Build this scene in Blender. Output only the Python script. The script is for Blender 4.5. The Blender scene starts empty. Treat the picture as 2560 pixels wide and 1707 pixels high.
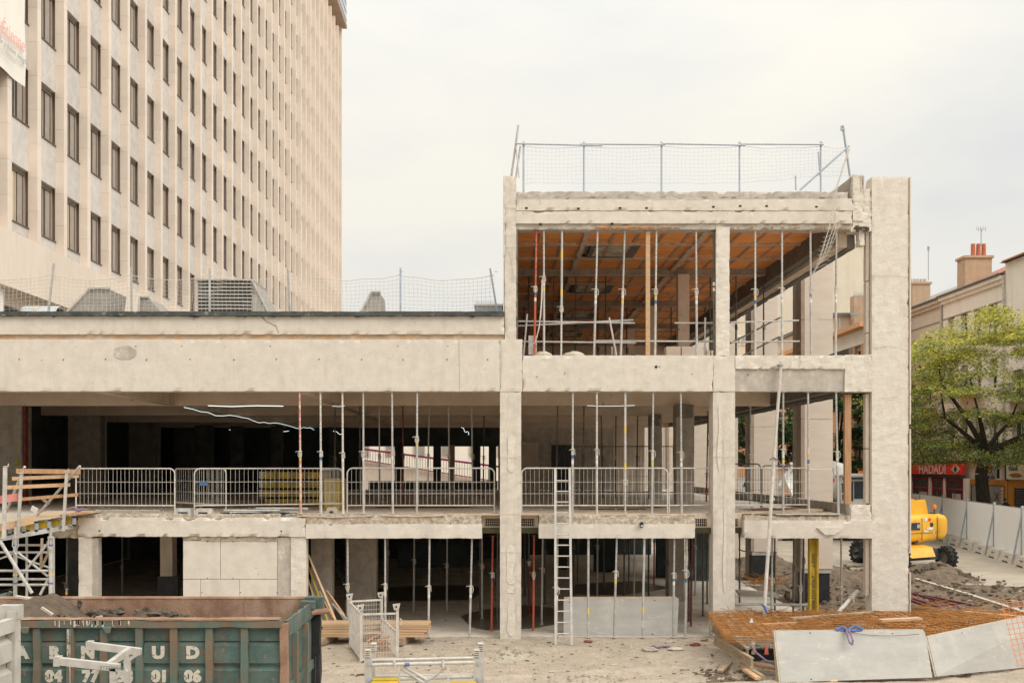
import bpy, math, random
from mathutils import Vector, Matrix, Euler, noise
random.seed(7)
R = math.radians
SC = bpy.context.scene
COL = SC.collection
# ---------------------------------------------------------------- camera, sky, sun, exposure
F, CX, CY, CH = 2489.0, 1243.0, 1160.0, 4.35      # focal length in px, vanishing point, camera height
cam_d = bpy.data.cameras.new('camera')
cam = bpy.data.objects.new('camera', cam_d); COL.objects.link(cam)
cam_d.sensor_width = 36.0; cam_d.lens = 36.0*F/2560.0
cam_d.shift_x = (1280.0-CX)/2560.0; cam_d.shift_y = (CY-853.5)/2560.0
cam_d.clip_start = 0.1; cam_d.clip_end = 2000.0
cam.location = (0, 0, CH); cam.rotation_euler = (R(90), 0, 0)
SC.camera = cam
SUN_EL, SUN_AZ = R(40), R(128)                     # overcast: wide soft sun, from behind the camera and to its right
W = bpy.data.worlds.new('World'); SC.world = W; W.use_nodes = True
nt = W.node_tree; nt.nodes.clear()
def wn(t): return nt.nodes.new(t)
wo = wn('ShaderNodeOutputWorld')
sky = wn('ShaderNodeTexSky'); sky.sky_type = 'NISHITA'; sky.sun_disc = False
sky.sun_elevation = SUN_EL; sky.sun_rotation = SUN_AZ; sky.air_density = 1.0; sky.dust_density = 4.0
b1 = wn('ShaderNodeBackground'); b1.inputs['Strength'].default_value = 0.05
nt.links.new(sky.outputs[0], b1.inputs['Color'])
tc = wn('ShaderNodeTexCoord'); sep = wn('ShaderNodeSeparateXYZ'); nt.links.new(tc.outputs['Generated'], sep.inputs[0])
# overcast deck: cream cloud, brighter towards the zenith
mz = wn('ShaderNodeMath'); mz.operation = 'MAXIMUM'; nt.links.new(sep.outputs['Z'], mz.inputs[0]); mz.inputs[1].default_value = 0.0
m2 = wn('ShaderNodeMath'); m2.operation = 'POWER'; nt.links.new(mz.outputs[0], m2.inputs[0]); m2.inputs[1].default_value = 3.0
m3 = wn('ShaderNodeMath'); m3.operation = 'MULTIPLY_ADD'; nt.links.new(m2.outputs[0], m3.inputs[0]); m3.inputs[1].default_value = 2.5; m3.inputs[2].default_value = 1.0
mp = wn('ShaderNodeMapping'); mp.inputs['Scale'].default_value = (1.0, 1.0, 2.6); nt.links.new(tc.outputs['Generated'], mp.inputs[0])
cn = wn('ShaderNodeTexNoise'); cn.inputs['Scale'].default_value = 2.2; cn.inputs['Detail'].default_value = 5.0; cn.inputs['Roughness'].default_value = 0.5
nt.links.new(mp.outputs[0], cn.inputs['Vector'])
cr = wn('ShaderNodeValToRGB'); cr.color_ramp.elements[0].position = 0.36; cr.color_ramp.elements[1].position = 0.60
cr.color_ramp.elements[0].color = (0.588, 0.596, 0.592, 1); cr.color_ramp.elements[1].color = (0.722, 0.696, 0.628, 1)
nt.links.new(cn.outputs['Fac'], cr.inputs[0])
b2 = wn('ShaderNodeBackground'); nt.links.new(cr.outputs[0], b2.inputs['Color']); nt.links.new(m3.outputs[0], b2.inputs['Strength'])
mx = wn('ShaderNodeMixShader'); mx.inputs[0].default_value = 0.93
nt.links.new(b1.outputs[0], mx.inputs[1]); nt.links.new(b2.outputs[0], mx.inputs[2]); nt.links.new(mx.outputs[0], wo.inputs['Surface'])
sl = bpy.data.lights.new('sun', 'SUN'); sl.energy = 1.5; sl.angle = R(40); sl.color = (1.0, 0.965, 0.92)
so = bpy.data.objects.new('sun', sl); COL.objects.link(so)
_d = Vector((math.sin(SUN_AZ)*math.cos(SUN_EL), math.cos(SUN_AZ)*math.cos(SUN_EL), math.sin(SUN_EL)))
so.rotation_euler = _d.to_track_quat('Z', 'Y').to_euler(); so.location = (20, -20, 60)
SC.view_settings.view_transform = 'Standard'; SC.view_settings.look = 'None'
SC.view_settings.exposure = 0.40; SC.view_settings.gamma = 1.0; SC.view_settings.use_curve_mapping = False
SC.render.engine = 'CYCLES'
SC.cycles.use_denoising = True; SC.cycles.max_bounces = 10; SC.cycles.diffuse_bounces = 8; SC.cycles.transparent_max_bounces = 16
# ---------------------------------------------------------------- helpers
def X(px, Y): return (px-CX)/F*Y
def Z(py, Y): return CH+(CY-py)/F*Y
def P(px, py, Y): return Vector((X(px, Y), Y, Z(py, Y)))
ROOTLOC = {}
def setp(o, label=None, cat=None, group=None, kind=None):
    if label: o['label'] = label
    if cat: o['category'] = cat
    if group: o['group'] = group
    if kind: o['kind'] = kind
    return o
def thing(name, label, cat, loc=(0, 0, 0), group=None):
    o = bpy.data.objects.new(name, None); COL.objects.link(o); o.location = loc
    o.empty_display_size = 0.2
    ROOTLOC[o.name] = Vector(loc)
    return setp(o, label, cat, group)
def rl(o):
    while o is not None:
        if o.name in ROOTLOC: return ROOTLOC[o.name]
        o = o.parent
    return Vector((0, 0, 0))
class MB:
    def __init__(s): s.v = []; s.f = []; s.m = []
    def quad(s, a, b, c, d, mi=0):
        n = len(s.v); s.v += [tuple(a), tuple(b), tuple(c), tuple(d)]; s.f.append((n, n+1, n+2, n+3)); s.m.append(mi)
    def hexa(s, p, mi=0):                         # 8 points: bottom ring then top ring
        n = len(s.v); s.v += [tuple(q) for q in p]
        for q in ((0, 3, 2, 1), (4, 5, 6, 7), (0, 1, 5, 4), (1, 2, 6, 5), (2, 3, 7, 6), (3, 0, 4, 7)):
            s.f.append(tuple(n+i for i in q)); s.m.append(mi)
        return s
    def box(s, x0, x1, y0, y1, z0, z1, mi=0):
        return s.hexa([(x0, y0, z0), (x1, y0, z0), (x1, y1, z0), (x0, y1, z0), (x0, y0, z1), (x1, y0, z1), (x1, y1, z1), (x0, y1, z1)], mi)
    def obox(s, c, size, rot=(0, 0, 0), mi=0):
        M = Euler(rot).to_matrix(); a, b, d = size[0]/2, size[1]/2, size[2]/2; c = Vector(c)
        return s.hexa([c+M@Vector(q) for q in ((-a, -b, -d), (a, -b, -d), (a, b, -d), (-a, b, -d), (-a, -b, d), (a, -b, d), (a, b, d), (-a, b, d))], mi)
    def bar(s, p, q, w, h=None, mi=0, up=Vector((0, 0, 1))):
        p = Vector(p); q = Vector(q); h = h or w; d = (q-p).normalized()
        if abs(d.dot(up)) > .98: up = Vector((0, 1, 0))
        a = d.cross(up).normalized()*w/2; b = a.cross(d).normalized()*h/2
        return s.hexa([p-a-b, p+a-b, p+a+b, p-a+b, q-a-b, q+a-b, q+a+b, q-a+b], mi)
    def tube(s, p, q, r, r2=None, n=8, mi=0, cap=True):
        p = Vector(p); q = Vector(q); r2 = r if r2 is None else r2; d = (q-p)
        if d.length < 1e-6: return s
        d.normalize(); up = Vector((0, 0, 1)) if abs(d.z) < .9 else Vector((1, 0, 0))
        a = d.cross(up).normalized(); b = d.cross(a); k = len(s.v)
        for c, rr in ((p, r), (q, r2)):
            for i in range(n):
                t = 2*math.pi*i/n; s.v.append(tuple(c+a*math.cos(t)*rr+b*math.sin(t)*rr))
        for i in range(n):
            j = (i+1) % n; s.f.append((k+i, k+j, k+n+j, k+n+i)); s.m.append(mi)
        if cap:
            s.f.append(tuple(k+i for i in range(n))); s.f.append(tuple(k+n+i for i in reversed(range(n)))); s.m += [mi, mi]
        return s
    def path(s, pts, r, n=6, mi=0):
        pts = [Vector(p) for p in pts]
        for a, b in zip(pts, pts[1:]): s.tube(a, b, r, n=n, mi=mi, cap=(n > 4))
        return s
    def rough(s, x0, x1, y0, y1, z0, z1, step=.12, amp=.008, chip=.02, seed=0., mi=0, chiptop=1., chipbot=1.):
        lo = (x0, y0, z0); hi = (x1, y1, z1)
        def disp(p):
            p = Vector(p); on = 0
            for i in range(3):
                if abs(p[i]-lo[i]) < 1e-5 or abs(p[i]-hi[i]) < 1e-5: on += 1
            q = p*2.3+Vector((seed, seed*.7, 0)); nv = noise.noise_vector(q*2.2)+noise.noise_vector(q*6.1)*.6
            out = p+Vector((nv.x*.25, nv.y, nv.z*.7))*amp
            if on >= 2 and chip:
                k = (max(0., noise.noise(q*2.1)+.5*noise.noise(q*5.7)-.12)*1.5+max(0., noise.noise(q*8.3)-.1)*.35)*chip
                k *= (chiptop if abs(p.z-z1) < 1e-5 else (chipbot if abs(p.z-z0) < 1e-5 else 1.))
                c = Vector(((x0+x1)/2, (y0+y1)/2, (z0+z1)/2)); dd = c-p
                for i in range(3):
                    if abs(p[i]-lo[i]) < 1e-5 or abs(p[i]-hi[i]) < 1e-5: out[i] += k*(1 if dd[i] > 0 else -1)
            return tuple(out)
        def grid(o, u, v, lu, lv):
            nu = max(1, int(round(lu/step))); nv_ = max(1, int(round(lv/step))); k = len(s.v)
            for j in range(nv_+1):
                for i in range(nu+1): s.v.append(disp(Vector(o)+Vector(u)*(lu*i/nu)+Vector(v)*(lv*j/nv_)))
            for j in range(nv_):
                for i in range(nu):
                    a = k+j*(nu+1)+i; s.f.append((a, a+1, a+nu+2, a+nu+1)); s.m.append(mi)
        dx, dy, dz = x1-x0, y1-y0, z1-z0
        grid((x0, y0, z0), (1, 0, 0), (0, 0, 1), dx, dz); grid((x1, y1, z0), (-1, 0, 0), (0, 0, 1), dx, dz)
        grid((x1, y0, z0), (0, 1, 0), (0, 0, 1), dy, dz); grid((x0, y1, z0), (0, -1, 0), (0, 0, 1), dy, dz)
        grid((x0, y0, z1), (1, 0, 0), (0, 1, 0), dx, dy); grid((x0, y1, z0), (1, 0, 0), (0, -1, 0), dx, dy)
        return s
    def lathe(s, c, prof, n=16, axis='z', mi=0):
        c = Vector(c); k = len(s.v)
        for (r, h) in prof:
            for i in range(n):
                t = 2*math.pi*i/n; a, b = r*math.cos(t), r*math.sin(t)
                s.v.append(tuple(c+(Vector((a, b, h)) if axis == 'z' else Vector((h, a, b)) if axis == 'x' else Vector((a, h, b)))))
        for j in range(len(prof)-1):
            for i in range(n):
                i2 = (i+1) % n; s.f.append((k+j*n+i, k+j*n+i2, k+(j+1)*n+i2, k+(j+1)*n+i)); s.m.append(mi)
        return s
    def blob(s, c, rad, seed=0, rings=6, seg=9, jit=.3, mi=0):
        c = Vector(c); k = len(s.v)
        for j in range(rings+1):
            ph = math.pi*j/rings
            for i in range(seg):
                t = 2*math.pi*i/seg; d = Vector((math.sin(ph)*math.cos(t), math.sin(ph)*math.sin(t), math.cos(ph)))
                rr = 1+jit*noise.noise(d*1.9+Vector((seed*3.7, seed, 0)))+jit*.5*noise.noise(d*4.3+Vector((seed, 0, 9)))
                s.v.append((c.x+d.x*rad[0]*rr, c.y+d.y*rad[1]*rr, c.z+d.z*rad[2]*rr))
        for j in range(rings):
            for i in range(seg):
                i2 = (i+1) % seg; s.f.append((k+j*seg+i, k+(j+1)*seg+i, k+(j+1)*seg+i2, k+j*seg+i2)); s.m.append(mi)
        return s
    def mesh(s, name, mats, off=(0, 0, 0), smooth=False):
        me = bpy.data.meshes.new(name); ox, oy, oz = off
        me.from_pydata([(a-ox, b-oy, c-oz) for a, b, c in s.v], [], s.f)
        if not isinstance(mats, (list, tuple)): mats = [mats]
        for m in mats: me.materials.append(m)
        if any(s.m): me.polygons.foreach_set('material_index', s.m)
        if smooth: me.polygons.foreach_set('use_smooth', [True]*len(s.f))
        me.update(); return me
    def build(s, name, mats, parent=None, label=None, cat=None, group=None, kind=None, smooth=False):
        off = rl(parent) if parent is not None else Vector((0, 0, 0))
        o = bpy.data.objects.new(name, s.mesh(name, mats, off, smooth)); COL.objects.link(o)
        if parent is not None: o.parent = parent
        return setp(o, label, cat, group, kind)
    def solo(s, name, mats, label, cat, loc, group=None, kind=None, smooth=False):   # a thing that is one mesh, origin at loc
        o = bpy.data.objects.new(name, s.mesh(name, mats, loc, smooth)); COL.objects.link(o); o.location = loc
        ROOTLOC[o.name] = Vector(loc)
        return setp(o, label, cat, group, kind)
def inst(name, me, parent, loc, rot=(0, 0, 0), scale=(1, 1, 1)):
    o = bpy.data.objects.new(name, me); COL.objects.link(o)
    if parent is not None: o.parent = parent; loc = Vector(loc)-rl(parent)
    o.location = loc; o.rotation_euler = rot; o.scale = scale
    return o
def text(name, body, loc, size, m, xdir, parent, ext=.003, sx=1., bold=0., align='LEFT', shear=0., flip=False):
    c = bpy.data.curves.new(name, 'FONT'); c.body = body; c.size = size; c.extrude = ext; c.offset = bold; c.align_x = align; c.shear = shear
    c.resolution_u = 3; c.materials.append(m)
    t_ = bpy.data.objects.new(name, c); me = bpy.data.meshes.new_from_object(t_); bpy.data.objects.remove(t_); bpy.data.curves.remove(c)
    o = bpy.data.objects.new(name, me); COL.objects.link(o)
    xd = Vector(xdir).normalized(); up = Vector((0, 0, 1)); zd = xd.cross(up)
    if flip: xd, up = -xd, -up
    M = Matrix((xd, up, zd)).transposed().to_4x4()
    l = Vector(loc)
    if parent is not None: o.parent = parent; l = l-rl(parent)
    o.matrix_local = Matrix.Translation(l) @ M @ Matrix.Diagonal((sx, 1, 1, 1))
    return o
# ---------------------------------------------------------------- materials
MATS = {}
def mk(name, c1, c2=None, rough=.85, scale=3., detail=6., bump=.25, bscale=40., metal=0., streak=None, sfac=.35, sscale=2.0, stretch=(1, 1, 1),
       rnd=0., spec=.3, trans=0., bdist=.02, spot=None, spotf=.12, spots=9., contrast=.5, emit=0., dist=0.):
    m = bpy.data.materials.new(name); m.use_nodes = True; t = m.node_tree; N = t.nodes; L = t.links
    bs = N['Principled BSDF']; bs.inputs['Roughness'].default_value = rough; bs.inputs['Metallic'].default_value = metal
    bs.inputs['Specular IOR Level'].default_value = spec
    c2 = c2 or tuple(x*.8 for x in c1)
    co = N.new('ShaderNodeTexCoord'); mpg = N.new('ShaderNodeMapping'); mpg.inputs['Scale'].default_value = stretch
    L.new(co.outputs['Object'], mpg.inputs[0]); vec = mpg.outputs[0]
    oi = N.new('ShaderNodeObjectInfo')
    if rnd:
        ad = N.new('ShaderNodeVectorMath'); ad.operation = 'MULTIPLY_ADD'
        L.new(oi.outputs['Random'], ad.inputs[0]); ad.inputs[1].default_value = (37, 53, 71); L.new(vec, ad.inputs[2]); vec = ad.outputs[0]
    n1 = N.new('ShaderNodeTexNoise'); n1.inputs['Scale'].default_value = scale; n1.inputs['Detail'].default_value = detail
    n1.inputs['Roughness'].default_value = .65; n1.inputs['Distortion'].default_value = dist; L.new(vec, n1.inputs['Vector'])
    rp = N.new('ShaderNodeValToRGB'); rp.color_ramp.elements[0].position = .5-.5*contrast*.5; rp.color_ramp.elements[1].position = .5+.5*contrast*.5
    rp.color_ramp.elements[0].color = (*c2, 1); rp.color_ramp.elements[1].color = (*c1, 1); L.new(n1.outputs['Fac'], rp.inputs[0]); col = rp.outputs[0]
    def mixc(fac, a, b):
        q = N.new('ShaderNodeMix'); q.data_type = 'RGBA'; L.new(fac, q.inputs[0]); L.new(a, q.inputs[6]); q.inputs[7].default_value = (*b, 1); return q.outputs[2]
    if streak:
        ms = N.new('ShaderNodeMapping'); ms.inputs['Scale'].default_value = (1, 1, .18); L.new(vec, ms.inputs[0])
        n2 = N.new('ShaderNodeTexNoise'); n2.inputs['Scale'].default_value = sscale; n2.inputs['Detail'].default_value = 8; n2.inputs['Roughness'].default_value = .7
        L.new(ms.outputs[0], n2.inputs['Vector'])
        r2 = N.new('ShaderNodeValToRGB'); r2.color_ramp.elements[0].position = .5; r2.color_ramp.elements[1].position = .72
        r2.color_ramp.elements[0].color = (0, 0, 0, 1); r2.color_ramp.elements[1].color = (sfac, sfac, sfac, 1); L.new(n2.outputs['Fac'], r2.inputs[0])
        col = mixc(r2.outputs[0], col, streak)
    if spot:
        n3 = N.new('ShaderNodeTexNoise'); n3.inputs['Scale'].default_value = spots; n3.inputs['Detail'].default_value = 5; n3.inputs['Roughness'].default_value = .75
        L.new(vec, n3.inputs['Vector'])
        r3 = N.new('ShaderNodeValToRGB'); r3.color_ramp.elements[0].position = .62-spotf*.6; r3.color_ramp.elements[1].position = .66-spotf*.6
        r3.color_ramp.elements[0].color = (0, 0, 0, 1); r3.color_ramp.elements[1].color = (.85, .85, .85, 1); L.new(n3.outputs['Fac'], r3.inputs[0])
        col = mixc(r3.outputs[0], col, spot)
    if rnd:
        hs = N.new('ShaderNodeHueSaturation'); mr = N.new('ShaderNodeMapRange'); mr.inputs[3].default_value = 1-rnd; mr.inputs[4].default_value = 1+rnd
        L.new(oi.outputs['Random'], mr.inputs[0]); L.new(mr.outputs[0], hs.inputs['Value']); L.new(col, hs.inputs['Color']); col = hs.outputs[0]
    L.new(col, bs.inputs['Base Color'])
    if emit:
        L.new(col, bs.inputs['Emission Color']); bs.inputs['Emission Strength'].default_value = emit
    if trans: bs.inputs['Transmission Weight'].default_value = trans
    if bump:
        nb = N.new('ShaderNodeTexNoise'); nb.inputs['Scale'].default_value = bscale; nb.inputs['Detail'].default_value = 6; L.new(vec, nb.inputs['Vector'])
        bp = N.new('ShaderNodeBump'); bp.inputs['Strength'].default_value = bump; bp.inputs['Distance'].default_value = bdist
        L.new(nb.outputs['Fac'], bp.inputs['Height']); L.new(bp.outputs[0], bs.inputs['Normal'])
    MATS[name] = m; return m
CON = mk('concrete_pale', (.66, .60, .515), (.55, .495, .425), streak=(.30, .27, .23), sfac=.4, sscale=5, scale=4, bump=.45, bscale=50, spot=(.36, .31, .26), spotf=-.015, spots=18)
CONB = mk('concrete_beam', (.66, .60, .52), (.595, .54, .468), streak=(.38, .34, .29), sfac=.28, sscale=3.2, scale=3.2, bump=.4, bscale=55, spot=(.40, .34, .28), spotf=-.035, spots=9)
CONR = mk('concrete_render', (.68, .625, .545), (.60, .55, .48), streak=(.50, .385, .28), sfac=.5, sscale=3, scale=5, bump=.55, bscale=24, spot=(.42, .37, .31), spotf=-.03, spots=11, stretch=(.8, 1, 1.4))
CONG = mk('concrete_grey', (.50, .45, .385), (.40, .36, .31), streak=(.24, .22, .19), sfac=.5, sscale=4, scale=4, bump=.4, spot=(.62, .56, .48), spotf=.04, spots=4)
CONBRK = mk('concrete_broken', (.58, .50, .40), (.30, .25, .195), scale=9, contrast=.7, bump=1.0, bscale=12, spot=(.20, .16, .125), spotf=.05, spots=13)
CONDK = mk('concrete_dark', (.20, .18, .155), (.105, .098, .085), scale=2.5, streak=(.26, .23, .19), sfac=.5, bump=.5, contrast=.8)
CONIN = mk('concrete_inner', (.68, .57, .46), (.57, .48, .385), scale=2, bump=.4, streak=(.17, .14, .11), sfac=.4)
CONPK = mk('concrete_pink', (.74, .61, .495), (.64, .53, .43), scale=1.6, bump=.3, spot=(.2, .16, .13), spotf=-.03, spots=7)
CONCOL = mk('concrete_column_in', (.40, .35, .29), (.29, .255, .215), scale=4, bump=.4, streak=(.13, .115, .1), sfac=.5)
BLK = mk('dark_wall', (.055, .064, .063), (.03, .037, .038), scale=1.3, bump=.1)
BLKG = mk('near_black_wall', (.095, .092, .082), (.045, .048, .045), scale=2.2, bump=.3, streak=(.085, .078, .065), sfac=.6)  # near-black grey with brownish streaks
FLR = mk('slab_floor', (.68, .615, .525), (.53, .475, .405), scale=1.2, bump=.3, spot=(.2, .175, .145), spotf=.02, spots=3)
BRK = mk('brick_joint', (.55, .36, .2), (.52, .42, .32), scale=5, contrast=.35, bump=1., bscale=15, spot=(.5, .26, .1), spotf=.03, spots=4)
RUST = mk('orange_foam', (.75, .33, .07), (.60, .24, .05), scale=9, bump=.8)
CLAY = mk('clay_tile', (.88, .37, .115), (.72, .285, .085), scale=3.5, bump=.5, bscale=30, rnd=.13, streak=(.36, .15, .06), sfac=.35, stretch=(.6, 2.5, 1), spot=(.13, .055, .028), spotf=-.05, spots=8)
CLAYJ = mk('clay_joist', (.44, .27, .18), (.33, .19, .12), scale=5, bump=.5, rnd=.1)
PLAS = mk('plaster_rib', (.60, .49, .38), (.44, .34, .255), scale=7, bump=.8, bscale=16, spot=(.16, .12, .09), spotf=.02, spots=10)
HATCH = mk('hatch_board', (.62, .58, .42), (.30, .28, .20), scale=4, bump=.3)
GALV = mk('galvanised_steel', (.52, .50, .465), (.38, .37, .345), rough=.5, metal=.25, scale=7, bump=.1, rnd=.12, spot=(.50, .45, .38), spotf=.03, spots=13)
GALVL = mk('galvanised_dusty', (.62, .575, .51), (.46, .43, .385), rough=.65, metal=.1, scale=6, bump=.15, rnd=.10, spot=(.36, .30, .24), spotf=0, spots=16)
GALVB = mk('galvanised_blue', (.44, .48, .53), (.37, .41, .46), rough=.5, metal=.3, scale=7, bump=.1)
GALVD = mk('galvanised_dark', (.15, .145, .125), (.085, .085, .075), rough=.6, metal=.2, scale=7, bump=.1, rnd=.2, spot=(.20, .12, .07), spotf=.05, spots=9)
REDP = mk('red_prop_paint', (.52, .105, .055), (.42, .10, .06), rough=.6, scale=6, bump=.2, spot=(.46, .33, .27), spotf=.08, spots=10)
REDW = mk('worn_red_prop', (.62, .52, .45), (.52, .20, .15), rough=.7, scale=5, contrast=.3, bump=.2, spot=(.55, .10, .07), spotf=.05, spots=7)
PINKB = mk('pinkish_board', (.66, .26, .22), (.56, .21, .18), rough=.8, scale=4, bump=.2)
REDD = mk('dull_red_paint', (.23, .05, .032), (.14, .035, .025), rough=.7, scale=6, bump=.2, spot=(.2, .15, .12), spotf=.06)
PLT = mk('dusty_plate', (.55, .50, .43), (.42, .38, .32), rough=.8, scale=5)
STK = mk('sticker_white', (.75, .72, .66), (.62, .6, .55), rough=.5, bump=0)
STKY = mk('sticker_yellow', (.72, .50, .12), (.65, .45, .12), rough=.5, bump=0)
STKB = mk('sticker_blue', (.07, .16, .32), (.05, .12, .25), rough=.5, bump=0)
HOLE = mk('hole_black', (.012, .012, .012), (.01, .01, .01), rough=.9, bump=0)
WOODP = mk('wood_pale', (.60, .40, .235), (.48, .30, .165), rough=.8, scale=3, stretch=(1, 6, 8), bump=.3, rnd=.14, spot=(.30, .18, .10), spotf=-.05, spots=6)
WOODX = mk('wood_plank', (.62, .43, .26), (.48, .31, .175), rough=.8, scale=3, stretch=(.5, 7, 9), bump=.3, rnd=.14)
WOODO = mk('wood_orange', (.47, .28, .155), (.36, .20, .105), rough=.8, scale=3, stretch=(8, 8, .6), bump=.3, spot=(.18, .08, .035), spotf=-.03, spots=5)
WOODG = mk('wood_weathered', (.40, .31, .21), (.27, .20, .13), rough=.9, scale=4, stretch=(1, 1, 4), bump=.4, rnd=.15)
PLY = mk('plywood_edge', (.60, .46, .32), (.50, .38, .26), rough=.85, scale=4, bump=.3)
YEL = mk('formwork_yellow', (.52, .36, .035), (.40, .26, .025), rough=.6, scale=5, bump=.15, spot=(.17, .12, .04), spotf=0, spots=9)
YELD = mk('formwork_yellow_dull', (.46, .32, .05), (.30, .21, .04), rough=.7, scale=6, bump=.2)
FORM = mk('formwork_grey_board', (.44, .425, .39), (.345, .335, .31), rough=.6, scale=2.2, stretch=(.6, 1, 2.2), bump=.2, streak=(.55, .50, .42), sfac=.6, sscale=2.5, spot=(.58, .54, .46), spotf=.0, spots=2.6, rnd=.05, contrast=.9)
BOARDE = mk('board_edge', (.55, .47, .36), (.42, .35, .26), rough=.9, scale=6, bump=.3)
BLACKB = mk('black_board', (.028, .028, .03), (.016, .017, .02), rough=.45, scale=5, bump=.15, spot=(.1, .09, .08), spotf=-.03)
OLIVE = mk('olive_board', (.085, .066, .026), (.05, .042, .02), rough=.6, scale=5, bump=.2)
BOARDG = mk('board_green_print', (.035, .075, .05), (.03, .055, .035), rough=.8, bump=0)
STON = mk('tower_stone', (.72, .625, .53), (.68, .58, .485), rough=.8, scale=1.6, bump=.12, rnd=.05)
STONG = mk('spandrel_stone', (.62, .58, .535), (.50, .47, .43), rough=.7, scale=2.4, detail=9, bump=.1, rnd=.06, contrast=.6, dist=.8, spot=(.55, .49, .42), spotf=.02, spots=1.4)
STONB = mk('base_stone', (.70, .605, .505), (.65, .555, .46), rough=.8, scale=2, stretch=(1, 5, .6), bump=.1, rnd=.03)
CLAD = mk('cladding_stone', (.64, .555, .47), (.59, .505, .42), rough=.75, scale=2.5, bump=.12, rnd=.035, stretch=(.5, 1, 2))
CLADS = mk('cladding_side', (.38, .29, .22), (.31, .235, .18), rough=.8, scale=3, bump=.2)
WFR = mk('window_frame', (.40, .345, .29), (.34, .295, .245), rough=.5, scale=3, bump=.02)
WFD = mk('window_frame_dark', (.15, .115, .09), (.12, .09, .075), rough=.5, scale=3, bump=.02)
GLS = mk('window_glass', (.10, .125, .14), (.035, .05, .062), rough=.12, scale=1.6, bump=.0, spec=.5, rnd=.2, stretch=(1, 3, .5))
BLIND = mk('cream_blind', (.70, .56, .36), (.66, .52, .33), rough=.8, bump=.05)
BANN = mk('banner_cloth', (.80, .77, .70), (.77, .73, .66), rough=.8, scale=1.5, bump=.1, bscale=3)
PINK = mk('banner_red', (.78, .42, .38), (.76, .44, .40), rough=.8, bump=0)
GRYT = mk('banner_grey', (.38, .38, .36), (.36, .36, .34), rough=.8, bump=0)
CORD = mk('net_cord_white', (.62, .57, .50), (.55, .5, .44), rough=.9, bump=0)
CORDB = mk('net_cord_blue', (.58, .60, .62), (.52, .54, .57), rough=.9, bump=0)
ZINC = mk('roof_edge_stone', (.085, .095, .088), (.045, .052, .05), rough=.7, scale=4, bump=.4, spot=(.22, .22, .19), spotf=.03, spots=5)
VENTG = mk('vent_grey', (.40, .375, .335), (.30, .28, .25), rough=.7, scale=5, bump=.2)
SLATE = mk('slate_roof', (.36, .33, .295), (.27, .245, .215), rough=.8, scale=6, bump=.5)
SKG = mk('skip_green', (.10, .15, .13), (.055, .095, .085), rough=.6, scale=2.6, bump=.25, bscale=20, streak=(.19, .095, .05), sfac=.7, sscale=4, spot=(.24, .13, .08), spotf=.035, spots=7)
SKR = mk('skip_rust', (.32, .20, .135), (.22, .125, .08), rough=.85, scale=3, bump=.5, streak=(.48, .38, .29), sfac=.5, sscale=3)
SKRIB = mk('skip_rib', (.095, .145, .125), (.19, .125, .08), rough=.75, scale=5, contrast=.5, bump=.3, stretch=(1, 1, .45))
WPNT = mk('worn_white_letters', (.62, .58, .50), (.50, .46, .38), rough=.8, scale=8, bump=.2, spot=(.20, .13, .09), spotf=.125, spots=10)
DIRT = mk('dark_dirt', (.135, .10, .07), (.07, .052, .038), rough=.95, scale=7, contrast=.8, bump=1., bscale=18)
SOIL = mk('brown_soil', (.20, .148, .10), (.08, .06, .043), rough=.95, scale=4, contrast=.8, bump=1., bscale=14, spot=(.33, .27, .20), spotf=-.05, spots=9)
SCRAP = mk('rubble_pale', (.56, .49, .40), (.42, .36, .29), rough=.95, scale=6, bump=.7)
WSK = mk('grey_skip_paint', (.50, .475, .43), (.40, .375, .335), rough=.65, scale=3, bump=.2, spot=(.27, .22, .17), spotf=0, spots=6)
TRES = mk('trestle_aluminium', (.56, .53, .485), (.44, .415, .375), rough=.5, metal=.2, scale=6, bump=.1)
REB = mk('rebar_orange', (.42, .19, .05), (.26, .11, .03), rough=.8, scale=6, bump=.1)
REBR = mk('rebar_brown', (.20, .10, .055), (.14, .07, .04), rough=.85, scale=6, bump=.1)
MESHO = mk('orange_mesh', (.75, .26, .08), (.65, .22, .07), rough=.7, bump=0)
PURP = mk('wine_red_steel', (.19, .055, .065), (.13, .04, .05), rough=.6, scale=6, bump=.1)
MAG = mk('magenta_rail', (.26, .03, .09), (.22, .03, .08), rough=.5, bump=0)
SLB = mk('sling_blue', (.12, .19, .42), (.09, .13, .28), rough=.9, scale=9, bump=.3)
SLP = mk('sling_purple', (.26, .18, .28), (.2, .13, .22), rough=.9, scale=9, bump=.3)
LIFT = mk('lift_yellow', (.80, .43, .03), (.70, .36, .03), rough=.42, scale=3, bump=.05, spec=.4, streak=(.42, .26, .09), sfac=.5, sscale=3, spot=(.45, .32, .16), spotf=-.04, spots=7)
DKM = mk('dark_metal', (.055, .06, .065), (.035, .038, .042), rough=.5, metal=.3, bump=.1)
TYR = mk('tyre_rubber', (.04, .04, .038), (.022, .022, .022), rough=.9, scale=6, bump=.3, spot=(.11, .095, .075), spotf=.03)
RIM = mk('rim_grey', (.28, .27, .25), (.19, .185, .17), rough=.6, metal=.3, bump=.1)
TRW = mk('truck_white', (.72, .70, .67), (.66, .64, .61), rough=.4, bump=.02)
TRG = mk('truck_glass', (.03, .045, .055), (.02, .03, .04), rough=.25, bump=0, spec=.3)
TRO = mk('beacon_orange', (.8, .22, .03), (.75, .2, .03), rough=.4, bump=0)
HOARD = mk('hoarding_white', (.88, .875, .86), (.85, .845, .83), rough=.5, scale=2, bump=.03)
PLBR = mk('barrier_block', (.58, .53, .46), (.50, .455, .39), rough=.7, scale=4, bump=.1)
BARK = mk('tree_bark', (.055, .045, .035), (.025, .021, .017), rough=.95, scale=9, bump=1., stretch=(1, 1, .3))
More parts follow.
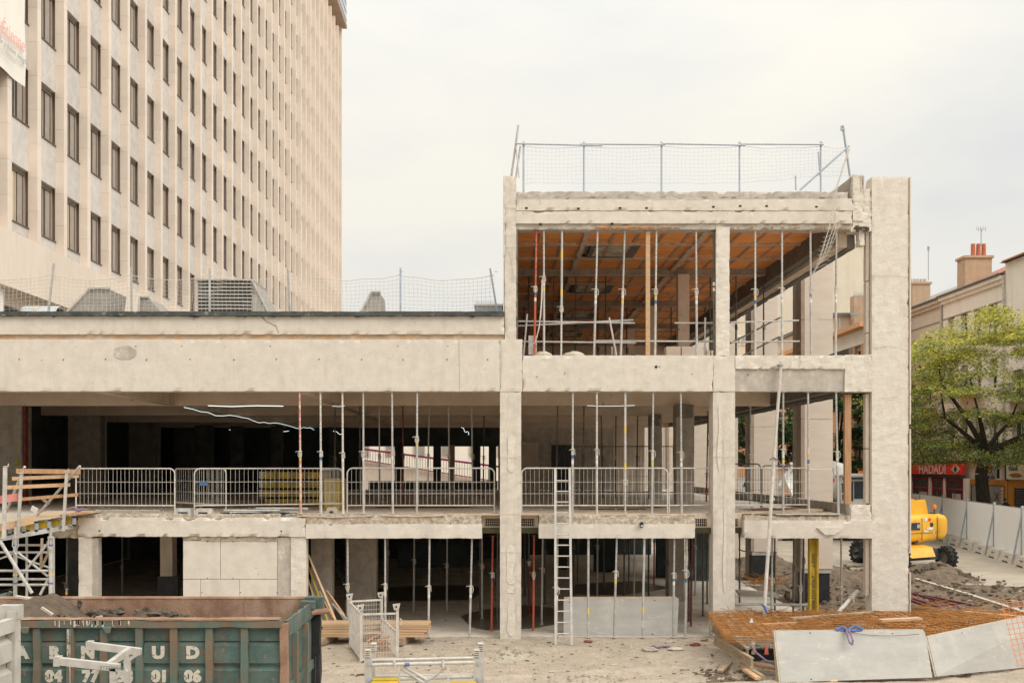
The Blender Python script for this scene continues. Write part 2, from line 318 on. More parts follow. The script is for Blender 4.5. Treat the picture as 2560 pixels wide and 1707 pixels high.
LEAF = [mk('leaf_deep', (.15, .22, .09), (.10, .155, .065), rough=.6, scale=.7, bump=0), mk('leaf_mid', (.36, .42, .13), (.26, .31, .10), rough=.6, scale=.7, bump=0),
        mk('leaf_yellow', (.80, .66, .10), (.64, .56, .09), rough=.6, scale=.7, bump=0), mk('leaf_dark', (.04, .075, .035), (.025, .05, .025), rough=.6, scale=.7, bump=0)]
HW1 = mk('house_wall_beige', (.64, .565, .465), (.59, .52, .43), rough=.9, scale=1., bump=.1, streak=(.27, .23, .18), sfac=.3, sscale=1)
HW2 = mk('house_wall_cream', (.84, .79, .70), (.80, .75, .66), rough=.9, scale=1., bump=.1, streak=(.42, .37, .31), sfac=.3, sscale=1)
HW3 = mk('gable_wall_cream', (.68, .605, .48), (.64, .565, .445), rough=.9, scale=.6, bump=.1, streak=(.40, .35, .27), sfac=.35, sscale=.7)
HORA = mk('house_wall_orange', (.68, .36, .19), (.63, .33, .175), rough=.9, scale=1., bump=.1)
ROOFT = mk('roof_terracotta', (.42, .20, .13), (.33, .16, .105), rough=.9, scale=4, bump=.4)
CHIM = mk('chimney_render', (.50, .37, .25), (.42, .30, .2), rough=.9, scale=2, bump=.3, spot=(.32, .2, .13), spotf=-.02)
POT = mk('chimney_pot', (.50, .17, .085), (.44, .15, .08), rough=.8, bump=.1)
GUT = mk('gutter_zinc', (.17, .175, .175), (.13, .135, .135), rough=.6, bump=0)
SHUT = mk('shutter_slats', (.33, .315, .28), (.27, .26, .235), rough=.7, scale=3, bump=.1)
SHUTD = mk('shutter_dark', (.06, .065, .068), (.045, .05, .052), rough=.6, bump=.1)
CURT = mk('pale_curtain', (.55, .54, .50), (.42, .42, .40), rough=.9, scale=3, bump=0, stretch=(4, 4, .4))
SRED = mk('shop_red', (.80, .055, .035), (.76, .05, .03), rough=.4, bump=0)
SRED2 = mk('shop_dark_red', (.40, .03, .045), (.34, .028, .04), rough=.5, bump=0)
SWHT = mk('sign_white', (.78, .76, .72), (.74, .72, .68), rough=.5, bump=0)
SCRM = mk('sign_cream', (.66, .60, .47), (.6, .54, .42), rough=.5, bump=0)
SBLU = mk('sign_blue', (.03, .05, .09), (.02, .035, .07), rough=.5, bump=0)
SORA = mk('shop_orange', (.50, .22, .04), (.44, .19, .035), rough=.6, scale=3, bump=.1)
SBRN = mk('food_brown', (.38, .17, .06), (.28, .11, .04), rough=.6, bump=0)
GRAF = mk('graffiti_black', (.04, .04, .045), (.03, .03, .035), rough=.7, bump=0)
SGRN = mk('spray_yellow', (.36, .40, .04), (.30, .34, .04), rough=.8, bump=0)
SKIN = mk('skin', (.42, .26, .18), (.38, .23, .16), rough=.6, bump=0)
HAIR = mk('hair_dark', (.03, .022, .018), (.02, .016, .014), rough=.8, bump=.2)
HAIRG = mk('hair_reddish', (.22, .09, .04), (.16, .06, .03), rough=.8, bump=.2)
CLOTH = mk('cloth_dark', (.035, .035, .045), (.025, .025, .03), rough=.9, bump=.1)
CLOTHB = mk('cloth_brown', (.22, .10, .05), (.17, .08, .04), rough=.9, bump=.1)
PIPE = mk('pipe_pale_blue', (.46, .48, .47), (.38, .40, .40), rough=.5, scale=3, bump=.05)
WATER = mk('puddle_water', (.17, .14, .105), (.11, .09, .068), rough=.3, bump=.05, bscale=3, spec=.22, scale=1.5)
LEDM = mk('led_strip', (.85, 1.0, .95), (.85, 1.0, .95), bump=0, emit=1.5)
BLACK_RUBBER = mk('black_rubber', (.02, .02, .02), (.015, .015, .015), rough=.6, bump=0)
SITEG = mk('asphalt_dusty', (.40, .345, .275), (.30, .26, .205), rough=.85, scale=.7, bump=.3, spot=(.33, .29, .17), spotf=0, spots=1.8, streak=(.24, .2, .16), sfac=.3)
SCAR = mk('render_patch', (.70, .64, .55), (.60, .545, .465), scale=5, bump=.6, bscale=18, spot=(.42, .37, .31), spotf=-.02, spots=9)
# leaves let light through
for m_ in LEAF:
    t_ = m_.node_tree; b_ = t_.nodes['Principled BSDF']; tr = t_.nodes.new('ShaderNodeBsdfTranslucent'); mxs = t_.nodes.new('ShaderNodeMixShader'); mxs.inputs[0].default_value = .65
    src = b_.inputs['Base Color'].links[0].from_socket; t_.links.new(src, tr.inputs['Color']); o_ = [n for n in t_.nodes if n.type == 'OUTPUT_MATERIAL'][0]
    t_.links.new(b_.outputs[0], mxs.inputs[1]); t_.links.new(tr.outputs[0], mxs.inputs[2]); t_.links.new(mxs.outputs[0], o_.inputs['Surface'])
# site ground: damp sandy dirt with darker trodden patches
GRD = mk('site_dirt', (.49, .405, .31), (.31, .262, .205), rough=.9, scale=3.2, detail=15, bump=1., bscale=16, bdist=.05, contrast=1.0, dist=.6, spot=(.27, .23, .185), spotf=.025, spots=13, streak=(.27, .24, .20), sfac=.8, sscale=1.1)
# ================================================================ GROUND
def axis(a, b, fine0, fine1, fs, cs):
    out = [a]; x = a
    while x < b-1e-6:
        st = fs if fine0 <= x < fine1 else min(cs, max(fs, (fine0-x) if x < fine0 else cs))
        if x >= fine1: st = min(cs, fs*2**min(12, 1+(x-fine1)/6))
        x = min(b, x+st); out.append(x)
    return out
RUTS = [(-.6, 19.2, 5.6, 20.3), (-.9, 20.0, 5.2, 21.6), (.5, 23.6, 4.6, 22.2)]
def gz(x, y):
    v = Vector((x, y, 0)); z = 0.
    if 8 < y < 60 and -20 < x < 40:
        w = min(1, (y-8)/3)*min(1, (60-y)/10)*min(1, (40-x)/8)*min(1, (x+20)/6)
        z = (noise.noise(v*.45)*.035+noise.noise(v*1.7)*.022+noise.noise(v*5.5)*.012+(abs(noise.noise(v*3.1))-.2)*.02+noise.noise(v*11.)*.006-.015)*w
        for (rx0, ry0, rx1, ry1) in RUTS:
            t = max(0, min(1, ((x-rx0)*(rx1-rx0)+(y-ry0)*(ry1-ry0))/((rx1-rx0)**2+(ry1-ry0)**2))); dd = math.hypot(x-rx0-t*(rx1-rx0), y-ry0-t*(ry1-ry0))
            if dd < .5: z += (-.055*math.exp(-(dd/.14)**2)+.03*math.exp(-((dd-.24)/.08)**2))*(.7+.5*noise.noise(v*1.3))+(.012*math.sin((x*.8+y*.6)*38) if dd < .13 else 0)
        # lower inside the building so that the slab covers it
        if 25.2 < y < 52 and -16 < x < 9.: z = -.06
    return z
xs = axis(-600, 600, -4.6, 6.4, .05, 60); ys = axis(-300, 900, 16.8, 25.4, .05, 60)
g = MB()
for y in ys:
    for x in xs: g.v.append((x, y, gz(x, y)))
n = len(xs)
for j in range(len(ys)-1):
    for i in range(n-1):
        g.f.append((j*n+i, j*n+i+1, (j+1)*n+i+1, (j+1)*n+i)); g.m.append(0)
g.build('ground', GRD, kind='structure', smooth=True)
m = MB(); m.quad((9.6, 30.2, .0), (60, 30.2, .0), (60, 130, .0), (9.6, 130, .0))
for i in range(4): m.v[i] = (m.v[i][0], m.v[i][1], .03)
m.v[0] = (12.8, 37.5, .03); m.v[1] = (38, 27, .03)
m.build('road', SITEG, kind='structure')
# kerb between the dug soil and the road
m = MB(); k0 = Vector((12.9, 37.2, 0)); k1 = Vector((13.6, 29.2, 0)); k2 = Vector((17.2, 24.0, 0))
for a, b in ((P(2290, 1452, 37.08), P(2430, 1494, 32.4)), (P(2432, 1495, 32.3), P(2570, 1540, 28.5))):
    a.z = b.z = .05; m.bar(a, b, .16, .12)
m.build('kerb', SCRAP, kind='structure')
# ================================================================ THE BUILDING BEING DISMANTLED
D = 24.9
def fx(px): return (px-CX)/100.
def fz(py): return CH+(CY-py)/100.
B = thing('concrete_frame_building', 'pale stripped concrete frame building cut open and propped floor by floor', 'building', (0, D, 0))
def slabpart(name, px0, px1, py0, py1, y0, y1, mat, step=.1, amp=.006, chip=.02, seed=1., top=1., bot=1., label=None):
    return MB().rough(fx(px0), fx(px1), y0, y1, fz(py1), fz(py0), step, amp, chip, seed, 0, top, bot).build(name, mat, B, label=label)
# columns of the front plane
slabpart('column', 1250, 1303, 979, 1600, D, D+.5, CON, seed=1, chip=.012)
slabpart('column', 1783, 1838, 979, 1600, D, D+.52, CON, seed=2, chip=.012)
slabpart('column', 2180, 2272, 442, 1600, D, D+.45, CONR, seed=3, step=.07, amp=.008, chip=.018)
slabpart('column', 1791, 1825, 566, 889, D+.02, D+.24, CONR, seed=4, amp=.01, step=.06)
slabpart('column', 1262, 1291, 440, 850, D-.01, D+.3, CON, seed=5, amp=.007, chip=.02, step=.07)
slabpart('column', 196, 228, 1341, 1600, D, D+.35, CONR, seed=6, amp=.012, step=.07, chip=.01)
slabpart('column', 727, 765, 1341, 1600, D, D+.3, CONR, seed=7, amp=.010, step=.07, chip=.01)
slabpart('door_jamb', 228, 242, 1345, 1600, D+.05, D+.3, CONG, seed=8, amp=.003, chip=.005)
# scars of broken render on columns (pale patches standing a little proud)
for (cx, py0, py1, w, sd) in ((1277, 1360, 1460, 14, 1), (1277, 1465, 1482, 12, 2), (1279, 1490, 1590, 12, 3), (1278, 1085, 1180, 12, 4), (1800, 1010, 1180, 6, 5), (1812, 1260, 1480, 5, 6)):
    m = MB(); nseg = 14
    pts = []
    for i in range(nseg+1):
        t = i/nseg; y = py0+(py1-py0)*t
        ww = w*(.75+.5*noise.noise(Vector((sd*5, t*2.2, 0))))*(.35 if i in (0, nseg) else .8 if i in (1, nseg-1) else 1)
        pts.append((cx-ww+6*noise.noise(Vector((sd, t*2, 2))), cx+ww+5*noise.noise(Vector((sd, t*2.4, 7))), y))
    for a, b in zip(pts, pts[1:]):
        m.quad((fx(a[0]), D-.014, fz(a[2])), (fx(b[0]), D-.014, fz(b[2])), (fx(b[1]), D-.014, fz(b[2])), (fx(a[1]), D-.014, fz(a[2])))
    m.build('render_scar', SCAR, B)
# left roof edge, band, brick joint, main beam
slabpart('roof_edge', -90, 1262, 780, 791, D-.13, D+.6, ZINC, step=.12, amp=.008, chip=.01, seed=9)
slabpart('roof_band', -90, 1261, 791, 836, D-.03, D+.4, CONG if False else CONB, step=.09, amp=.006, chip=.035, seed=10)
slabpart('brick_joint', -90, 1261, 834, 852, D+.045, D+.38, BRK, step=.07, amp=.018, chip=.02, seed=11)
slabpart('beam', -90, 1250, 848, 978, D-.02, D+.42, CONB, step=.09, amp=.004, chip=.03, seed=12)
slabpart('beam', 1250.3, 1306, 848, 979, D-.012, D+.42, CONB, step=.08, amp=.006, chip=.02, seed=13)
slabpart('beam', 1306.3, 1783, 888, 978, D-.018, D+.42, CONB, step=.08, amp=.006, chip=.035, seed=14, top=1.6)
slabpart('beam', 1783.3, 1838, 889, 978, D-.01, D+.42, CONB, step=.08, amp=.006, chip=.03, seed=15)
slabpart('beam', 1838, 2112, 888, 922, D-.02, D+.42, CONR, step=.07, amp=.014, chip=.05, seed=16)
slabpart('beam', 1838, 2112, 920, 978, D+.035, D+.4, CONG, step=.09, amp=.004, chip=.01, seed=17)
slabpart('beam', 2112, 2180, 886, 979, D-.005, D+.4, CONR, step=.07, amp=.012, chip=.03, seed=18)
# fascia courses of the roof
slabpart('fascia', 1287, 2120, 479, 498, D-.01, D+.45, CONG, step=.07, amp=.016, chip=.05, seed=20)
slabpart('fascia', 1290, 2132, 497, 527, D-.035, D+.4, CONB, step=.08, amp=.006, chip=.03, seed=21)
slabpart('fascia', 1290, 2130, 527.5, 559, D-.02, D+.4, CONB, step=.08, amp=.006, chip=.045, seed=22)
slabpart('fascia', 1284, 2150, 558, 573, D+.04, D+.4, CONG, step=.06, amp=.01, chip=.03, seed=23)
for (a, b) in ((1284, 1700), (1842, 2080)):       # orange foam drips on the underside lip
    m = MB()
    for i in range(70 if a < 1500 else 34):
        px = random.uniform(a+205 if a < 1500 else a, b if a < 1500 else b+30); w = random.uniform(.5, 1) * (1.6 if px < 1620 else .8)
        if a > 1500 and random.random() < .3: continue
        m.blob((fx(px), D+.02, fz(569.5+random.uniform(-2.2, 1.))), (.045*w, .03, .012*w), seed=i, rings=4, seg=6)
    m.build('foam_seam', RUST, B, kind='stuff')
# pockets knocked in the fascia, tie holes in the beam
def holes(lst, y, r=.016):
    m = MB()
    for (px, py) in lst: m.lathe((fx(px), y, fz(py)), [(0, 0), (r, 0), (r, .05)], n=8, axis='y')
    return m
holes([(50+i*106.5+random.uniform(-3, 3), 899+random.uniform(-1, 1)) for i in range(12)], D-.0275).build('tie_holes', HOLE, B, kind='stuff')
holes([(x, 866+random.uniform(-1, 1)) for x in (340, 455, 676, 995, 1120, 1340, 1370)], D-.027, .013).build('tie_holes', HOLE, B, kind='stuff')
m = MB()
for px, py in ((1316, 521), (1446, 522), (1550, 521), (1616, 521), (1783, 518), (1850, 516), (1916, 516), (2040, 518), (1530, 560), (1351, 561)):
    m.box(fx(px-3), fx(px+3), D-.044, D, fz(py+2), fz(py-2))
m.build('anchor_pockets', HOLE, B, kind='stuff')
holes([(1342, 942), (1412, 933), (1648, 917), (1730, 935), (1870, 936)], D-.026, .013).build('tie_holes', HOLE, B, kind='stuff')
holes([(1640, 917)], D-.03, .035).build('tie_holes', HOLE, B, kind='stuff')
holes([(250, 1326), (704, 1327), (778, 1326)], D-.045, .02).build('tie_holes', HOLE, B, kind='stuff')
# delaminated patch on the left beam, crack in the band
m = MB(); pp = []
for i in range(15):
    t = 2*math.pi*i/15; rr = 1+.22*noise.noise(Vector((math.cos(t)*2, math.sin(t)*2, 3)))
    pp.append((fx(313)+.29*rr*math.cos(t), D-.031, fz(882)+.17*rr*math.sin(t)))
for i in range(15):
    m.v += [(fx(313), D-.031, fz(882)), pp[i], pp[(i+1) % 15]]; k = len(m.v)-3; m.f.append((k, k+1, k+2)); m.m.append(0)
m.build('render_scar', CONG, B)
def crack(pts, y, w=.006):
    m = MB(); pts = [Vector((fx(a), y, fz(b))) for a, b in pts]; out = [pts[0]]
    for a, b in zip(pts, pts[1:]):
        for k in range(1, 5):
            q = a.lerp(b, k/4); q.x += random.uniform(-.012, .012); q.z += random.uniform(-.012, .012); out.append(q)
    for i, (a, b) in enumerate(zip(out, out[1:])): m.bar(a, b, .004, w*random.uniform(.5, 1.3), up=Vector((0, 0, 1)))
    return m
crack([(655, 793), (668, 804), (690, 815), (697, 833)], D-.035, .012).build('crack', HOLE, B)
for pts in ([(1250, 975), (1256, 900), (1252, 850)], [(1262, 600), (1275, 640), (1285, 700)], [(1148, 848), (1149, 978)], [(1262, 520), (1290, 523)], [(1262, 620), (1289, 618)], [(1291, 498), (1600, 497)], [(1600, 499), (2100, 496)], [(1806, 1100), (1812, 1170), (1808, 1260)],
            [(1350, 497), (1352, 512)], [(2184, 690), (2270, 692)], [(2184, 870), (2230, 866), (2272, 880)], [(2200, 994), (2240, 993)], [(1783, 1142), (1838, 1142)], [(1250, 1143), (1303, 1143)], [(1250, 1380), (1303, 1380)], [(2000, 888), (1998, 920)], [(240, 1293), (244, 1320), (238, 1340)], [(505, 1300), (508, 1330)]):
    crack(pts, D-.045 if pts[0][1] < 560 and pts[0][0] > 1290 else D-.03, .004).build('crack', CONDK, B)
# broken shoulder between the roof fascia and the right column
m = MB()
m.rough(fx(2132), fx(2158), D-.02, D+.45, fz(552), fz(437), .05, .016, .06, 31)
m.rough(fx(2128), fx(2180), D+.01, D+.42, fz(578), fz(530), .05, .02, .06, 32)
m.rough(fx(2158), fx(2181), D+.03, D+.38, fz(536), fz(470), .05, .018, .05, 33)
m.rough(fx(2150), fx(2164), D+.06, D+.3, fz(612), fz(572), .04, .014, .03, 34)
m.rough(fx(2162), fx(2182), D+.02, D+.4, fz(577), fz(560), .04, .014, .03, 35)
m.build('broken_shoulder', CONR, B)
m = MB(); m.hexa([(fx(2080), D+.3, fz(480)), (fx(2133), D+.3, fz(480)), (fx(2133), D+5, fz(480)), (fx(2080), D+5, fz(480)), (fx(2080), D+.3, fz(479)), (fx(2133), D+.05, fz(439)), (fx(2133), D+5, fz(439)), (fx(2080), D+5, fz(479))])
m.build('roof_parapet', CONG, B)
m = MB()
for i in range(26): m.blob((fx(random.uniform(2135, 2172)), D-.005, fz(random.uniform(566, 578))), (.03, .03, .025), seed=i, rings=4, seg=6, jit=.6)
m.build('crumbs', DIRT, B, kind='stuff')
m = MB().box(fx(2150), fx(2155), D-.03, D+.1, fz(480), fz(440)).box(fx(2157), fx(2160), D-.03, D+.1, fz(484), fz(440)); m.build('torn_cladding', SCRAP, B)
# cladding strips on the outer sides of the end columns
m = MB()
for a, b in ((575, 700), (702, 830), (832, 885)): m.rough(fx(2170), fx(2178), D+.12, D+.3, fz(b), fz(a), .1, .003, .008, a)
m.build('cladding_strip', CLAD, B)
m = MB()
for a, b in ((984, 1120), (1122, 1258), (1347, 1490)): m.rough(fx(2169), fx(2178), D+.12, D+.3, fz(b), fz(a), .1, .003, .008, a)
m.build('cladding_strip', CLAD, B)
m = MB()
for a, b in ((443, 610), (612, 800), (802, 985), (987, 1060), (1072, 1380), (1430, 1560)): m.rough(fx(2273.5), fx(2277), D-.03, D+.45, fz(b), fz(a), .15, .002, .008, a)
m.build('cladding_strip', CLAD, B)
m = MB()
for a, b in ((440, 560), (562, 640), (642, 800)): m.rough(fx(1258), fx(1261), D-.03, D+.3, fz(b), fz(a), .15, .002, .008, a)
m.build('cladding_strip', CLAD, B)
# first floor: edge beams
slabpart('beam', 196, 765, 1293, 1341, D-.035, D+.42, CONB, step=.08, amp=.009, chip=.06, seed=40, top=1.6)
slabpart('beam', 120, 198, 1300, 1344, D+.04, D+.42, CONBRK, step=.07, amp=.03, chip=.06, seed=41)
slabpart('beam', 765.4, 1205, 1309, 1345, D-.05, D+.42, CONB, step=.08, amp=.005, chip=.02, seed=42)
slabpart('broken_edge', 766, 1204, 1287, 1312, D-.03, D+.4, CONBRK, step=.045, amp=.03, chip=.05, seed=43)
slabpart('beam', 1347, 1738, 1309, 1345, D-.05, D+.42, CONB, step=.08, amp=.005, chip=.02, seed=44)
slabpart('broken_edge', 1348, 1737, 1287, 1313, D-.03, D+.4, CONBRK, step=.045, amp=.03, chip=.05, seed=45)
slabpart('beam', 1860, 2180, 1300, 1345, D-.05, D+.42, CONB, step=.08, amp=.006, chip=.03, seed=46)
slabpart('broken_edge', 1862, 2128, 1289, 1305, D-.02, D+.4, CONBRK, step=.045, amp=.028, chip=.05, seed=47)
slabpart('beam', 2128, 2180, 1262, 1301, D-.0, D+.4, CONR, step=.06, amp=.016, chip=.05, seed=48)
slabpart('broken_edge', 200, 700, 1284, 1297, D+.0, D+.5, CONBRK, step=.05, amp=.03, chip=.04, seed=49)
m = MB(); q = [(2040, 1318), (2104, 1316), (2100, 1326), (2083, 1336), (2060, 1336)]
q = [(fx(a), fz(b)) for a, b in q]; k = len(q); m.v += [(a, D-.1, b) for a, b in q]+[(a, D-.05, b) for a, b in q]
m.f.append(tuple(range(k))[::-1]); m.m.append(0)
for i in range(k): m.f.append((i, (i+1) % k, k+(i+1) % k, k+i)); m.m.append(0)
m.build('loose_render_flap', CONR, B)
# recessed infill with perforated clay block and olive board, beside each column
for a, b in ((1205, 1250), (1303, 1347), (1738, 1783), (1838, 1862)):
    MB().box(fx(a), fx(b), D+.3, D+.5, fz(1320), fz(1284)).build('infill', CONPK, B)
    m = MB(); gx0, gx1 = (a+8, b) if a in (1205, ) else ((a, b-10) if a != 1838 else (a+6, a+14))
    m.box(fx(gx0), fx(gx1), D+.285, D+.299, fz(1316), fz(1298)); m.build('vent_block', HOLE, B)
    m = MB(); x = gx0
    while x <= gx1: m.box(fx(x-.5), fx(x+.5), D+.26, D+.284, fz(1316), fz(1298)); x += 5.4
    for y in (1303, 1309.5): m.box(fx(gx0), fx(gx1), D+.262, D+.283, fz(y+.5), fz(y-.5))
    m.build('vent_grid', PLAS, B)
    MB().box(fx(a), fx(b), D+.22, D+.4, fz(1334), fz(1320)).build('board', OLIVE, B)
text('board_print', 'ELLE', (fx(1740), D+.212, fz(1331)), .12, BOARDG, (1, 0, 0), B, ext=.001)
text('board_print', 'CHAZ', (fx(1345), D+.212, fz(1322.5)), .12, BOARDG, (1, 0, 0), B, ext=.001, flip=True)
# blind wall panels of the left ground floor (blocks with open joints) and lintel
for (a, b, c, d) in ((456, 549, 1352, 1447), (550.2, 692, 1352, 1447), (456, 499, 1448.2, 1500), (500, 597, 1448.2, 1500), (598, 692, 1448.2, 1500), (456, 549, 1501, 1600), (550, 692, 1501, 1600)):
    MB().rough(fx(a), fx(b), D+.05, D+.25, fz(d), fz(c), .2, .0015, .004, a).build('wall_panel', CONG if d < 1448 and False else CONB, B)
slabpart('wall_panel', 693, 727, 1343, 1600, D+.04, D+.25, CONG, step=.12, amp=.003, chip=.005, seed=61)
slabpart('lintel', 456, 693, 1341, 1352, D+.03, D+.25, CONBRK, step=.06, amp=.012, chip=.03, seed=62)
holes([(517, 1354), (581, 1354), (663, 1355), (517, 1445), (581, 1445), (503, 1481), (600, 1481), (691, 1482)], D+.046, .013).build('tie_holes', HOLE, B, kind='stuff')
# floors, roofs
def slab(name, x0, x1, y0, y1, z0, z1, mat): MB().box(x0, x1, y0, y1, z0, z1).build(name, mat, B)
slab('floor_slab', -17, 8.9, D+.42, 50.5, 2.72, 3.075, FLR)
slab('floor_slab', .2, 8.5, D+.43, 49.5, 6.92, 7.06, FLR)
slab('ceiling', -17, .2, D+.43, 50.5, 6.93, 7.05, CONPK)
slab('roof_slab', -15., .18, D+.45, 50.5, 7.9, 8.0, SLATE)
slab('roof_slab', .35, 9.0, D+.45, 49.6, 10.56, 11.05, CONG)
slab('ground_slab', -17, 8.95, D+.25, 52, -.3, .012, FLR)
BY = [31., 37.1, 43.2, 49.3]
for y in BY:
    MB().rough(-17, 8.5, y, y+.35, 6.17, 6.93, .5, .004, .01, y).build('cross_beam', CONPK, B)
    MB().rough(.35, 8.4, y, y+.3, 10.22, 10.56, .2, .006, .03, y+3).build('cross_beam', CONCOL, B)
    MB().box(.35, 8.35, y-.03, y-.003, 10.205, 10.235).build('plaster_line', PLAS, B)
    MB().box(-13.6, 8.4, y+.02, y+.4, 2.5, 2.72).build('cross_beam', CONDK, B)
for x0 in (-10.35, -5.15):                        # lengthwise beams under the roof
    for i, y in enumerate([D+.43]+BY[:-1]):
        y1 = BY[i]; y0 = y if i == 0 else y+.352
        MB().rough(x0, x0+.32, y0, y1-.002, 6.185, 6.93, .4, .003, .01, x0+y).build('long_beam', CONIN, B)
# edge beams on the open right side
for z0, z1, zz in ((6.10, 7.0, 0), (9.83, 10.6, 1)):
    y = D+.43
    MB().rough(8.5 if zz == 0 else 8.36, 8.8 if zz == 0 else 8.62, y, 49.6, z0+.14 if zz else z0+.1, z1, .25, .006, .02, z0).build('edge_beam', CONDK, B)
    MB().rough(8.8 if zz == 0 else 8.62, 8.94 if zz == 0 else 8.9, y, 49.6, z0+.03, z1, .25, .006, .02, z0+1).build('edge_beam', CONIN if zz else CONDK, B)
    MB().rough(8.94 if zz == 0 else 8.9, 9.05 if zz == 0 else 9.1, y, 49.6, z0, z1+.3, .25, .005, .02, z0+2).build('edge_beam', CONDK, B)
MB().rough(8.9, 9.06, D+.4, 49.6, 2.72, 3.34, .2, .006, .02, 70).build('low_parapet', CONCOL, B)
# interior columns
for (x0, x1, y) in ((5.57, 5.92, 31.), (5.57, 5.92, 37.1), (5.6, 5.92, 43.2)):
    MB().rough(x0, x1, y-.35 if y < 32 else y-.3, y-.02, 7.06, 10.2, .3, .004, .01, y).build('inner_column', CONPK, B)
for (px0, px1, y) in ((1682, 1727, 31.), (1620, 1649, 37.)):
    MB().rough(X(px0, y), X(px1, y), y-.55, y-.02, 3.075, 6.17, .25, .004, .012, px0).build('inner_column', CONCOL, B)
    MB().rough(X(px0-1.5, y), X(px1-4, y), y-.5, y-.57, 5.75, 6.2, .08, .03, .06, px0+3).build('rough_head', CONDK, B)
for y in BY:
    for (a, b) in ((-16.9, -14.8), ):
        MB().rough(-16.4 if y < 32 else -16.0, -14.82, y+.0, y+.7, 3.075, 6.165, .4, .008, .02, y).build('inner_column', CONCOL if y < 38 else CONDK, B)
        MB().box(-14.8, -14.74, y+.1, y+.3, 3.08, 6.16).build('door_edge', REDD if y < 32 else CONDK, B)
# dark partitions of the first floor left part and back walls
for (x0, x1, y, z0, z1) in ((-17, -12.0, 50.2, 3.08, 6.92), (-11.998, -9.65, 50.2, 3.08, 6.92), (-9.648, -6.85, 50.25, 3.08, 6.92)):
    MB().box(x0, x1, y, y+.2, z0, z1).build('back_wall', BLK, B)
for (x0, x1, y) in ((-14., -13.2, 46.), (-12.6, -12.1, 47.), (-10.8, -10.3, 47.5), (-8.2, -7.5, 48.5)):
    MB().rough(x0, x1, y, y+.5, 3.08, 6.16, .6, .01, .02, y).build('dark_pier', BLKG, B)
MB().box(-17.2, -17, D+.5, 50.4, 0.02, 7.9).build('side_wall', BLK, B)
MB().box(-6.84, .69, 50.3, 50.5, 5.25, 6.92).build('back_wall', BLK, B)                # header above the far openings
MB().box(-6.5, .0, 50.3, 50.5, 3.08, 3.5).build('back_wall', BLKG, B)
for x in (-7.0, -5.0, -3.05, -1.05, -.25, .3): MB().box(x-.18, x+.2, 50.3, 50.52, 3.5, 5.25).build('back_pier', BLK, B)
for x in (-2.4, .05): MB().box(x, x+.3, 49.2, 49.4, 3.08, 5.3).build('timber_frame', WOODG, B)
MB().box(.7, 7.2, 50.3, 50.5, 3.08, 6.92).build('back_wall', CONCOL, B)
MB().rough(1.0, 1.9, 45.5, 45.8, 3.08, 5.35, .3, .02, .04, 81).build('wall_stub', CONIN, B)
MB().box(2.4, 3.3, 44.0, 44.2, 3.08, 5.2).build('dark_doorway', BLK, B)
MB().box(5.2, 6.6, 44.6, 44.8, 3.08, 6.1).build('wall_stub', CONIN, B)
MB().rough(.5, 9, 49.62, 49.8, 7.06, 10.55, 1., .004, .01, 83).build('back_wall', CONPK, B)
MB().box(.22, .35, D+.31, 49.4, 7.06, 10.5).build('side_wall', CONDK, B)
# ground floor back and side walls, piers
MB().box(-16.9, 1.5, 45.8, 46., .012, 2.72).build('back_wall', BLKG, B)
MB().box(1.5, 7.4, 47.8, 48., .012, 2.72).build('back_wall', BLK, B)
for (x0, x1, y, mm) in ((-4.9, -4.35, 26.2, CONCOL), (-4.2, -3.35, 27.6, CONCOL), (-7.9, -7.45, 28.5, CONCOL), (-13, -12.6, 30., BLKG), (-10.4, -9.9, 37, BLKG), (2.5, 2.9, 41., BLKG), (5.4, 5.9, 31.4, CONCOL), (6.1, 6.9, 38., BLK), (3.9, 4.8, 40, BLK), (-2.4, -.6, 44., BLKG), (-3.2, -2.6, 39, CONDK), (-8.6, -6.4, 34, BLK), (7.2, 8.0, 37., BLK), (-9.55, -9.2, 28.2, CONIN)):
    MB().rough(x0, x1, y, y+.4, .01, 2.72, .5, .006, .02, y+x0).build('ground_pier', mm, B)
MB().box(-3.6, -.9, 36.2, 36.35, .6, 1.5).build('low_wall', BLK, B)
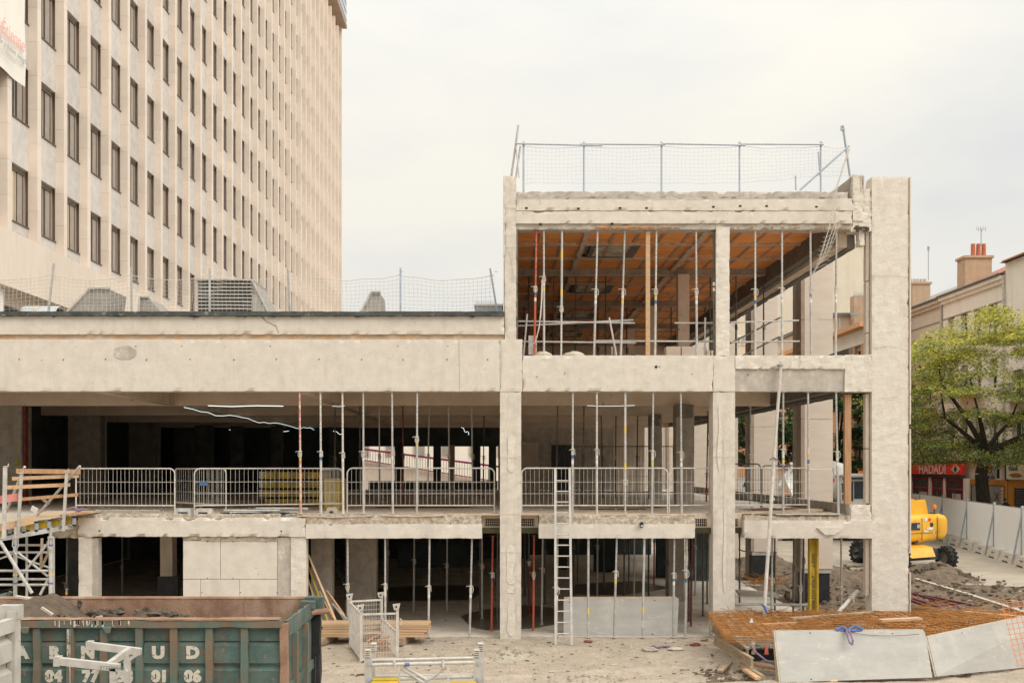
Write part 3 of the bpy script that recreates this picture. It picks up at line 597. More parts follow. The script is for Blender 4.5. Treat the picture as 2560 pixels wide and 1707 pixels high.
# ceiling of hollow clay tiles, joists and plaster ribs
tile = MB().rough(-.27, .27, -.245, .245, 0, .05, .3, .002, .004, 5).mesh('clay_tile', CLAY)
RIBY = []
for b0 in [D+.45]+[y+.3 for y in BY[:-1]]:
    pass
joistx = [.42+.665*i for i in range(13)]
cnt = 0
rest = MB()
bays = [(D+.42, 31.0), (31.3, 37.1), (37.4, 43.2), (43.5, 49.3)]
for bi, (ya, yb) in enumerate(bays):
    ribs = [ya+(yb-ya)*t for t in (.37, .70)]
    for r in ribs:
        m = MB(); x = .4
        while x < 8.35:
            x2 = min(8.35, x+random.uniform(.4, 1.)); w = random.uniform(.035, .06); m.box(x, x2, r-w, r+w, 10.36+random.uniform(0, .012), 10.44); x = x2
        m.build('plaster_rib', PLAS, B)
    for jx in joistx[:-1]:
        w = .045
        MB().box(jx-w, jx+w, ya, yb, 10.418, 10.5).build('joist', CLAYJ, B)
    nrow = int(round((yb-ya)/.5)); dy = (yb-ya)/nrow
    for jx in joistx[:-1]:
        for r in range(nrow):
            yc = ya+dy*(r+.5); xc = jx+.3325
            if 2.6 < xc < 3.9 and ribs[0] < yc < ribs[1]+.05: continue
            if xc > 8.2: continue
            if bi < 2 and cnt < 290:
                o = inst('clay_tile', tile, B, (xc+random.uniform(-.006, .006), yc, 10.43+random.uniform(-.006, .006)), (random.uniform(-.008, .008), 0, 0), (1.06, dy/.5, 1)); cnt += 1
            else:
                z = 10.43+random.uniform(-.006, .006); rest.box(xc-.285, xc+.285, yc-dy*.485, yc+dy*.485, z, z+.05)
    # roof hatch in each bay
    m = MB(); m.box(2.75, 3.75, ribs[0]+.25, ribs[1]-.15, 10.425, 10.45); m.build('ceiling_hatch', HATCH, B)
    m = MB(); m.box(2.62, 2.75, ribs[0]+.1, ribs[1], 10.40, 10.5).box(3.75, 3.98, ribs[0]+.1, ribs[1], 10.40, 10.5).box(2.75, 3.75, ribs[0]+.1, ribs[0]+.25, 10.40, 10.5).box(2.75, 3.75, ribs[1]-.15, ribs[1], 10.40, 10.5)
    m.build('hatch_curb', CONDK, B)
    for xx in (2.36, 5.44):                       # scars of removed partitions, running away from the cut
        m = MB(); y = ya
        while y < yb:
            y2 = min(yb, y+random.uniform(.15, .4)); w = random.uniform(.05, .085); o_ = random.uniform(-.015, .015)
            m.box(xx-w+o_, xx+w+o_, y, y2, 10.33+random.uniform(0, .03), 10.44); y = y2
        m.build('partition_scar', PLAS, B)
rest.build('clay_tile', CLAY, B, kind='stuff')
# dark concrete inner face at the left of the upper room
m = MB(); m.rough(fx(1291.2), fx(1295), D+.02, D+.3, fz(888), fz(575), .06, .01, .02, 91); m.build('dark_reveal', CONDK, B)
# light cables still glowing under the beams
def cable(name, pts, r=.012, mat=LEDM):
    m = MB(); m.path(pts, r, n=5); return m.build(name, mat, B)
pts = []
for i in range(25):
    t = i/24; y = 31.2+t*19; px = 460+325*(1-31.2/y)/(1-31.2/50.2); yb = min(abs(y-b) for b in BY)
    pts.append((X(px, y), y, 6.13-.10*min(1, yb/3.)*(1 if i % 3 else .7)+random.uniform(-.03, .03)))
cable('light_cable', pts, .006)
cable('light_cable', [P(x, y, 31.) for x, y in ((520, 1014), (580, 1016), (640, 1014), (708, 1015))], .008)
cable('light_cable', [P(x, y, 31.) for x, y in ((830, 1015), (850, 1016), (862, 1014))], .004)
cable('light_cable', [P(x, y, 45.) for x, y in ((833, 1077), (842, 1079), (848, 1085), (856, 1085))], .007)
cable('light_cable', [P(x, y, 45.) for x, y in ((1153, 1068), (1159, 1070), (1162, 1079), (1166, 1080), (1168, 1078), (1172, 1081), (1171, 1087))], .007)
cable('light_cable', [P(x, y, 48.) for x, y in ((693, 1079), (705, 1079), (722, 1077))], .008)
cable('light_cable', [P(x, y, 48.) for x, y in ((573, 1074), (590, 1075))], .008)
cable('light_cable', [P(x, y, 31.) for x, y in ((1468, 1013.5), (1500, 1015), (1545, 1015), (1587, 1013))], .004)
text('spray_mark', 'F', P(37, 1130, 30.95), .34, SGRN, (1, 0, 0), B, sx=.6, bold=.01)
text('spray_mark', 'A', P(37, 1164, 30.95), .34, SGRN, (1, 0, 0), B, sx=.6, bold=.02)
text('spray_mark', 'G', P(234, 1160, 37.05), .34, SGRN, (1, 0, 0), B, sx=.4, bold=.0)
# clad columns of the open side
CY_ = [31., 37.1, 43.2, 49.3, 55.4]
for i, y in enumerate(CY_):
    c = thing('clad_column', ('stone clad column with a black base, standing first behind the cut end' if i == 0 else
        'stone clad column with a black base and rebar heaped at its foot, second behind the cut end' if i == 1 else
        'stone clad column seen between the mid column and the net props, third behind the cut end' if i == 2 else
        'stone clad column seen just beside the mid column in the middle storey' if i == 3 else
        'stone clad column farthest away along the open side'), 'column', (9.94, y, 0), 'stone clad columns along the open side')
    z0 = 1.1 if i < 2 else .3; h = 3.1/2
    MB().box(9.47, 9.9, y+.5, y+.9, .0, 10.8).build('core', CONG, c)
    MB().rough(9.52, 10.36, y+.02, y+.46, .0, z0-.14, .2, .006, .01, y).build('base', BLACKB if i == 0 else BLACKB, c, label='blackened damp base' if i < 2 else None)
    MB().rough(9.50, 10.40, y+.0, y+.48, z0-.14, z0-.005, .3, .003, .008, y).build('plinth', CONG, c)
    z = z0
    while z < 10.7:
        z2 = min(10.8, z+h); MB().box(9.56, 10.44, y-.03, y+.0, z, z2-.012).build('stone_slab', CLAD, c)
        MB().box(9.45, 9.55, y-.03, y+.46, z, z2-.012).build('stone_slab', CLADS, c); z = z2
# ================================================================ OFFICE TOWER
TX = -14.8; PITCH = 1.957; Y00 = 30.36; FH = 3.27; SILL0 = 11.95; TOPZ = 45.9
T = thing('office_tower', 'tall pale stone office tower with close vertical fins and narrow dark windows', 'tower', (-20, 60, 0))
MB().box(-34, -15.3, Y00-PITCH*2, Y00+33*PITCH-.3, 9.3, TOPZ).build('wall_core', STON, T)
MB().box(-34, TX, Y00+33*PITCH-.28, Y00+33*PITCH, 0, TOPZ).build('end_wall', STON, T)
# windows: frame with a side panel, pane behind
wm = MB(); BW = PITCH-.27; H = 1.80
for b in ((0, .05, 0, H), (BW-.06, BW, 0, H), (.05, BW-.06, 0, .05), (.05, BW-.06, H-.06, H), (BW*.60, BW*.60+.05, .05, H-.06)):
    wm.box(-.06, .0, b[0], b[1], b[2], b[3])
wm.box(-.045, -.012, BW*.70, BW-.06, .05, H-.06)          # taupe side panel
wm.box(-.06, .012, BW*.70-.03, BW*.70, .05, H-.06, 1); wm.box(-.06, .008, BW-.13, BW-.10, .05, H-.06, 1)
wm.box(-.02, .03, BW*.30, BW-.06, H-.16, H-.06, 1)
wmesh = wm.mesh('window', [WFR, WFD])
pm = MB(); pm.box(-.035, -.025, .05, BW*.70-.03, .05, H-.06); pmesh = pm.mesh('pane', GLS)
sm = MB(); sm.box(-.14, .035, -.005, BW+.005, -.05, -.01); smesh = sm.mesh('sill', WFD)
blm = MB(); blm.box(-.03, -.02, .05, BW*.70-.03, .05, H-.06); blmesh = blm.mesh('blind', BLIND)
spm = MB(); spm.box(-.3, .0, 0, BW-.006, 0, FH-H-.05).box(-.3, .0, 0, 0, 0, 0); spmesh = spm.mesh('spandrel_panel', STONG)
blkm = MB().box(-.30, 0, 0, .27, 0, FH/3-.006).mesh('stone_block', STON)
nw = 0; restb = MB(); restsp = MB(); nb = ns = 0
def vis(x, y, z):
    px = CX+F*x/y; py = CY-F*(z-CH)/y
    return px > -90 and py > -70
for n in range(-2, 33):
    y0 = Y00+PITCH*n
    if y0 < 26: continue
    for k in range(0, 11):
        zs = SILL0+FH*k
        if zs+H > TOPZ: continue
        yc = y0+BW
        if vis(TX, yc, zs-1.4):
            w = inst('window', wmesh, T, (TX-.42, y0, zs)); nw += 1
            if (n == 0 and k == 0) or (n < 14 and (n*7+k*13) % 11 == 3): inst('blind', blmesh, w, (0, 0, 0), scale=(1, 1, 1)).location = (0, 0, 0)
            elif n < 24:
                p_ = bpy.data.objects.new('pane', pmesh); COL.objects.link(p_); p_.parent = w
            if n < 22:
                s_ = bpy.data.objects.new('sill', smesh); COL.objects.link(s_); s_.parent = w; s_.location = (.13, 0, 0)
        zl = zs-(FH-H); z1 = zs-.05
        if k == 0: zl = 11.4
        if vis(TX, yc, zl):
            if ns < 285:
                inst('spandrel_panel', spmesh, T, (TX-.29, y0+.003, zl), scale=(1, 1, (z1-zl)/(FH-H-.05))); ns += 1
            else: restsp.box(TX-.55, TX-.29, y0+.003, y0+BW-.003, zl, z1)
    for j in range(0, 32):                        # fin blocks
        z = 11.4+j*FH/3
        if z > TOPZ-1: break
        if not vis(TX, y0, z) : continue
        if n < 17 and nb < 290: inst('stone_block', blkm, T, (TX, y0-.27, z)); nb += 1
        else: restb.box(TX-.3, TX, y0-.27, y0, z, z+FH/3-.006)
restb.build('stone_block', STON, T, kind='stuff')
restsp.build('spandrel_panel', STONG, T, kind='stuff')
for n in range(-2, 26):                           # base band slabs
    y0 = Y00+PITCH*n
    MB().box(TX-.6, TX+.14, y0+.004, y0+PITCH-.004, 9.68, 11.38).build('base_slab', STONB, T)
for n in range(-2, 30): MB().box(TX-.02, TX+.09, Y00+PITCH*n-.3, Y00+PITCH*n+.02, 11.385, 11.40).build('fin_foot', WFD, T)
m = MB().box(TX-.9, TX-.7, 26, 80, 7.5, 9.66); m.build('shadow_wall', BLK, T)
MB().box(TX-.5, TX-.1, 28.5, 30.05, 8., 9.66).build('pier', SWHT, T)
MB().box(TX-.6, TX+.45, Y00+20*PITCH, Y00+33*PITCH+.2, TOPZ, TOPZ+.35).build('cornice', CLADS, T)
m = MB(); y = Y00+22*PITCH
while y < Y00+33*PITCH+.3:
    m.box(TX+.36, TX+.42, y, y+.05, TOPZ+.35, TOPZ+3.0); y += .65
for z in (TOPZ+.7, TOPZ+1.5, TOPZ+2.3, TOPZ+3.0): m.box(TX+.35, TX+.43, Y00+22*PITCH, Y00+33*PITCH+.2, z, z+.06)
m.build('roof_railing', GALVB, T)
# banner
bn = thing('banner', 'cream cloth banner with red script hung on the stone tower', 'banner', (TX+.1, 28, 16.1))
m = MB(); N1 = 26
for j in range(13):
    for i in range(N1+1):
        y = 25.2+(31.-25.2)*i/N1; z = 16.08+8*j/12
        m.v.append((TX+.1+.05*noise.noise(Vector((y*1.1, z*.6, 0)))+.02*math.sin(y*5+z), y, z+.04*noise.noise(Vector((y, 0, z)))))
for j in range(12):
    for i in range(N1): a = j*(N1+1)+i; m.f.append((a, a+1, a+N1+2, a+N1+1)); m.m.append(0)
m.build('cloth', BANN, bn, smooth=True)
text('lettering', 'Saint-Étienne', (TX+.2, 30.78, 17.05), .62, PINK, (0, 1, 0), bn, sx=.78, align='RIGHT', shear=.15)
text('lettering', 'ville créative design', (TX+.2, 30.86, 16.72), .26, GRYT, (0, 1, 0), bn, sx=.9, align='RIGHT', shear=.15)
m = MB()
for z in (16.55, 16.48): m.box(TX+.19, TX+.195, 27, 30.2, z, z+.012)
m.build('printed_line', GRYT, bn)
# ================================================================ THINGS ON THE LOW ROOF (z 8.0)
RZ = 8.0
def net(name, parent, posts, z0f, z1f, cell, r, mat, sag=.12, jit=.02, ropes=True):
    """posts: list of (x,y); vertical net between them, sagging top and bottom ropes"""
    m = MB(); m2 = MB(); m3 = MB()
    for (a, b) in zip(posts, posts[1:]):
        L_ = math.hypot(b[0]-a[0], b[1]-a[1]); nu = max(2, int(L_/cell))
        def pt(u, v):
            s = 4*u*(1-u); z0 = z0f(a)*(1-u)+z0f(b)*u+sag*.35*noise.noise(Vector((a[0]+u*3, 1, 2))); z1 = z1f(a)*(1-u)+z1f(b)*u-sag*s
            j = Vector((noise.noise(Vector((a[0]+u*L_*2.2, v*3., 0))), noise.noise(Vector((a[0]+u*L_*2, v*3, 5)))*2, noise.noise(Vector((a[0]+u*L_*2, v*3, 9)))))*jit
            return Vector((a[0]+(b[0]-a[0])*u, a[1]+(b[1]-a[1])*u, z0+(z1-z0)*v))+j
        hh = z1f(a)-z0f(a); nv = max(2, int(hh/cell))
        for i in range(1, nu): m.path([pt(i/nu, k/6) for k in range(7)], r, n=3)
        for j in range(1, nv): m.path([pt(k/14, j/nv) for k in range(15)], r, n=3)
        m2.path([pt(k/14, 1) for k in range(15)], r*2.2, n=5); m3.path([pt(k/14, 0) for k in range(15)], r*2, n=5)
    m.build('net', mat, parent, kind=None); m2.build('edge_rope', mat, parent); m3.build('edge_rope', mat, parent)
nf = thing('safety_net_fence', 'white safety net sagging between thin posts along the low roof edge', 'net fence', (0, D+.5, RZ))
pp = []
for px, top, lean in ((-160, 660, 0), (128, 659, .10), (328, 668, 0), (524, 671, 0), (722, 671, -.03), (1001, 670, 0), (1236, 671, -.11)):
    x = fx(px)*1.02; y = D+.5; pp.append((x, y)); zt = Z(top, y)
    if px > 0:
        m = MB(); m.bar((x-lean, y, RZ), (x+lean*.6 if lean > 0 else x+lean, y, zt), .045, .045); m.box(x-lean-.04, x-lean+.04, y-.04, y+.04, RZ, RZ+.16); m.tube((x, y-.03, zt-.08), (x+.07, y-.05, zt-.1), .008, n=5)
        m.build('post', GALV if px < 900 else GALVB, nf)
net('net', nf, pp, lambda a: RZ+.12, lambda a: 9.17, .105, .0042, CORD, sag=.13, jit=.03)
def roofthing(name, label, cat, loc): return thing(name, label, cat, loc)
# louvred vent housing
v = roofthing('louvre_housing', 'grey louvred vent housing with a sloping back on the low roof', 'vent', (-7, 27.5, RZ))
yv = 27.0; x0, x1 = X(492, yv), X(630, yv); zt = Z(702, yv)
m = MB()
for i in range(13):
    z = RZ+.05+i*(zt-RZ-.1)/12.5
    MB().hexa([(x0, yv-.03, z), (x1, yv-.03, z), (x1, yv+.04, z+.05), (x0, yv+.04, z+.05), (x0, yv-.03, z+.018), (x1, yv-.03, z+.018), (x1, yv+.04, z+.068), (x0, yv+.04, z+.068)]).build('louvre', VENTG, v)
MB().box(x0+.02, x1-.02, yv+.05, yv+.1, RZ, zt).build('back', BLK, v)
MB().box(x0-.02, x1+.03, yv-.05, yv+1.6, zt, zt+.04).build('lid', VENTG, v)
xs1 = X(690, yv)
MB().hexa([(x1, yv+.0, RZ), (xs1, yv+.0, RZ), (xs1, yv+1.6, RZ), (x1, yv+1.6, RZ), (x1, yv+.0, zt), (x1+.02, yv+.0, zt), (x1+.02, yv+1.6, zt), (x1, yv+1.6, zt)]).build('sloping_side', SLATE, v)
m = MB(); m.hexa([(x1+.02, yv-.04, RZ), (X(682, yv), yv-.04, RZ), (X(682, yv), yv-.005, RZ), (x1+.02, yv-.005, RZ), (x1+.02, yv-.04, Z(738, yv)), (X(648, yv), yv-.04, Z(738, yv)), (X(648, yv), yv-.005, Z(738, yv)), (x1+.02, yv-.005, Z(738, yv))])
m.build('cheek', HATCH if False else VENTG, v)
MB().bar((x1+.02, yv-.06, zt), (xs1+.02, yv-.06, RZ+.02), .03, .03).build('rail', GALVL, v)
# wedge skylights / stair noses
def wedge(px0, px1, pxt0, pxt1, top, y, mat, label, name='roof_light'):
    r = thing(name, label, 'roof light', (X(px0, y), y, RZ)); a, b, c, d = X(px0, y), X(px1, y), X(pxt0, y), X(pxt1, y); zt = Z(top, y)
    MB().hexa([(a, y, RZ), (b, y, RZ), (b, y+1.2, RZ), (a, y+1.2, RZ), (c, y, zt), (d, y, zt), (d, y+1.2, zt), (c, y+1.2, zt)]).build('hood', mat, r)
    MB().bar((a-.03, y-.03, RZ), (c-.02, y-.03, zt+.02), .05, .05).build('edge_trim', GALVL, r)
    MB().bar((c-.02, y-.03, zt+.02), (d+.02, y-.03, zt+.02), .05, .05).build('top_trim', VENTG, r)
    return r
wedge(880, 955, 930, 950, 733, 27.2, VENTG, 'grey wedge shaped roof light below the open sky, right of the tower')
wedge(130, 262, 225, 275, 724, 27., SLATE, 'dark slate roof wedge beside the pale round duct')
wedge(345, 445, 352, 372, 745, 27.6, SLATE, 'low broken slate wedge beside the short bent duct')
d = thing('round_duct', 'fat pale blue round duct lying on the low roof', 'duct', (X(100, 27), 27, RZ+.3))
m = MB(); m.lathe((X(58, 27), 27, RZ+.32), [(.1, 0), (.3, .02), (.31, .1), (.31, .98), (.28, 1.0)], n=18, axis='x'); m.build('pipe', PIPE, d, smooth=True)
m = MB(); m.lathe((X(94, 27), 27, RZ+.32), [(.318, 0), (.318, .09)], n=18, axis='x'); m.build('band', BOARDE, d, smooth=True)
m = MB(); m.lathe((X(128, 27), 27, RZ+.25), [(.2, 0), (.17, .3), (.16, .3), (.02, .28)], n=14, axis='x'); m.build('open_end', BLK, d)
d = thing('bent_duct', 'short bent grey duct standing behind a net post on the low roof', 'duct', (X(325, 27), 27, RZ))
m = MB(); m.tube((X(325, 27), 27, RZ), (X(325, 27), 27, RZ+.42), .11, n=12).tube((X(325, 27), 27, RZ+.42), (X(372, 27), 27.3, RZ+.25), .10, .09, n=12); m.build('pipe', VENTG, d, smooth=True)
d = thing('roof_vent', 'pair of small grey vent pipes near the raised room', 'vent pipe', (X(1175, 27), 27, RZ))
m = MB()
for px in (1171, 1179): m.tube((X(px, 27), 27, RZ), (X(px, 27), 27, RZ+.42), .03, n=8).tube((X(px, 27), 27, RZ+.38), (X(px, 27), 27, RZ+.42), .045, n=8)
m.build('pipe', GALV, d)
d = thing('roof_plinth', 'low white plinth with a thin rail beside the raised room', 'plinth', (X(1215, 28), 28, RZ))
MB().box(X(1187, 28), X(1256, 28), 28, 29, RZ, Z(765, 28)).build('body', PIPE, d); MB().box(X(1185, 28), X(1258, 28), 27.97, 28.9, Z(765, 28), Z(760, 28)).build('cap', SWHT, d)
MB().path([(X(1188, 28), 28, Z(756, 28)), (X(1240, 28), 28, Z(756, 28))], .01).build('rail', GALV, d)
# net fence on top of the roof
nf = thing('roof_safety_fence', 'tall pale blue tube and net guard fence on top of the high roof', 'net fence', (fx(1700), D+.6, 11.0))
y = D+.55; k = y/D
def rx(px): return X(px, y)
posts = [(1309, 355), (1460, 355), (1654, 355), (1849, 355), (2052, 354)]
for px, t in posts:
    m = MB(); m.tube((rx(px), y, 10.9), (rx(px), y, Z(t, y)), .026, n=8); m.box(rx(px)-.04, rx(px)+.04, y-.05, y-.02, Z(t+9, y), Z(t+4, y)).box(rx(px)-.04, rx(px)+.05, y-.05, y+.02, 11., 11.1)
    m.build('post', GALVB, nf)
for a, b, za, zb in ((1290, 1505, 361, 366), (1450, 1663, 362, 363.5), (1655, 1862, 361, 365), (1850, 2057, 362, 363)):
    MB().tube((rx(a), y-.05, Z(za, y)), (rx(b), y-.05, Z(zb, y)), .024, n=8).build('top_rail', GALVB, nf)
m = MB().tube(P(1278, 444, y), P(1296, 314, y), .028, n=8).tube(P(1290, 444, y), P(1301, 366, y), .024, n=8).tube(P(1298, 444, y-.2), P(1290, 360, y), .02, n=8); m.build('leaning_post', GALV, nf)
m = MB().tube(P(2107, 314, y), P(2125, 442, y+.3), .03, n=8).tube(P(2123, 365, y), P(2000, 475, y), .026, n=8).tube(P(2046, 380, y), P(2050, 440, y), .02, n=8).tube(P(1989, 440, y), P(1990, 475, y), .022, n=8).box(P(2100, 0, y).x, P(2112, 0, y).x, y-.03, y, Z(326, y), Z(323, y)).tube(P(2103, 315, y), P(2104, 328, y), .02, n=6)
m.build('brace', GALVB, nf)
pp = [(rx(px), y) for px in (1309, 1460, 1654, 1849, 2052, 2123)]
net('net', nf, pp, lambda a: Z(458 if a[0] < rx(2000) else 440, y), lambda a: Z(366, y), .1, .0028, CORDB, sag=.05, jit=.025)
# torn bundle of net hanging down past the roof corner
nb_ = thing('hanging_net', 'bundle of white net hanging from the roof corner over the open bay', 'net', (fx(2080), D-.2, 9.5))
m = MB(); random.seed(5)
tops = [(2085+random.uniform(-5, 8), 452) for _ in range(9)]
for i, (a, b) in enumerate(tops):
    t = i/8; mid = (2072+t*24+random.uniform(-2, 2), 560+random.uniform(-8, 8)); low = (2040+t*32, 668-t*36)
    pts = [P(2127-3*i*.5, 372, D), P(a, b+20, D-.15), P(*mid, D-.25), P(*low, D-.2), P(2028, 690, D-.1)]
    if i > 5: pts = pts[1:-1]
    q = []
    for u, v_ in zip(pts, pts[1:]):
        for kk in range(5): q.append(u.lerp(v_, kk/5)+Vector((random.uniform(-.012, .012), 0, random.uniform(-.01, .01))))
    q.append(pts[-1]); m.path(q, .0055, n=4)
for j in range(9):
    z = 585+j*11; u0 = P(2066-(z-560)*.33, z+8, D-.24); u1 = P(2095-(z-560)*.22, z, D-.24); pts = [u0.lerp(u1, t/4)-Vector((0, 0, .03*math.sin(t/4*math.pi*2))) for t in range(5)]
    m.path(pts, .005, n=3)
m.build('net', CORD, nb_)
m = MB().path([P(2028, 690, D-.1), P(2029, 735, D-.08), P(2024, 750, D-.08)], .007, n=4); m.build('tie_rope', CORD, nb_)
# ================================================================ PROPS
def prop(label, xt, xb, zt, zb, y, col='g', yt=None, cf=.52, low=False, group=None, side=1, stick=1, r=.030, name='steel_prop', holes_=True, detail=True, base_big=False):
    """adjustable steel prop from (xb,y,zb) to (xt,yt,zt); cf = height fraction of the collar"""
    yt = y if yt is None else yt
    o = thing(name, label, 'prop', (xb, y, zb), group)
    a = Vector((xb, y, zb)); b = Vector((xt, yt, zt)); d = (b-a); Ln = d.length; u = d/Ln
    mats = {'g': (GALV, GALV), 'l': (GALVL, GALVL), 'r': (REDP, REDP), 'd': (GALVD, GALVD), 'rl': (REDW, REDW), 'lr': (GALVL, REDP), 'dr': (REDD, GALVD), 'R': (REDD, REDD), 'b': (GALV, GALVL), 'lg': (GALVL, GALV)}[col]
    mo, mi_ = mats; n = 10 if detail else 6
    c = a+u*Ln*cf; rO, rI = (r, r*.80); 
    if low: rO, rI = rI, rO
    MB().tube(a+u*.006, c, rO, n=n).build('outer_tube' if not low else 'inner_tube', mo, o, smooth=False)
    MB().tube(c, b-u*.006, rI, n=n).build('inner_tube' if not low else 'outer_tube', mi_, o)
    m = MB().box(a.x-.06, a.x+.06, a.y-.06, a.y+.06, a.z, a.z+.008); m.build('base_plate', PLT if detail else mo, o)
    m = MB().box(b.x-.06, b.x+.06, b.y-.06, b.y+.06, b.z-.008, b.z); m.build('top_plate', mi_, o)
    m = MB().tube(c-u*.10, c+u*.03, r*1.22, n=n).tube(c+u*.03, c+u*.055, r*1.5, n=n); cm = m.build('collar', GALVL if col not in 'dR' else GALVD, o)
    m = MB(); s = side; w = r
    lp = [c+Vector((s*w*(1.15+.9*math.sin(t)), -w*1.5, -.045+.085*math.cos(t)*-1)) for t in [math.pi*i/8 for i in range(9)]]
    lp2 = [c+Vector((w*1.55*math.cos(t), -w*1.35, -.04+.075*math.sin(t))) for t in [2*math.pi*i/12 for i in range(13)]]
    k_ = int(abs(xb*97)) % 3
    if k_ == 0: m.path(lp2, .0075, n=5)
    elif k_ == 1: m.path(lp, .008, n=5)
    else: m.path([c+Vector((-s*.09, -w*1.3, .025)), c+Vector((-s*.03, -w*1.4, .04)), c+Vector((s*.05, -w*1.4, .035)), c+Vector((s*.055, -w*1.3, -.1))], .008, n=5)
    if k_ != 2: m.path([c+Vector((-s*.11, -.02, .015)), c+Vector((-s*.10, -.03, .04)), c+Vector((0, -.035, .03))], .007, n=5)
    m.build('handle', GALVL if col not in 'dR' else GALVD, o)
    if detail and stick:
        for q in range(stick):
            zf = cf-.06-.045*q if not low else cf+.10+.3*q
            p0 = a+u*Ln*zf; mm = (STK, STK, STKY, STK, STKB, STK)[(int(abs(xb*31))+q*2) % 6] if not low else STKY
            MB().tube(p0, p0+u*(.09 if not low else .17), r*1.03, n=n, cap=False).build('sticker', mm, o)
    if detail and holes_:
        m = MB(); t0, t1 = (cf+.05, .97) if not low else (.03, cf-.05); nh = int(Ln*(t1-t0)/.10)
        for i in range(nh):
            p0 = a+u*Ln*(t0+(t1-t0)*i/nh)+Vector((0, -rI*1.02 if not low else -rO*1.02, 0)); e = .0065
            m.quad(p0+Vector((-e, 0, -e)), p0+Vector((e, 0, -e)), p0+Vector((e, 0, e)), p0+Vector((-e, 0, e)))
        m.build('pin_holes', HOLE, o, kind='stuff')
    return o
random.seed(11)
ORD = ['first', 'second', 'third', 'fourth', 'fifth', 'sixth', 'seventh', 'eighth', 'ninth', 'tenth', 'eleventh', 'twelfth']
Z1 = 3.08; S1 = 6.155
def row(items, y, zt, zb, what, grp, **kw):
    for i, it in enumerate(items):
        xt, xb, col, cf, lab = it[:5]; ex = it[5] if len(it) > 5 else {}
        k2 = dict(kw); k2.update(ex); yy = k2.pop('y', y); z1_ = k2.pop('zt', zt); z0_ = k2.pop('zb', zb)
        prop(lab, X(xt, yy), X(xb, yy), z1_, z0_, yy, col, cf=cf, group=grp, **k2)
yF = D+.06
# middle storey, front row, left bay
row([(749, 752, 'rl', .50, 'flaking red lower prop of the middle storey, first beside the long barrier'),
     (801, 803, 'l', .50, 'dusty pale prop in the middle storey standing next to the red one'),
     (856, 858, 'l', .49, 'pale prop in the middle storey with an oval handle beside the barrier end'),
     (908, 909, 'g', .50, 'steel prop in the middle storey, first in front of the wide barrier'),
     (980, 982, 'g', .51, 'steel prop with a yellow sticker low down, middle storey wide bay'),
     (1043, 1042, 'g', .62, 'steel prop with the highest collar, nearest left of the pale central column')],
    yF, S1, Z1+.03, '', 'front row of props, middle storey', stick=1)
row([(1432, 1431, 'g', .52, 'middle storey prop standing just right of the ladder top'),
     (1492, 1492, 'l', .52, 'middle storey prop, second right of the ladder top'),
     (1563, 1563, 'lg', .27, 'upside down prop with its collar low, middle storey right bay', {'low': True}),
     (1633, 1630, 'g', .51, 'middle storey prop standing left of the barrier joint'),
     (1702, 1704, 'g', .50, 'middle storey prop in front of the thick inner column')],
    yF, S1, Z1, '', 'front row of props, middle storey', stick=2)
row([(1958, 1958, 'g', .52, 'middle storey prop tied with a rag to the leaning pole'),
     (2020, 2022, 'g', .52, 'middle storey prop at the rounded barrier corner with an orange sticker'),
     (2090, 2096, 'g', .50, 'middle storey prop just left of the orange timber post')],
    yF, S1, Z1+.02, '', 'front row of props, middle storey', stick=2)
# second rows, middle storey
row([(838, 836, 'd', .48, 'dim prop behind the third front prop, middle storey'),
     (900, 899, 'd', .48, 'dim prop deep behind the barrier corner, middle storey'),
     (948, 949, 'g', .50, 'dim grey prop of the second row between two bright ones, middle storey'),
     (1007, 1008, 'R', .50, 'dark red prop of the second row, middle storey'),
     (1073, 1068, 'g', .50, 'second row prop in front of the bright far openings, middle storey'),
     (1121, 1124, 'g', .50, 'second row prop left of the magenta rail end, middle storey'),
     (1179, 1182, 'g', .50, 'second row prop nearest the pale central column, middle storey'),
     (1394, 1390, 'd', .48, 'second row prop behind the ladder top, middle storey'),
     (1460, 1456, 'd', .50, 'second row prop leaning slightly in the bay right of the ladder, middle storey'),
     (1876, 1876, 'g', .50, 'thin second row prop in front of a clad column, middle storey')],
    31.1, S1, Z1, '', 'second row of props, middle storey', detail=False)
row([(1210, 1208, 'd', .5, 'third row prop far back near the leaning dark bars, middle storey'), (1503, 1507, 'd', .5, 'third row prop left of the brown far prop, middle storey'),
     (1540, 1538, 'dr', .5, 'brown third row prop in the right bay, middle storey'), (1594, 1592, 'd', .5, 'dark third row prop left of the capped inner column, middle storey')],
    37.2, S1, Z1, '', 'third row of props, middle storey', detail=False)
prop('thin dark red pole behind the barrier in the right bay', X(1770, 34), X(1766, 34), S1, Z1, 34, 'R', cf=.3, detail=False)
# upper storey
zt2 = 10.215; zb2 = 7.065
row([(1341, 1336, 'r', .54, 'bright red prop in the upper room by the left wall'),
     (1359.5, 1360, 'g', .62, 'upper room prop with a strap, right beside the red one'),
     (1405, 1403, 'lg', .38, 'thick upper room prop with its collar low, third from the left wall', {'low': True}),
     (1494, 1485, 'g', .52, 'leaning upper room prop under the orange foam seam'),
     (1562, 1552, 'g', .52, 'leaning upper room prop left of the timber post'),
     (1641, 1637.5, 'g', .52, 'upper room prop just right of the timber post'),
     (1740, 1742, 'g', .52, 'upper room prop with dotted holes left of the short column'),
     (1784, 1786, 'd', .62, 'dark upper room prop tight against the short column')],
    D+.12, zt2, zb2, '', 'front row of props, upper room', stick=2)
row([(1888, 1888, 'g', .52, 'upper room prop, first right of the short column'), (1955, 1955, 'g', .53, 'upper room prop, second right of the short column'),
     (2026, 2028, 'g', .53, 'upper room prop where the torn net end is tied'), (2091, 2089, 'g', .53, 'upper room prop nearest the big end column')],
    D+.12, zt2, zb2, '', 'front row of props, upper room', stick=2)
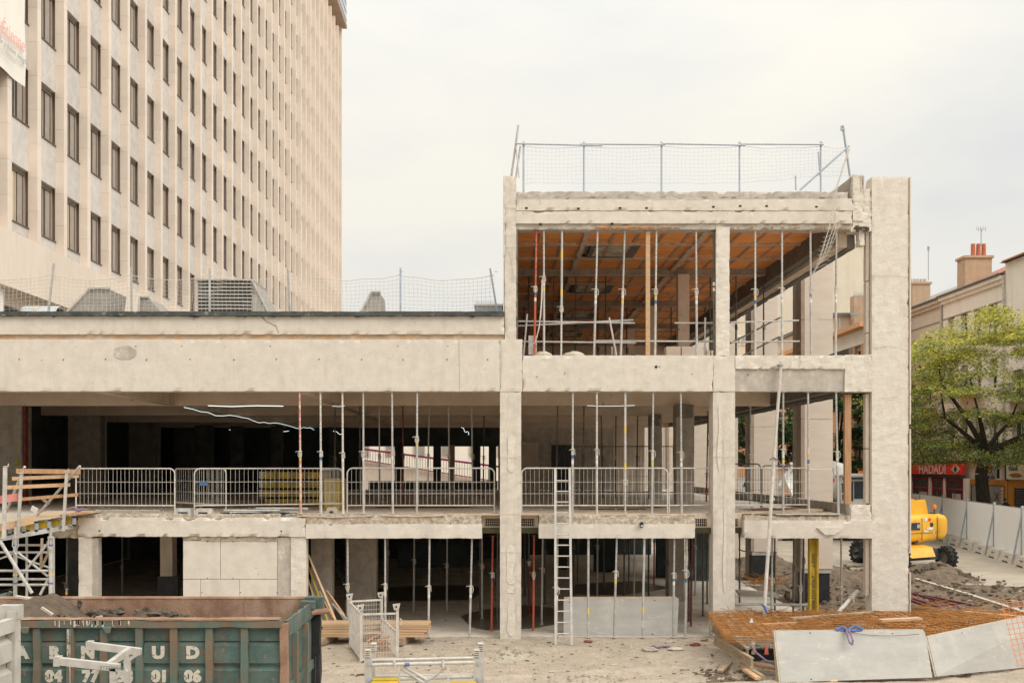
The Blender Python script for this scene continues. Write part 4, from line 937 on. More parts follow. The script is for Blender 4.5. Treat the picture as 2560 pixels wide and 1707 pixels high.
row([(1322, 1323, 'd', .5, 'dark second row prop near the left wall, upper room'), (1385, 1382, 'd', .5, 'grey second row prop under the skylight side, upper room'),
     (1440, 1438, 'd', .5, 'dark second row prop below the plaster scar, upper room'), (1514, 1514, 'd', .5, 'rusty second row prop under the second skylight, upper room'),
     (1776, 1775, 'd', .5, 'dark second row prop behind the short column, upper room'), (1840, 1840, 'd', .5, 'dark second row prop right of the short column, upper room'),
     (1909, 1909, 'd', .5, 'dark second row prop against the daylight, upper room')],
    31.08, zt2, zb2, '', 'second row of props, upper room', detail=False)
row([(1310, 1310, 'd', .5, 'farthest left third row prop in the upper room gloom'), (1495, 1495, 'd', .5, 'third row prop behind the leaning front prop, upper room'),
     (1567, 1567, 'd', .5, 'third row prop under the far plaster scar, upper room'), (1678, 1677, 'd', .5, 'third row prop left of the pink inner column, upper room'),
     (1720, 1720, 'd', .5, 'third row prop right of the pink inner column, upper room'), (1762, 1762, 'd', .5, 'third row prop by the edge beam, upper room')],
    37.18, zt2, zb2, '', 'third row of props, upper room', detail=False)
# ground floor
row([(869, 870, 'g', .52, 'ground floor prop behind the mesh cage, first right of the blind wall'),
     (963, 963, 'g', .52, 'ground floor prop rising behind the mesh cage corner'),
     (1074, 1071, 'g', .50, 'ground floor prop at the end of the timber stack'),
     (1180, 1174, 'g', .50, 'ground floor prop at the edge of the puddle')],
    D+.1, 2.50, .02, '', 'front row of props, ground floor', stick=2)
row([(1394, 1391, 'g', .48, 'ground floor prop hidden behind the ladder', {'y': D+.25}),
     (1471, 1470, 'g', .13, 'upside down prop with its clamp near the ground, before the grey board', {'low': True, 'stick': 1}),
     (1542, 1535, 'g', .65, 'ground floor prop with a high collar in front of the grey board'),
     (1611, 1606, 'g', .14, 'second upside down prop in front of the grey board', {'low': True, 'stick': 1}),
     (1686, 1683, 'g', .63, 'ground floor prop at the far end of the grey board'),
     (1717, 1713, 'g', .66, 'ground floor prop standing on a concrete chip, past the board')],
    D+.06, 2.50, .02, '', 'front row of props, ground floor', stick=2)
row([(1849, 1849, 'd', .55, 'dark prop beside the mid column, open right bay of the ground floor', {'y': 30.5}),
     (1931, 1928, 'g', .55, 'grey prop right of the leaning pole, open ground bay', {'y': 25.6, 'stick': 1}),
     (1937, 1937, 'd', .68, 'dark prop with a red collar, open ground bay', {'y': 29.5}),
     (1985, 1983, 'd', .6, 'dark prop left of the clad column, open ground bay', {'y': 27.6}),
     (2002, 2001, 'g', .45, 'steel prop with a ring handle, left of the yellow beam', {'y': 26, 'stick': 1}),
     (2009, 2008, 'd', .7, 'dark prop touching the nearest clad column, open ground bay', {'y': 27}),
     (2103, 2103, 'g', .42, 'grey prop right of the yellow beam, open ground bay', {'y': 26.4, 'stick': 1})],
    26, 2.51, .02, '', 'props of the open ground bay', detail=True, holes_=False, stick=0)
gi = [(925, 924, 'd', .55, 30.0, 'rusty prop inside the dark ground floor behind the cage post'), (942, 941, 'R', .6, 32, 'dark red prop inside, second behind the cage'),
      (970, 968, 'g', .6, 31, 'short lit prop inside, hanging over the dark low wall'), (1036, 1034, 'g', .6, 29.4, 'dim prop inside, in front of the wet patch'),
      (1054, 1052, 'd', .6, 38, 'thin far prop inside, left part of the ground floor'), (1101, 1099, 'd', .6, 37, 'thin far prop inside, middle of the ground floor'),
      (1118, 1117, 'g', .55, 29.4, 'dim prop inside with a ring handle, standing before the dark pool'), (1157, 1157, 'd', .6, 38, 'faint far prop inside behind the puddle edge'),
      (1205, 1205, 'g', .6, 28, 'prop inside with yellow tape behind the puddle'), (1200, 1200, 'd', .6, 29, 'dull prop inside paired with the yellow taped one'),
      (1232, 1229, 'r', .60, 25.8, 'bright red prop left of the central column in the puddle'), (1244, 1243, 'd', .6, 27, 'green grey prop tight against the left of the central column'),
      (1322, 1323, 'dr', .6, 28.8, 'dull red prop right of the central column, second row'), (1335, 1333, 'r', .60, 25.9, 'bright red prop right of the central column in the puddle'),
      (1312, 1312, 'd', .6, 33, 'dim far prop just right of the central column'), (1357, 1354, 'g', .6, 27, 'grey prop left of the ladder inside the ground floor'), (1362, 1362, 'd', .6, 31, 'dark prop left of the ladder, farther in'),
      (1435, 1434, 'd', .6, 33, 'dim far prop first right of the ladder'), (1445, 1444, 'd', .6, 36, 'thin far prop second right of the ladder'), (1494, 1493, 'g', .6, 33, 'grey far prop behind the grey board start'),
      (1508, 1510, 'd', .6, 35, 'slightly leaning dark prop behind the grey board'), (1561, 1560, 'd', .6, 31, 'dark prop behind the middle of the grey board'), (1573, 1572, 'd', .6, 35, 'farther dark prop behind the middle of the grey board'),
      (1586, 1585, 'g', .6, 29, 'grey prop with a tape band behind the grey board'), (1622, 1621, 'd', .6, 32, 'dark prop behind the second half of the grey board'), (1636, 1635, 'R', .6, 36, 'thin dark red prop before the black opening'),
      (1666, 1666, 'd', .6, 29, 'dark prop with yellow tape past the black opening'), (1722, 1722, 'd', .6, 27.5, 'dark prop behind the chip prop near the mid column'), (1730, 1727, 'R', .6, 26.6, 'rust red prop near the mid column'),
      (1739, 1738, 'g', .6, 33, 'blue grey far prop near the mid column'), (1758, 1757, 'd', .6, 28.5, 'grey green prop just left of the mid column'), (1768, 1768, 'd', .6, 31, 'dark prop half hidden by the mid column')]
for xt, xb, c_, cf, y_, lab in gi:
    prop(lab, X(xt, y_), X(xb, y_), 2.5 if y_ < 31 else 2.7, .015, y_, c_, cf=cf, group='props inside the ground floor', detail=y_ < 27, stick=1, holes_=False)
# timber posts and beams standing as props
MB().rough(fx(1616.5), fx(1627), D+.1, D+.2, 7.07, 10.2, .3, .002, .003, 3).solo('timber_post', WOODP, 'pale square timber post propping the upper room ceiling', 'post', (fx(1622), D+.15, 7.07))
MB().rough(fx(2118), fx(2134), D+.15, D+.27, 3.35, 6.1, .3, .002, .003, 4).solo('timber_post', WOODO, 'orange brown timber post under the middle storey beam end', 'post', (fx(2126), D+.2, 3.35))
h = thing('formwork_beam', 'upright yellow timber formwork beam with black print in the ground bay', 'beam', (fx(2033), 25.3, 0))
xa, xb = X(2023.5, 25.3), X(2044.5, 25.3)
MB().box(xa, xb, 25.32, 25.36, .1, 2.5).build('web', YEL, h)
MB().box(xa-.005, xa+.045, 25.26, 25.42, .1, 2.5).build('flange', YEL, h); MB().box(xb-.04, xb+.012, 25.26, 25.42, .1, 2.5).build('flange', YEL, h)
text('print', 'doka H20 eco P     2.65m', (X(2037, 25.3), 25.315, .45), .14, GRAF, (0, 0, 1), None)
o = bpy.data.objects[-1] if False else [q for q in COL.objects if q.name.startswith('print')][-1]
o.parent = h; M = Matrix(((0, -1, 0), (0, 0, -1), (1, 0, 0))).to_4x4(); o.matrix_local = Matrix.Translation(Vector((X(2037, 25.3), 25.315, .62))-rl(h)) @ M
m = MB()
for z in [.2+.28*i for i in range(9)]:
    for x in (xa+.03, xb-.02): m.lathe((x, 25.255, z), [(0, 0), (.008, 0), (.008, .01)], n=6, axis='y')
m.build('nail_heads', HOLE, h, kind='stuff')
# leaning long pole tied in front of the right bay
lp = thing('leaning_pole', 'long pale tube leaning across the open right bay from beam to ground', 'pole', (X(1910, 24.2), 24.2, 0))
MB().tube(P(1910, 1540, 24.2), P(1936, 1130, D-.12), .045, .043, n=12).tube(P(1936, 1130, D-.12), P(1953, 905, D-.1), .040, .038, n=12).build('tube', GALVL, lp)
m = MB().lathe(P(1930, 1247, D-.13), [(.05, -.03), (.07, -.03), (.07, .03), (.05, .03)], n=12).lathe(P(1951, 912, D-.1), [(.05, -.02), (.085, -.01), (.085, .01), (.05, .02)], n=12); m.build('collar', GALV, lp)
MB().path([P(1924, 1150, D-.2), P(1934, 1143, D-.22), P(1944, 1150, D-.2), P(1950, 1160, D-.12), P(1960, 1165, D-.02), P(1963, 1178, D-.0)], .018, n=6).build('rag_tie', SLP, lp)
MB().path([P(1904, 1510, 24.15), P(1912, 1516, 24.1), P(1916, 1530, 24.1)], .03, n=6).build('rag', SLB, lp)
# guard tubes of the upper room
for a, b, y_, lab in (((1291, 803), (1587, 807.5), D+.5, 'upper guard tube crossing the raised room, longest one'), ((1291, 815), (1583, 800), D+.6, 'slanting guard tube just below the upper one'),
                      ((1291, 853.5), (1590, 857), D+.5, 'lower guard tube on the left half of the raised room'), ((1490, 852), (1788, 853.5), D+.55, 'lower guard tube on the right half of the raised room'),
                      ((1686, 807.5), (1790, 807.5), D+.5, 'short guard tube beside the short column'), ((1826, 806), (1997, 801), D+.5, 'upper guard tube in the bay right of the short column'),
                      ((1826, 855), (1999, 853), D+.5, 'lower guard tube in the bay right of the short column')):
    MB().tube(P(*a, y_), P(*b, y_), .022, n=8).solo('guard_tube', GALV, lab, 'tube', tuple(P(*a, y_)), group='guard tubes')
for a, b, lab in (((1826, 858), (1950, 794), 'upper dark bar slanting across the bay right of the short column'), ((1858, 888), (1948, 842), 'lower dark bar slanting across the bay right of the short column')):
    MB().bar(P(*a, D+.45), P(*b, D+2.5), .035, .035).solo('slanting_bar', GALVD, lab, 'bar', tuple(P(*a, D+.45)))
MB().tube(P(1309, 888, D+.3), P(1318, 785, D+.3), .024, n=8).solo('short_tube', GALV, 'short steel tube standing left of the red prop', 'tube', tuple(P(1309, 888, D+.3)))
MB().tube(P(1541, 888, D+.3), P(1523, 794, D+.3), .024, n=8).solo('short_tube', GALV, 'short steel tube leaning left in mid upper room', 'tube', tuple(P(1541, 888, D+.3)))
MB().tube(P(1762, 888, D+.3), P(1763, 794, D+.3), .024, n=8).solo('short_tube', GALV, 'short upright steel tube near the short column', 'tube', tuple(P(1762, 888, D+.3)))
s_ = thing('pipe_bracket', 'grey sheet metal bracket hung with straps beside the red prop', 'bracket', tuple(P(1332, 885, D+.2)))
MB().box(fx(1322), fx(1343), D+.2, D+.24, fz(884), fz(836)).build('sheet', GALV, s_)
MB().path([P(1355, 700, D+.05), P(1353, 760, D), P(1348, 820, D), P(1338, 855, D+.02), P(1324, 866, D+.1)], .012, n=5).path([P(1358, 703, D+.05), P(1352, 790, D), P(1342, 845, D)], .01, n=5).build('strap', CORD, s_)
for px0, px1, pt, y_, lab in ((1666, 1740, 866, 26.4, 'beige block stack beside the pink inner column'), (1528, 1541, 866, 28, 'narrow beige block far back in the upper room'), (1768, 1786, 876, 25.7, 'grey bag next to the short column foot')):
    m = MB(); m.box(X(px0, y_), X((px0+px1)/2-1, y_), y_, y_+.4, 7.065, Z(pt, y_)).box(X((px0+px1)/2+1, y_), X(px1, y_), y_-.02, y_+.4, 7.065, Z(pt, y_)); m.solo('block_stack', CONPK, lab, 'blocks', (X(px0, y_), y_, 7.065))
for px, w, lab in ((1360, .22, 'low plaster heap at the foot of the strapped prop'), (1436, .28, 'low plaster heap in the middle of the upper opening')):
    MB().blob((fx(px), D+.15, 7.08), (w, .12, .11), seed=px, rings=7, seg=12).solo('plaster_heap', SCRAP, lab, 'heap', (fx(px), D+.15, 7.08), smooth=True)
# ================================================================ BARRIERS of the middle storey
def barrier(label, a, b, h=1.12, zb=3.11, corner=.14, nbar=None, tag=False, mat=GALVL, legs=True):
    a = Vector((*a, zb)); b = Vector((*b, zb)); o = thing('crowd_barrier', label, 'barrier', tuple(a), 'galvanised crowd barriers of the middle storey')
    L_ = (b-a).length; u = (b-a)/L_; up = Vector((0, 0, 1)); m = MB(); pts = [a]
    for t in range(7): an = math.pi-t*math.pi/12; pts.append(a+u*(corner+corner*math.cos(an))+up*(h-corner+corner*math.sin(an)))
    for t in range(7): an = math.pi/2-t*math.pi/12; pts.append(a+u*(L_-corner+corner*math.cos(an))+up*(h-corner+corner*math.sin(an)))
    pts.append(b); m.path(pts, .018, n=7); m.path([a+up*.2, b+up*.2], .017, n=7); m.build('frame', mat, o)
    nbar = nbar or int(L_/.105); bm = MB().tube((0, 0, 0), (0, 0, h-.2), .0042, n=4, cap=False).mesh('bar', mat)
    for i in range(1, nbar):
        p_ = a+u*(L_*i/nbar)+up*.2; e = max(0, corner-min(i/nbar, 1-i/nbar)*L_)
        inst('bar', bm, o, p_, (random.uniform(-.012, .012), random.uniform(-.012, .012), 0), (1, 1, 1-(corner-math.sqrt(max(0, corner**2-e*e)))/(h-.2)))
    for z in (.50, .79): MB().path([a+up*z, b+up*z], .0055, n=5).build('wire', mat, o)
    if tag: MB().box((a+u*L_*.18).x, (a+u*L_*.18).x+.24, a.y-.03, a.y-.02, zb+.78, zb+.86).build('name_tag', STKB, o)
    return o
def XY(px, y): return (X(px, y), y)
barrier('barrier nearest the wooden guard boards, its end post hidden by them', XY(190, 25.2), XY(437, 25.0), 1.13)
barrier('barrier turned edge on with its bars crowded together', XY(437, 27.2), XY(565, 25.3), 1.12, nbar=22)
barrier('barrier with the small blue tag, crossing in front of the yellow panels', XY(486, 24.96), XY(856, 26.3), 1.13, tag=False, nbar=34)
barrier('short barrier folded back behind the tagged one', XY(800, 25.9), XY(858, 28.2), 1.1, nbar=18)
barrier('barrier spanning the wide bay just left of the central column', XY(868, 25.12), XY(1236, 25.12), 1.14, nbar=33)
barrier('barrier behind the ladder top, right of the central column', XY(1304, 25.12), XY(1669, 25.12), 1.14, nbar=33)
barrier('barrier running behind the mid column into the open bay', XY(1673, 25.15), XY(2020, 25.6), 1.14, nbar=32)
barrier('dark barrier standing farther back in the open bay', XY(1800, 29.5), XY(1902, 28.6), 1.25, nbar=16, mat=GALVD)
barrier('dark barrier beyond, joined to the other dark one', XY(1905, 28.7), XY(1990, 29.4), 1.2, nbar=12, mat=GALVD)
MB().box(X(498, 24.9), X(520, 24.9), 24.90, 24.92, Z(1213, 24.9), Z(1204, 24.9)).solo('name_tag', STKB, 'small blue tag with a white mark wired onto the barrier', 'tag', tuple(P(498, 1208, 24.9)))
barrier('far mesh panel standing in the gloom right of the ladder', XY(1412, 37), XY(1700, 37), 1.9, corner=.2, nbar=34, mat=GALVD)
# debris on the first floor
def tube1(lab, a, b, ya, yb, z, r, mat, name='loose_tube'): 
    p_, q_ = Vector((X(a, ya), ya, z)), Vector((X(b, yb), yb, z)); MB().tube(p_, q_, r, n=8).solo(name, mat, lab, 'tube', tuple(p_))
for i, (a, b, ya, yb, lab) in enumerate(((575, 745, 25.0, 25.3, 'longest loose tube at the slab edge below the tagged barrier'), (560, 700, 25.15, 25.1, 'pale loose tube lying behind the longest one'), (640, 770, 25.25, 25.05, 'loose prop tube with a clamp near the red prop foot'), (150, 350, 25.5, 25.4, 'thin tube lying behind the first barrier'), (240, 400, 25.3, 25.1, 'white rod lying across the slab edge'))):
    tube1(lab, a, b, ya, yb, 3.13+.05*(i % 3), .03 if i < 3 else .014, GALV if i < 3 else GALVL)
MB().box(X(550, 24.98), X(722, 24.98), 24.98, 25.05, 3.08, 3.14).solo('black_rubber_strip', BLACKB, 'black strip with plaster crumbs lying along the slab edge', 'strip', (X(550, 25), 25, 3.08))
for px0, px1, y_, lab in ((433, 480, 25.05, 'grey rubber barrier foot nearest the barrier corner'), (484, 530, 24.95, 'dusty wedge shaped barrier foot below the blue tag'), (812, 845, 25.5, 'grey barrier foot between two bright props')):
    x0, x1 = X(px0, y_), X(px1, y_); o = thing('barrier_foot', lab, 'barrier foot', (x0, y_, 3.08))
    MB().hexa([(x0, y_, 3.08), (x1, y_, 3.08), (x1, y_+.3, 3.08), (x0, y_+.3, 3.08), (x0+.06, y_+.03, 3.24), (x1-.06, y_+.03, 3.24), (x1-.06, y_+.27, 3.24), (x0+.06, y_+.27, 3.24)]).build('block', GALV if px0 < 480 else CONG, o)
    MB().box(x0+.12, x1-.12, y_-.005, y_+.03, 3.1, 3.15).build('slot', BLK, o)
# yellow formwork panel stack behind the barrier
o = thing('formwork_panel_stack', 'stack of dusty yellow framed formwork panels behind the tagged barrier', 'formwork panels', (X(650, 30), 30, 3.08))
for i in range(4):
    z = 3.1+i*.27
    MB().box(X(655+i*2, 30), X(800, 30), 30-i*.02, 32, z, z+.2).build('panel', YELD, o); MB().box(X(648, 30), X(655+i*2-1, 30), 29.98, 32, z, z+.22).build('edge_frame', GALV, o)
    for px in (690, 728, 765): MB().box(X(px, 30), X(px+3, 30), 29.93-i*.02, 29.97-i*.02, z, z+.22).build('rib', GALVD, o)
MB().box(X(810, 27.5), X(850, 27.5), 27.5, 28.7, 3.09, 3.95).solo('yellow_crate', YELD, 'dull yellow crate partly hidden by the folded barrier', 'crate', (X(810, 27.5), 27.5, 3.09))
MB().rough(X(455, 29), X(640, 29), 29, 31, 3.08, 3.3, .2, .03, .05, 7).solo('debris_heap', SOIL, 'low heap of wires and rubble behind the crowded barrier', 'rubble', (X(455, 29), 29, 3.08), kind='stuff')
random.seed(3)
m = MB()
for i in range(420):
    px = random.choice((random.uniform(180, 760), random.uniform(180, 2120))); y_ = random.uniform(24.97, 25.5) if random.random() < .6 else random.uniform(25.5, 34)
    s_ = random.uniform(.012, .05); m.blob((X(px, y_), y_, 3.085), (s_*1.4, s_, s_*.6), seed=i, rings=3, seg=5, jit=.5)
m.build('slab_rubble', SCRAP, kind='stuff')
for i, (a, b, ya, yb, c_) in enumerate(((1850, 2040, 25.2, 25.8, PLY), (1900, 2080, 25.0, 25.5, WOODG), (1960, 2060, 26.2, 27.5, PLY), (1450, 1620, 28, 31, WOODG), (1560, 1660, 29, 30, PLY), (940, 1180, 29, 31.5, WOODO), (880, 1100, 30, 30.6, WOODG))):
    y_ = ya; m = MB(); m.hexa([(X(a, ya), ya, 3.09+i*.004), (X(b, ya), ya+.1, 3.09+i*.004), (X(b, yb), yb, 3.10), (X(a+15, yb), yb, 3.10), (X(a, ya), ya, 3.12+i*.004), (X(b, ya), ya+.1, 3.12+i*.004), (X(b, yb), yb, 3.13), (X(a+15, yb), yb, 3.13)])
    m.solo('floor_board', c_, ['plywood sheet under the tied prop in the open bay', 'weathered board at the open bay slab edge', 'plywood sheet farther in on the open bay', 'weathered boards on the slab behind the ladder bay', 'small plywood piece before the capped column', 'orange timber lying deep in the wide bay', 'grey timber lying deep in the wide bay'][i], 'board', (X(a, ya), ya, 3.09))
m = MB()
for i in range(9): 
    y_ = 26+random.uniform(0, 1.5); a = random.uniform(1845, 1900); m.path([(X(a+j*22, y_), y_+.06*j, 3.13+.03*noise.noise(Vector((i*3, j*.7, 0)))) for j in range(7)], .008, n=4)
m.solo('loose_bars', REBR, 'thin dark bars curling over the boards of the open bay', 'steel bars', (X(1850, 26), 26, 3.1))
# plywood edge boards and sagging sheets at the slab edge
for a, b, z, lab, sg in ((745, 930, 3.075, 'thin warped plywood strip under the feet of the first props', .05), (955, 1112, 3.08, 'splintered plywood strip under the yellow stickered prop', .03)):
    m = MB(); k = []
    for i in range(13): t = i/12; k.append((fx(a+(b-a)*t), D-.06, z-.02-sg*math.sin(t*math.pi)*(.7+.5*noise.noise(Vector((a, t*5, 0))))))
    for p_, q_ in zip(k, k[1:]): m.hexa([p_, q_, (q_[0], D+.5, z), (p_[0], D+.5, z), (p_[0], p_[1], p_[2]+.018), (q_[0], q_[1], q_[2]+.018), (q_[0], D+.5, z+.02), (p_[0], D+.5, z+.02)])
    m.solo('edge_board', PLY, lab, 'board', (fx(a), D, z))
MB().rough(fx(1120), fx(1738), D+.0, D+.45, 3.078, 3.104, .15, .002, .004, 5).solo('edge_board', PLY, 'long straight plywood strip along the slab edge past the central column', 'board', (fx(1120), D, 3.08))
MB().rough(fx(1940), fx(2100), D-.06, D+.45, 3.085, 3.11, .15, .004, .008, 6).solo('edge_board', PLT, 'pale sheet under the last two props of the open bay', 'board', (fx(1940), D, 3.08))
# small things
o = thing('site_lamp', 'small black lamp screwed to the beam right of the ladder', 'lamp', (fx(1603), D-.1, fz(1312)))
m = MB().lathe((fx(1603), D-.1, fz(1317)), [(.0, -.01), (.035, 0), (.045, .05), (.05, .09), (.0, .10)], n=10); m.build('body', BLACKB, o); MB().box(fx(1599), fx(1607), D-.1, D-.05, fz(1307), fz(1304)).build('bracket', BLACKB, o)
MB().box(fx(1600), fx(1606), D-.155, D-.14, fz(1315), fz(1311)).build('glass', GALV, o)
# ladder
o = thing('ladder', 'pale aluminium ladder leaning against the first floor edge', 'ladder', (fx(1408), 24.0, 0))
b0 = P(1389, 1611, 24.); b1 = P(1429, 1611, 24.); t0 = P(1388, 1172, 24.78); t1 = P(1424, 1172, 24.78)
MB().bar(b0, t0, .055, .07, up=Vector((0, 1, 0))).build('rail', TRES, o); MB().bar(b1, t1, .055, .07, up=Vector((0, 1, 0))).build('rail', TRES, o)
rg = MB().tube((0, 0, 0), (1, 0, 0), .016, n=7).mesh('rung', TRES)
for i in range(15):
    f_ = (i+1)/16.1; p_ = b0.lerp(t0, f_); q_ = b1.lerp(t1, f_); inst('rung', rg, o, p_, (0, 0, 0), ((q_-p_).length, 1, 1))
# ================================================================ FOREGROUND
random.seed(21)
# ---- big green skip
SY0, SY1, SX1, SZ = 13.8, 15.95, -2.99, 2.216
s = thing('roll_off_skip', 'big green rusty roll off skip with white letters, filled with dirt', 'skip', (-5, 14.8, 0))
def sx(px): return X(px, SY0)
ribs = [-75, 11, 96, 180, 263, 352, 438, 526, 614]
MB().rough(-9.5, SX1-.02, SY0+.03, SY0+.06, .5, 2.1, .25, .006, 0, 1).build('front_wall', SKG, s)
edges = ribs+[706]
for a, b in zip(edges, edges[1:]):
    x0, x1 = sx(a+9), sx(b-9 if b < 700 else b-4)
    for z0, z1 in ((1.90, 2.08), (1.62, 1.88), (1.30, 1.60), (.95, 1.27), (.6, .92)):
        z1b = z1; 
        MB().hexa([(x0, SY0+.035, z0), (x1, SY0+.035, z0), (x1, SY0+.06, z0), (x0, SY0+.06, z0), (x0, SY0+.035, z1), (x1, SY0+.035, z1), (x1, SY0+.06, z1), (x0, SY0+.06, z1)]) if False else None
    m = MB()
    for zc in (1.895, 1.545, 1.20, .85):          # pressed grooves: a lip that overhangs, then a sloping face
        m.hexa([(x0, SY0-.02, zc-.055), (x1, SY0-.02, zc-.055), (x1, SY0+.028, zc-.085), (x0, SY0+.028, zc-.085), (x0, SY0+.028, zc+.0), (x1, SY0+.028, zc+.0), (x1, SY0+.029, zc+.001), (x0, SY0+.029, zc+.001)])
    for za, zb in ((1.60, 1.84), (1.25, 1.49), (.9, 1.145)):
        m.rough(x0, x1, SY0-.018, SY0+.028, za, zb, .12, .005, 0, a)
    m.rough(x0, x1, SY0-.0, SY0+.028, 1.905, 2.09, .12, .005, 0, a+1)
    m.build('wall_panel', SKG, s)
for a in ribs:
    MB().rough(sx(a-9), sx(a+9), SY0-.075, SY0+.03, .5, 2.095, .14, .010, .012, a).build('rib', SKRIB, s)
MB().rough(-9.5, sx(706), SY0-.10, SY0+.06, 2.10, 2.20, .12, .007, .012, 5).build('top_rail', SKRIB, s)
MB().rough(-9.5, sx(702), SY0-.11, SY0+.08, 2.201, 2.222, .1, .006, .02, 6).build('rail_cap', SKR, s, label='rust worn bare steel cap of the top rail')
MB().rough(-9.5, SX1, SY1-.03, SY1+.05, .5, 2.19, .2, .012, .01, 7).build('rear_wall', SKR, s)
MB().tube((-9.5, SY1, 2.2), (SX1+.03, SY1, 2.205), .035, n=8).build('rear_rail', SKR, s)
MB().rough(sx(702), sx(720), SY0-.07, SY0+.08, .4, 2.15, .15, .014, .02, 8).build('corner_post', SKR, s, label='torn rusty corner post')
m = MB(); m.rough(SX1-.03, SX1+.02, SY0+.09, SY1-.05, .5, 2.12, .15, .012, 0, 9); m.build('end_wall', SKG, s)
for z0, z1, sx_ in ((1.93, 2.17, .05), (1.1, 1.25, .04), (.75, .8, .03)):
    MB().rough(SX1+.02, SX1+.02+sx_, SY0+.08, SY1-.02, z0, z1, .12, .012, .02, z0).build('end_rail', SKG, s)
for yy in (14.4, 15.2): MB().rough(SX1+.021, SX1+.10, yy, yy+.09, .5, 1.92, .2, .01, .01, yy).build('end_rib', SKRIB, s)
m = MB().rough(SX1-.06, SX1+.22, SY1-.16, SY1+.02, 2.0, 2.24, .07, .012, .02, 11).rough(SX1-.10, SX1+.12, SY1-.34, SY1-.18, 2.08, 2.2, .07, .012, .02, 12); m.build('hinge_block', SKG, s)
MB().tube((SX1+.05, SY1-.3, 2.02), (SX1+.28, SY1-.1, 2.02), .045, n=10).build('hinge_pin', SKR, s)
m = MB().rough(SX1-.0, SX1+.16, SY1-.02, SY1+.12, .25, 1.95, .15, .02, .03, 13); m.build('open_door', BLACKB, s)
m = MB().rough(SX1+.03, SX1+.15, SY1-.1, SY1-.04, .3, .75, .1, .01, .02, 14); m.build('door_patch', SKR, s)
MB().tube((SX1+.1, SY1-.14, 1.3), (SX1+.09, SY1-.14, .55), .014, n=6).build('latch_rod', DKM, s)
for px, w in ((72, 14), (277, 12)): 
    MB().hexa([(sx(px-w), SY0-.112, 2.1), (sx(px+w*.7), SY0-.112, 2.1), (sx(px+w*.7), SY0-.09, 2.1), (sx(px-w), SY0-.09, 2.1), (sx(px-w), SY0-.12, 2.1), (sx(px+w*.7), SY0-.12, 2.1), (sx(px+w*.7), SY0-.10, 2.12), (sx(px-w), SY0-.1, 2.12)]).build('lashing_plate', SKRIB, s)
    MB().hexa([(sx(px-w*.4), SY0-.118, 2.03), (sx(px+w*.5), SY0-.118, 2.03), (sx(px+w*.5), SY0-.10, 2.03), (sx(px-w*.4), SY0-.10, 2.03), (sx(px-w), SY0-.118, 2.1), (sx(px+w*.7), SY0-.118, 2.1), (sx(px+w*.7), SY0-.1, 2.1), (sx(px-w), SY0-.1, 2.1)]).build('lashing_plate', SKRIB, s)
MB().box(-9.4, SX1-.04, SY0+.08, SY1-.05, .5, .55).build('floor', SKR, s)
def sz(py): return CH+(CY-py)/F*SY0
for px, ch in ((57, 'A'), (138, 'R'), (221, 'N'), (311, 'A'), (397, 'U'), (483, 'D')):
    text('letter', ch, (sx(px), SY0-.024, sz(1643)), .225, WPNT, (1, 0, 0), s, ext=.002, sx=1.1, bold=.014, align='CENTER')
for px, ch in ((136, '04'), (228, '77'), (314, '33'), (401, '01'), (483, '06')):
    text('number', ch, (sx(px), SY0-.024, sz(1701)), .21, WPNT, (1, 0, 0), s, ext=.002, sx=1.1, bold=.015, align='CENTER')
# white paint runs
m = MB()
for i in range(34):
    px = random.gauss(225, 50); w = random.uniform(.004, .014); l = random.uniform(.03, .09); m.box(sx(px)-w, sx(px)+w, SY0-.108, SY0-.1055, 2.2-l, 2.2)
for i in range(6): px = 178+random.uniform(-4, 4); m.box(sx(px)-.005, sx(px)+.005, SY0-.083, SY0-.079, 2.0-random.uniform(.1, .9), 2.08)
m.build('paint_runs', WPNT, s, kind='stuff')
# dirt load
m = MB(); nx, ny = 90, 26; x0, x1, y0, y1 = -9.4, SX1-.05, SY0+.09, SY1-.06
for j in range(ny+1):
    for i in range(nx+1):
        x = x0+(x1-x0)*i/nx; y = y0+(y1-y0)*j/ny
        z = 1.62+.62*math.exp(-((x+7.3)/1.0)**2)*(.55+.45*min(1, (y-y0)/1.))+.16*math.exp(-((x+5.2)/.9)**2)+.12*math.exp(-((x+4.35)/.35)**2-((y-14.3)/.5)**2)
        z += .10*noise.noise(Vector((x*1.5, y*1.5, 0)))+.05*noise.noise(Vector((x*5, y*5, 0)))+.02*noise.noise(Vector((x*15, y*15, 0)))
        m.v.append((x, y, z))
for j in range(ny):
    for i in range(nx): a = j*(nx+1)+i; m.f.append((a, a+1, a+nx+2, a+nx+1)); m.m.append(0)
m.solo('dirt_load', DIRT, 'dark dirt heaped inside the green skip', 'dirt', (-6, 14.8, 1.6), kind='stuff')
m = MB()
for (px, py, r_) in ((225, 1530, .05), (240, 1533, .09), (262, 1532, .10), (285, 1530, .09), (340, 1538, .07), (365, 1533, .12), (390, 1531, .11), (415, 1534, .10), (432, 1537, .08), (460, 1541, .06), (150, 1536, .05)):
    y = SY0+.35; m.blob((X(px, y), y, Z(py, y)-.02), (r_*1.3, r_, r_*.75), seed=px, rings=7, seg=11, jit=.9)
for (px, py) in ((200, 1502), (199, 1512), (304, 1520)): m.blob((X(px, SY1-.04), SY1-.05, Z(py, SY1)), (.035, .02, .04), seed=px, rings=5, seg=8, jit=.8)
m.solo('dirt_clods', DIRT, 'row of dark dirt clods along the skip front rim', 'dirt', (-5, 14.2, 2.1), kind='stuff')
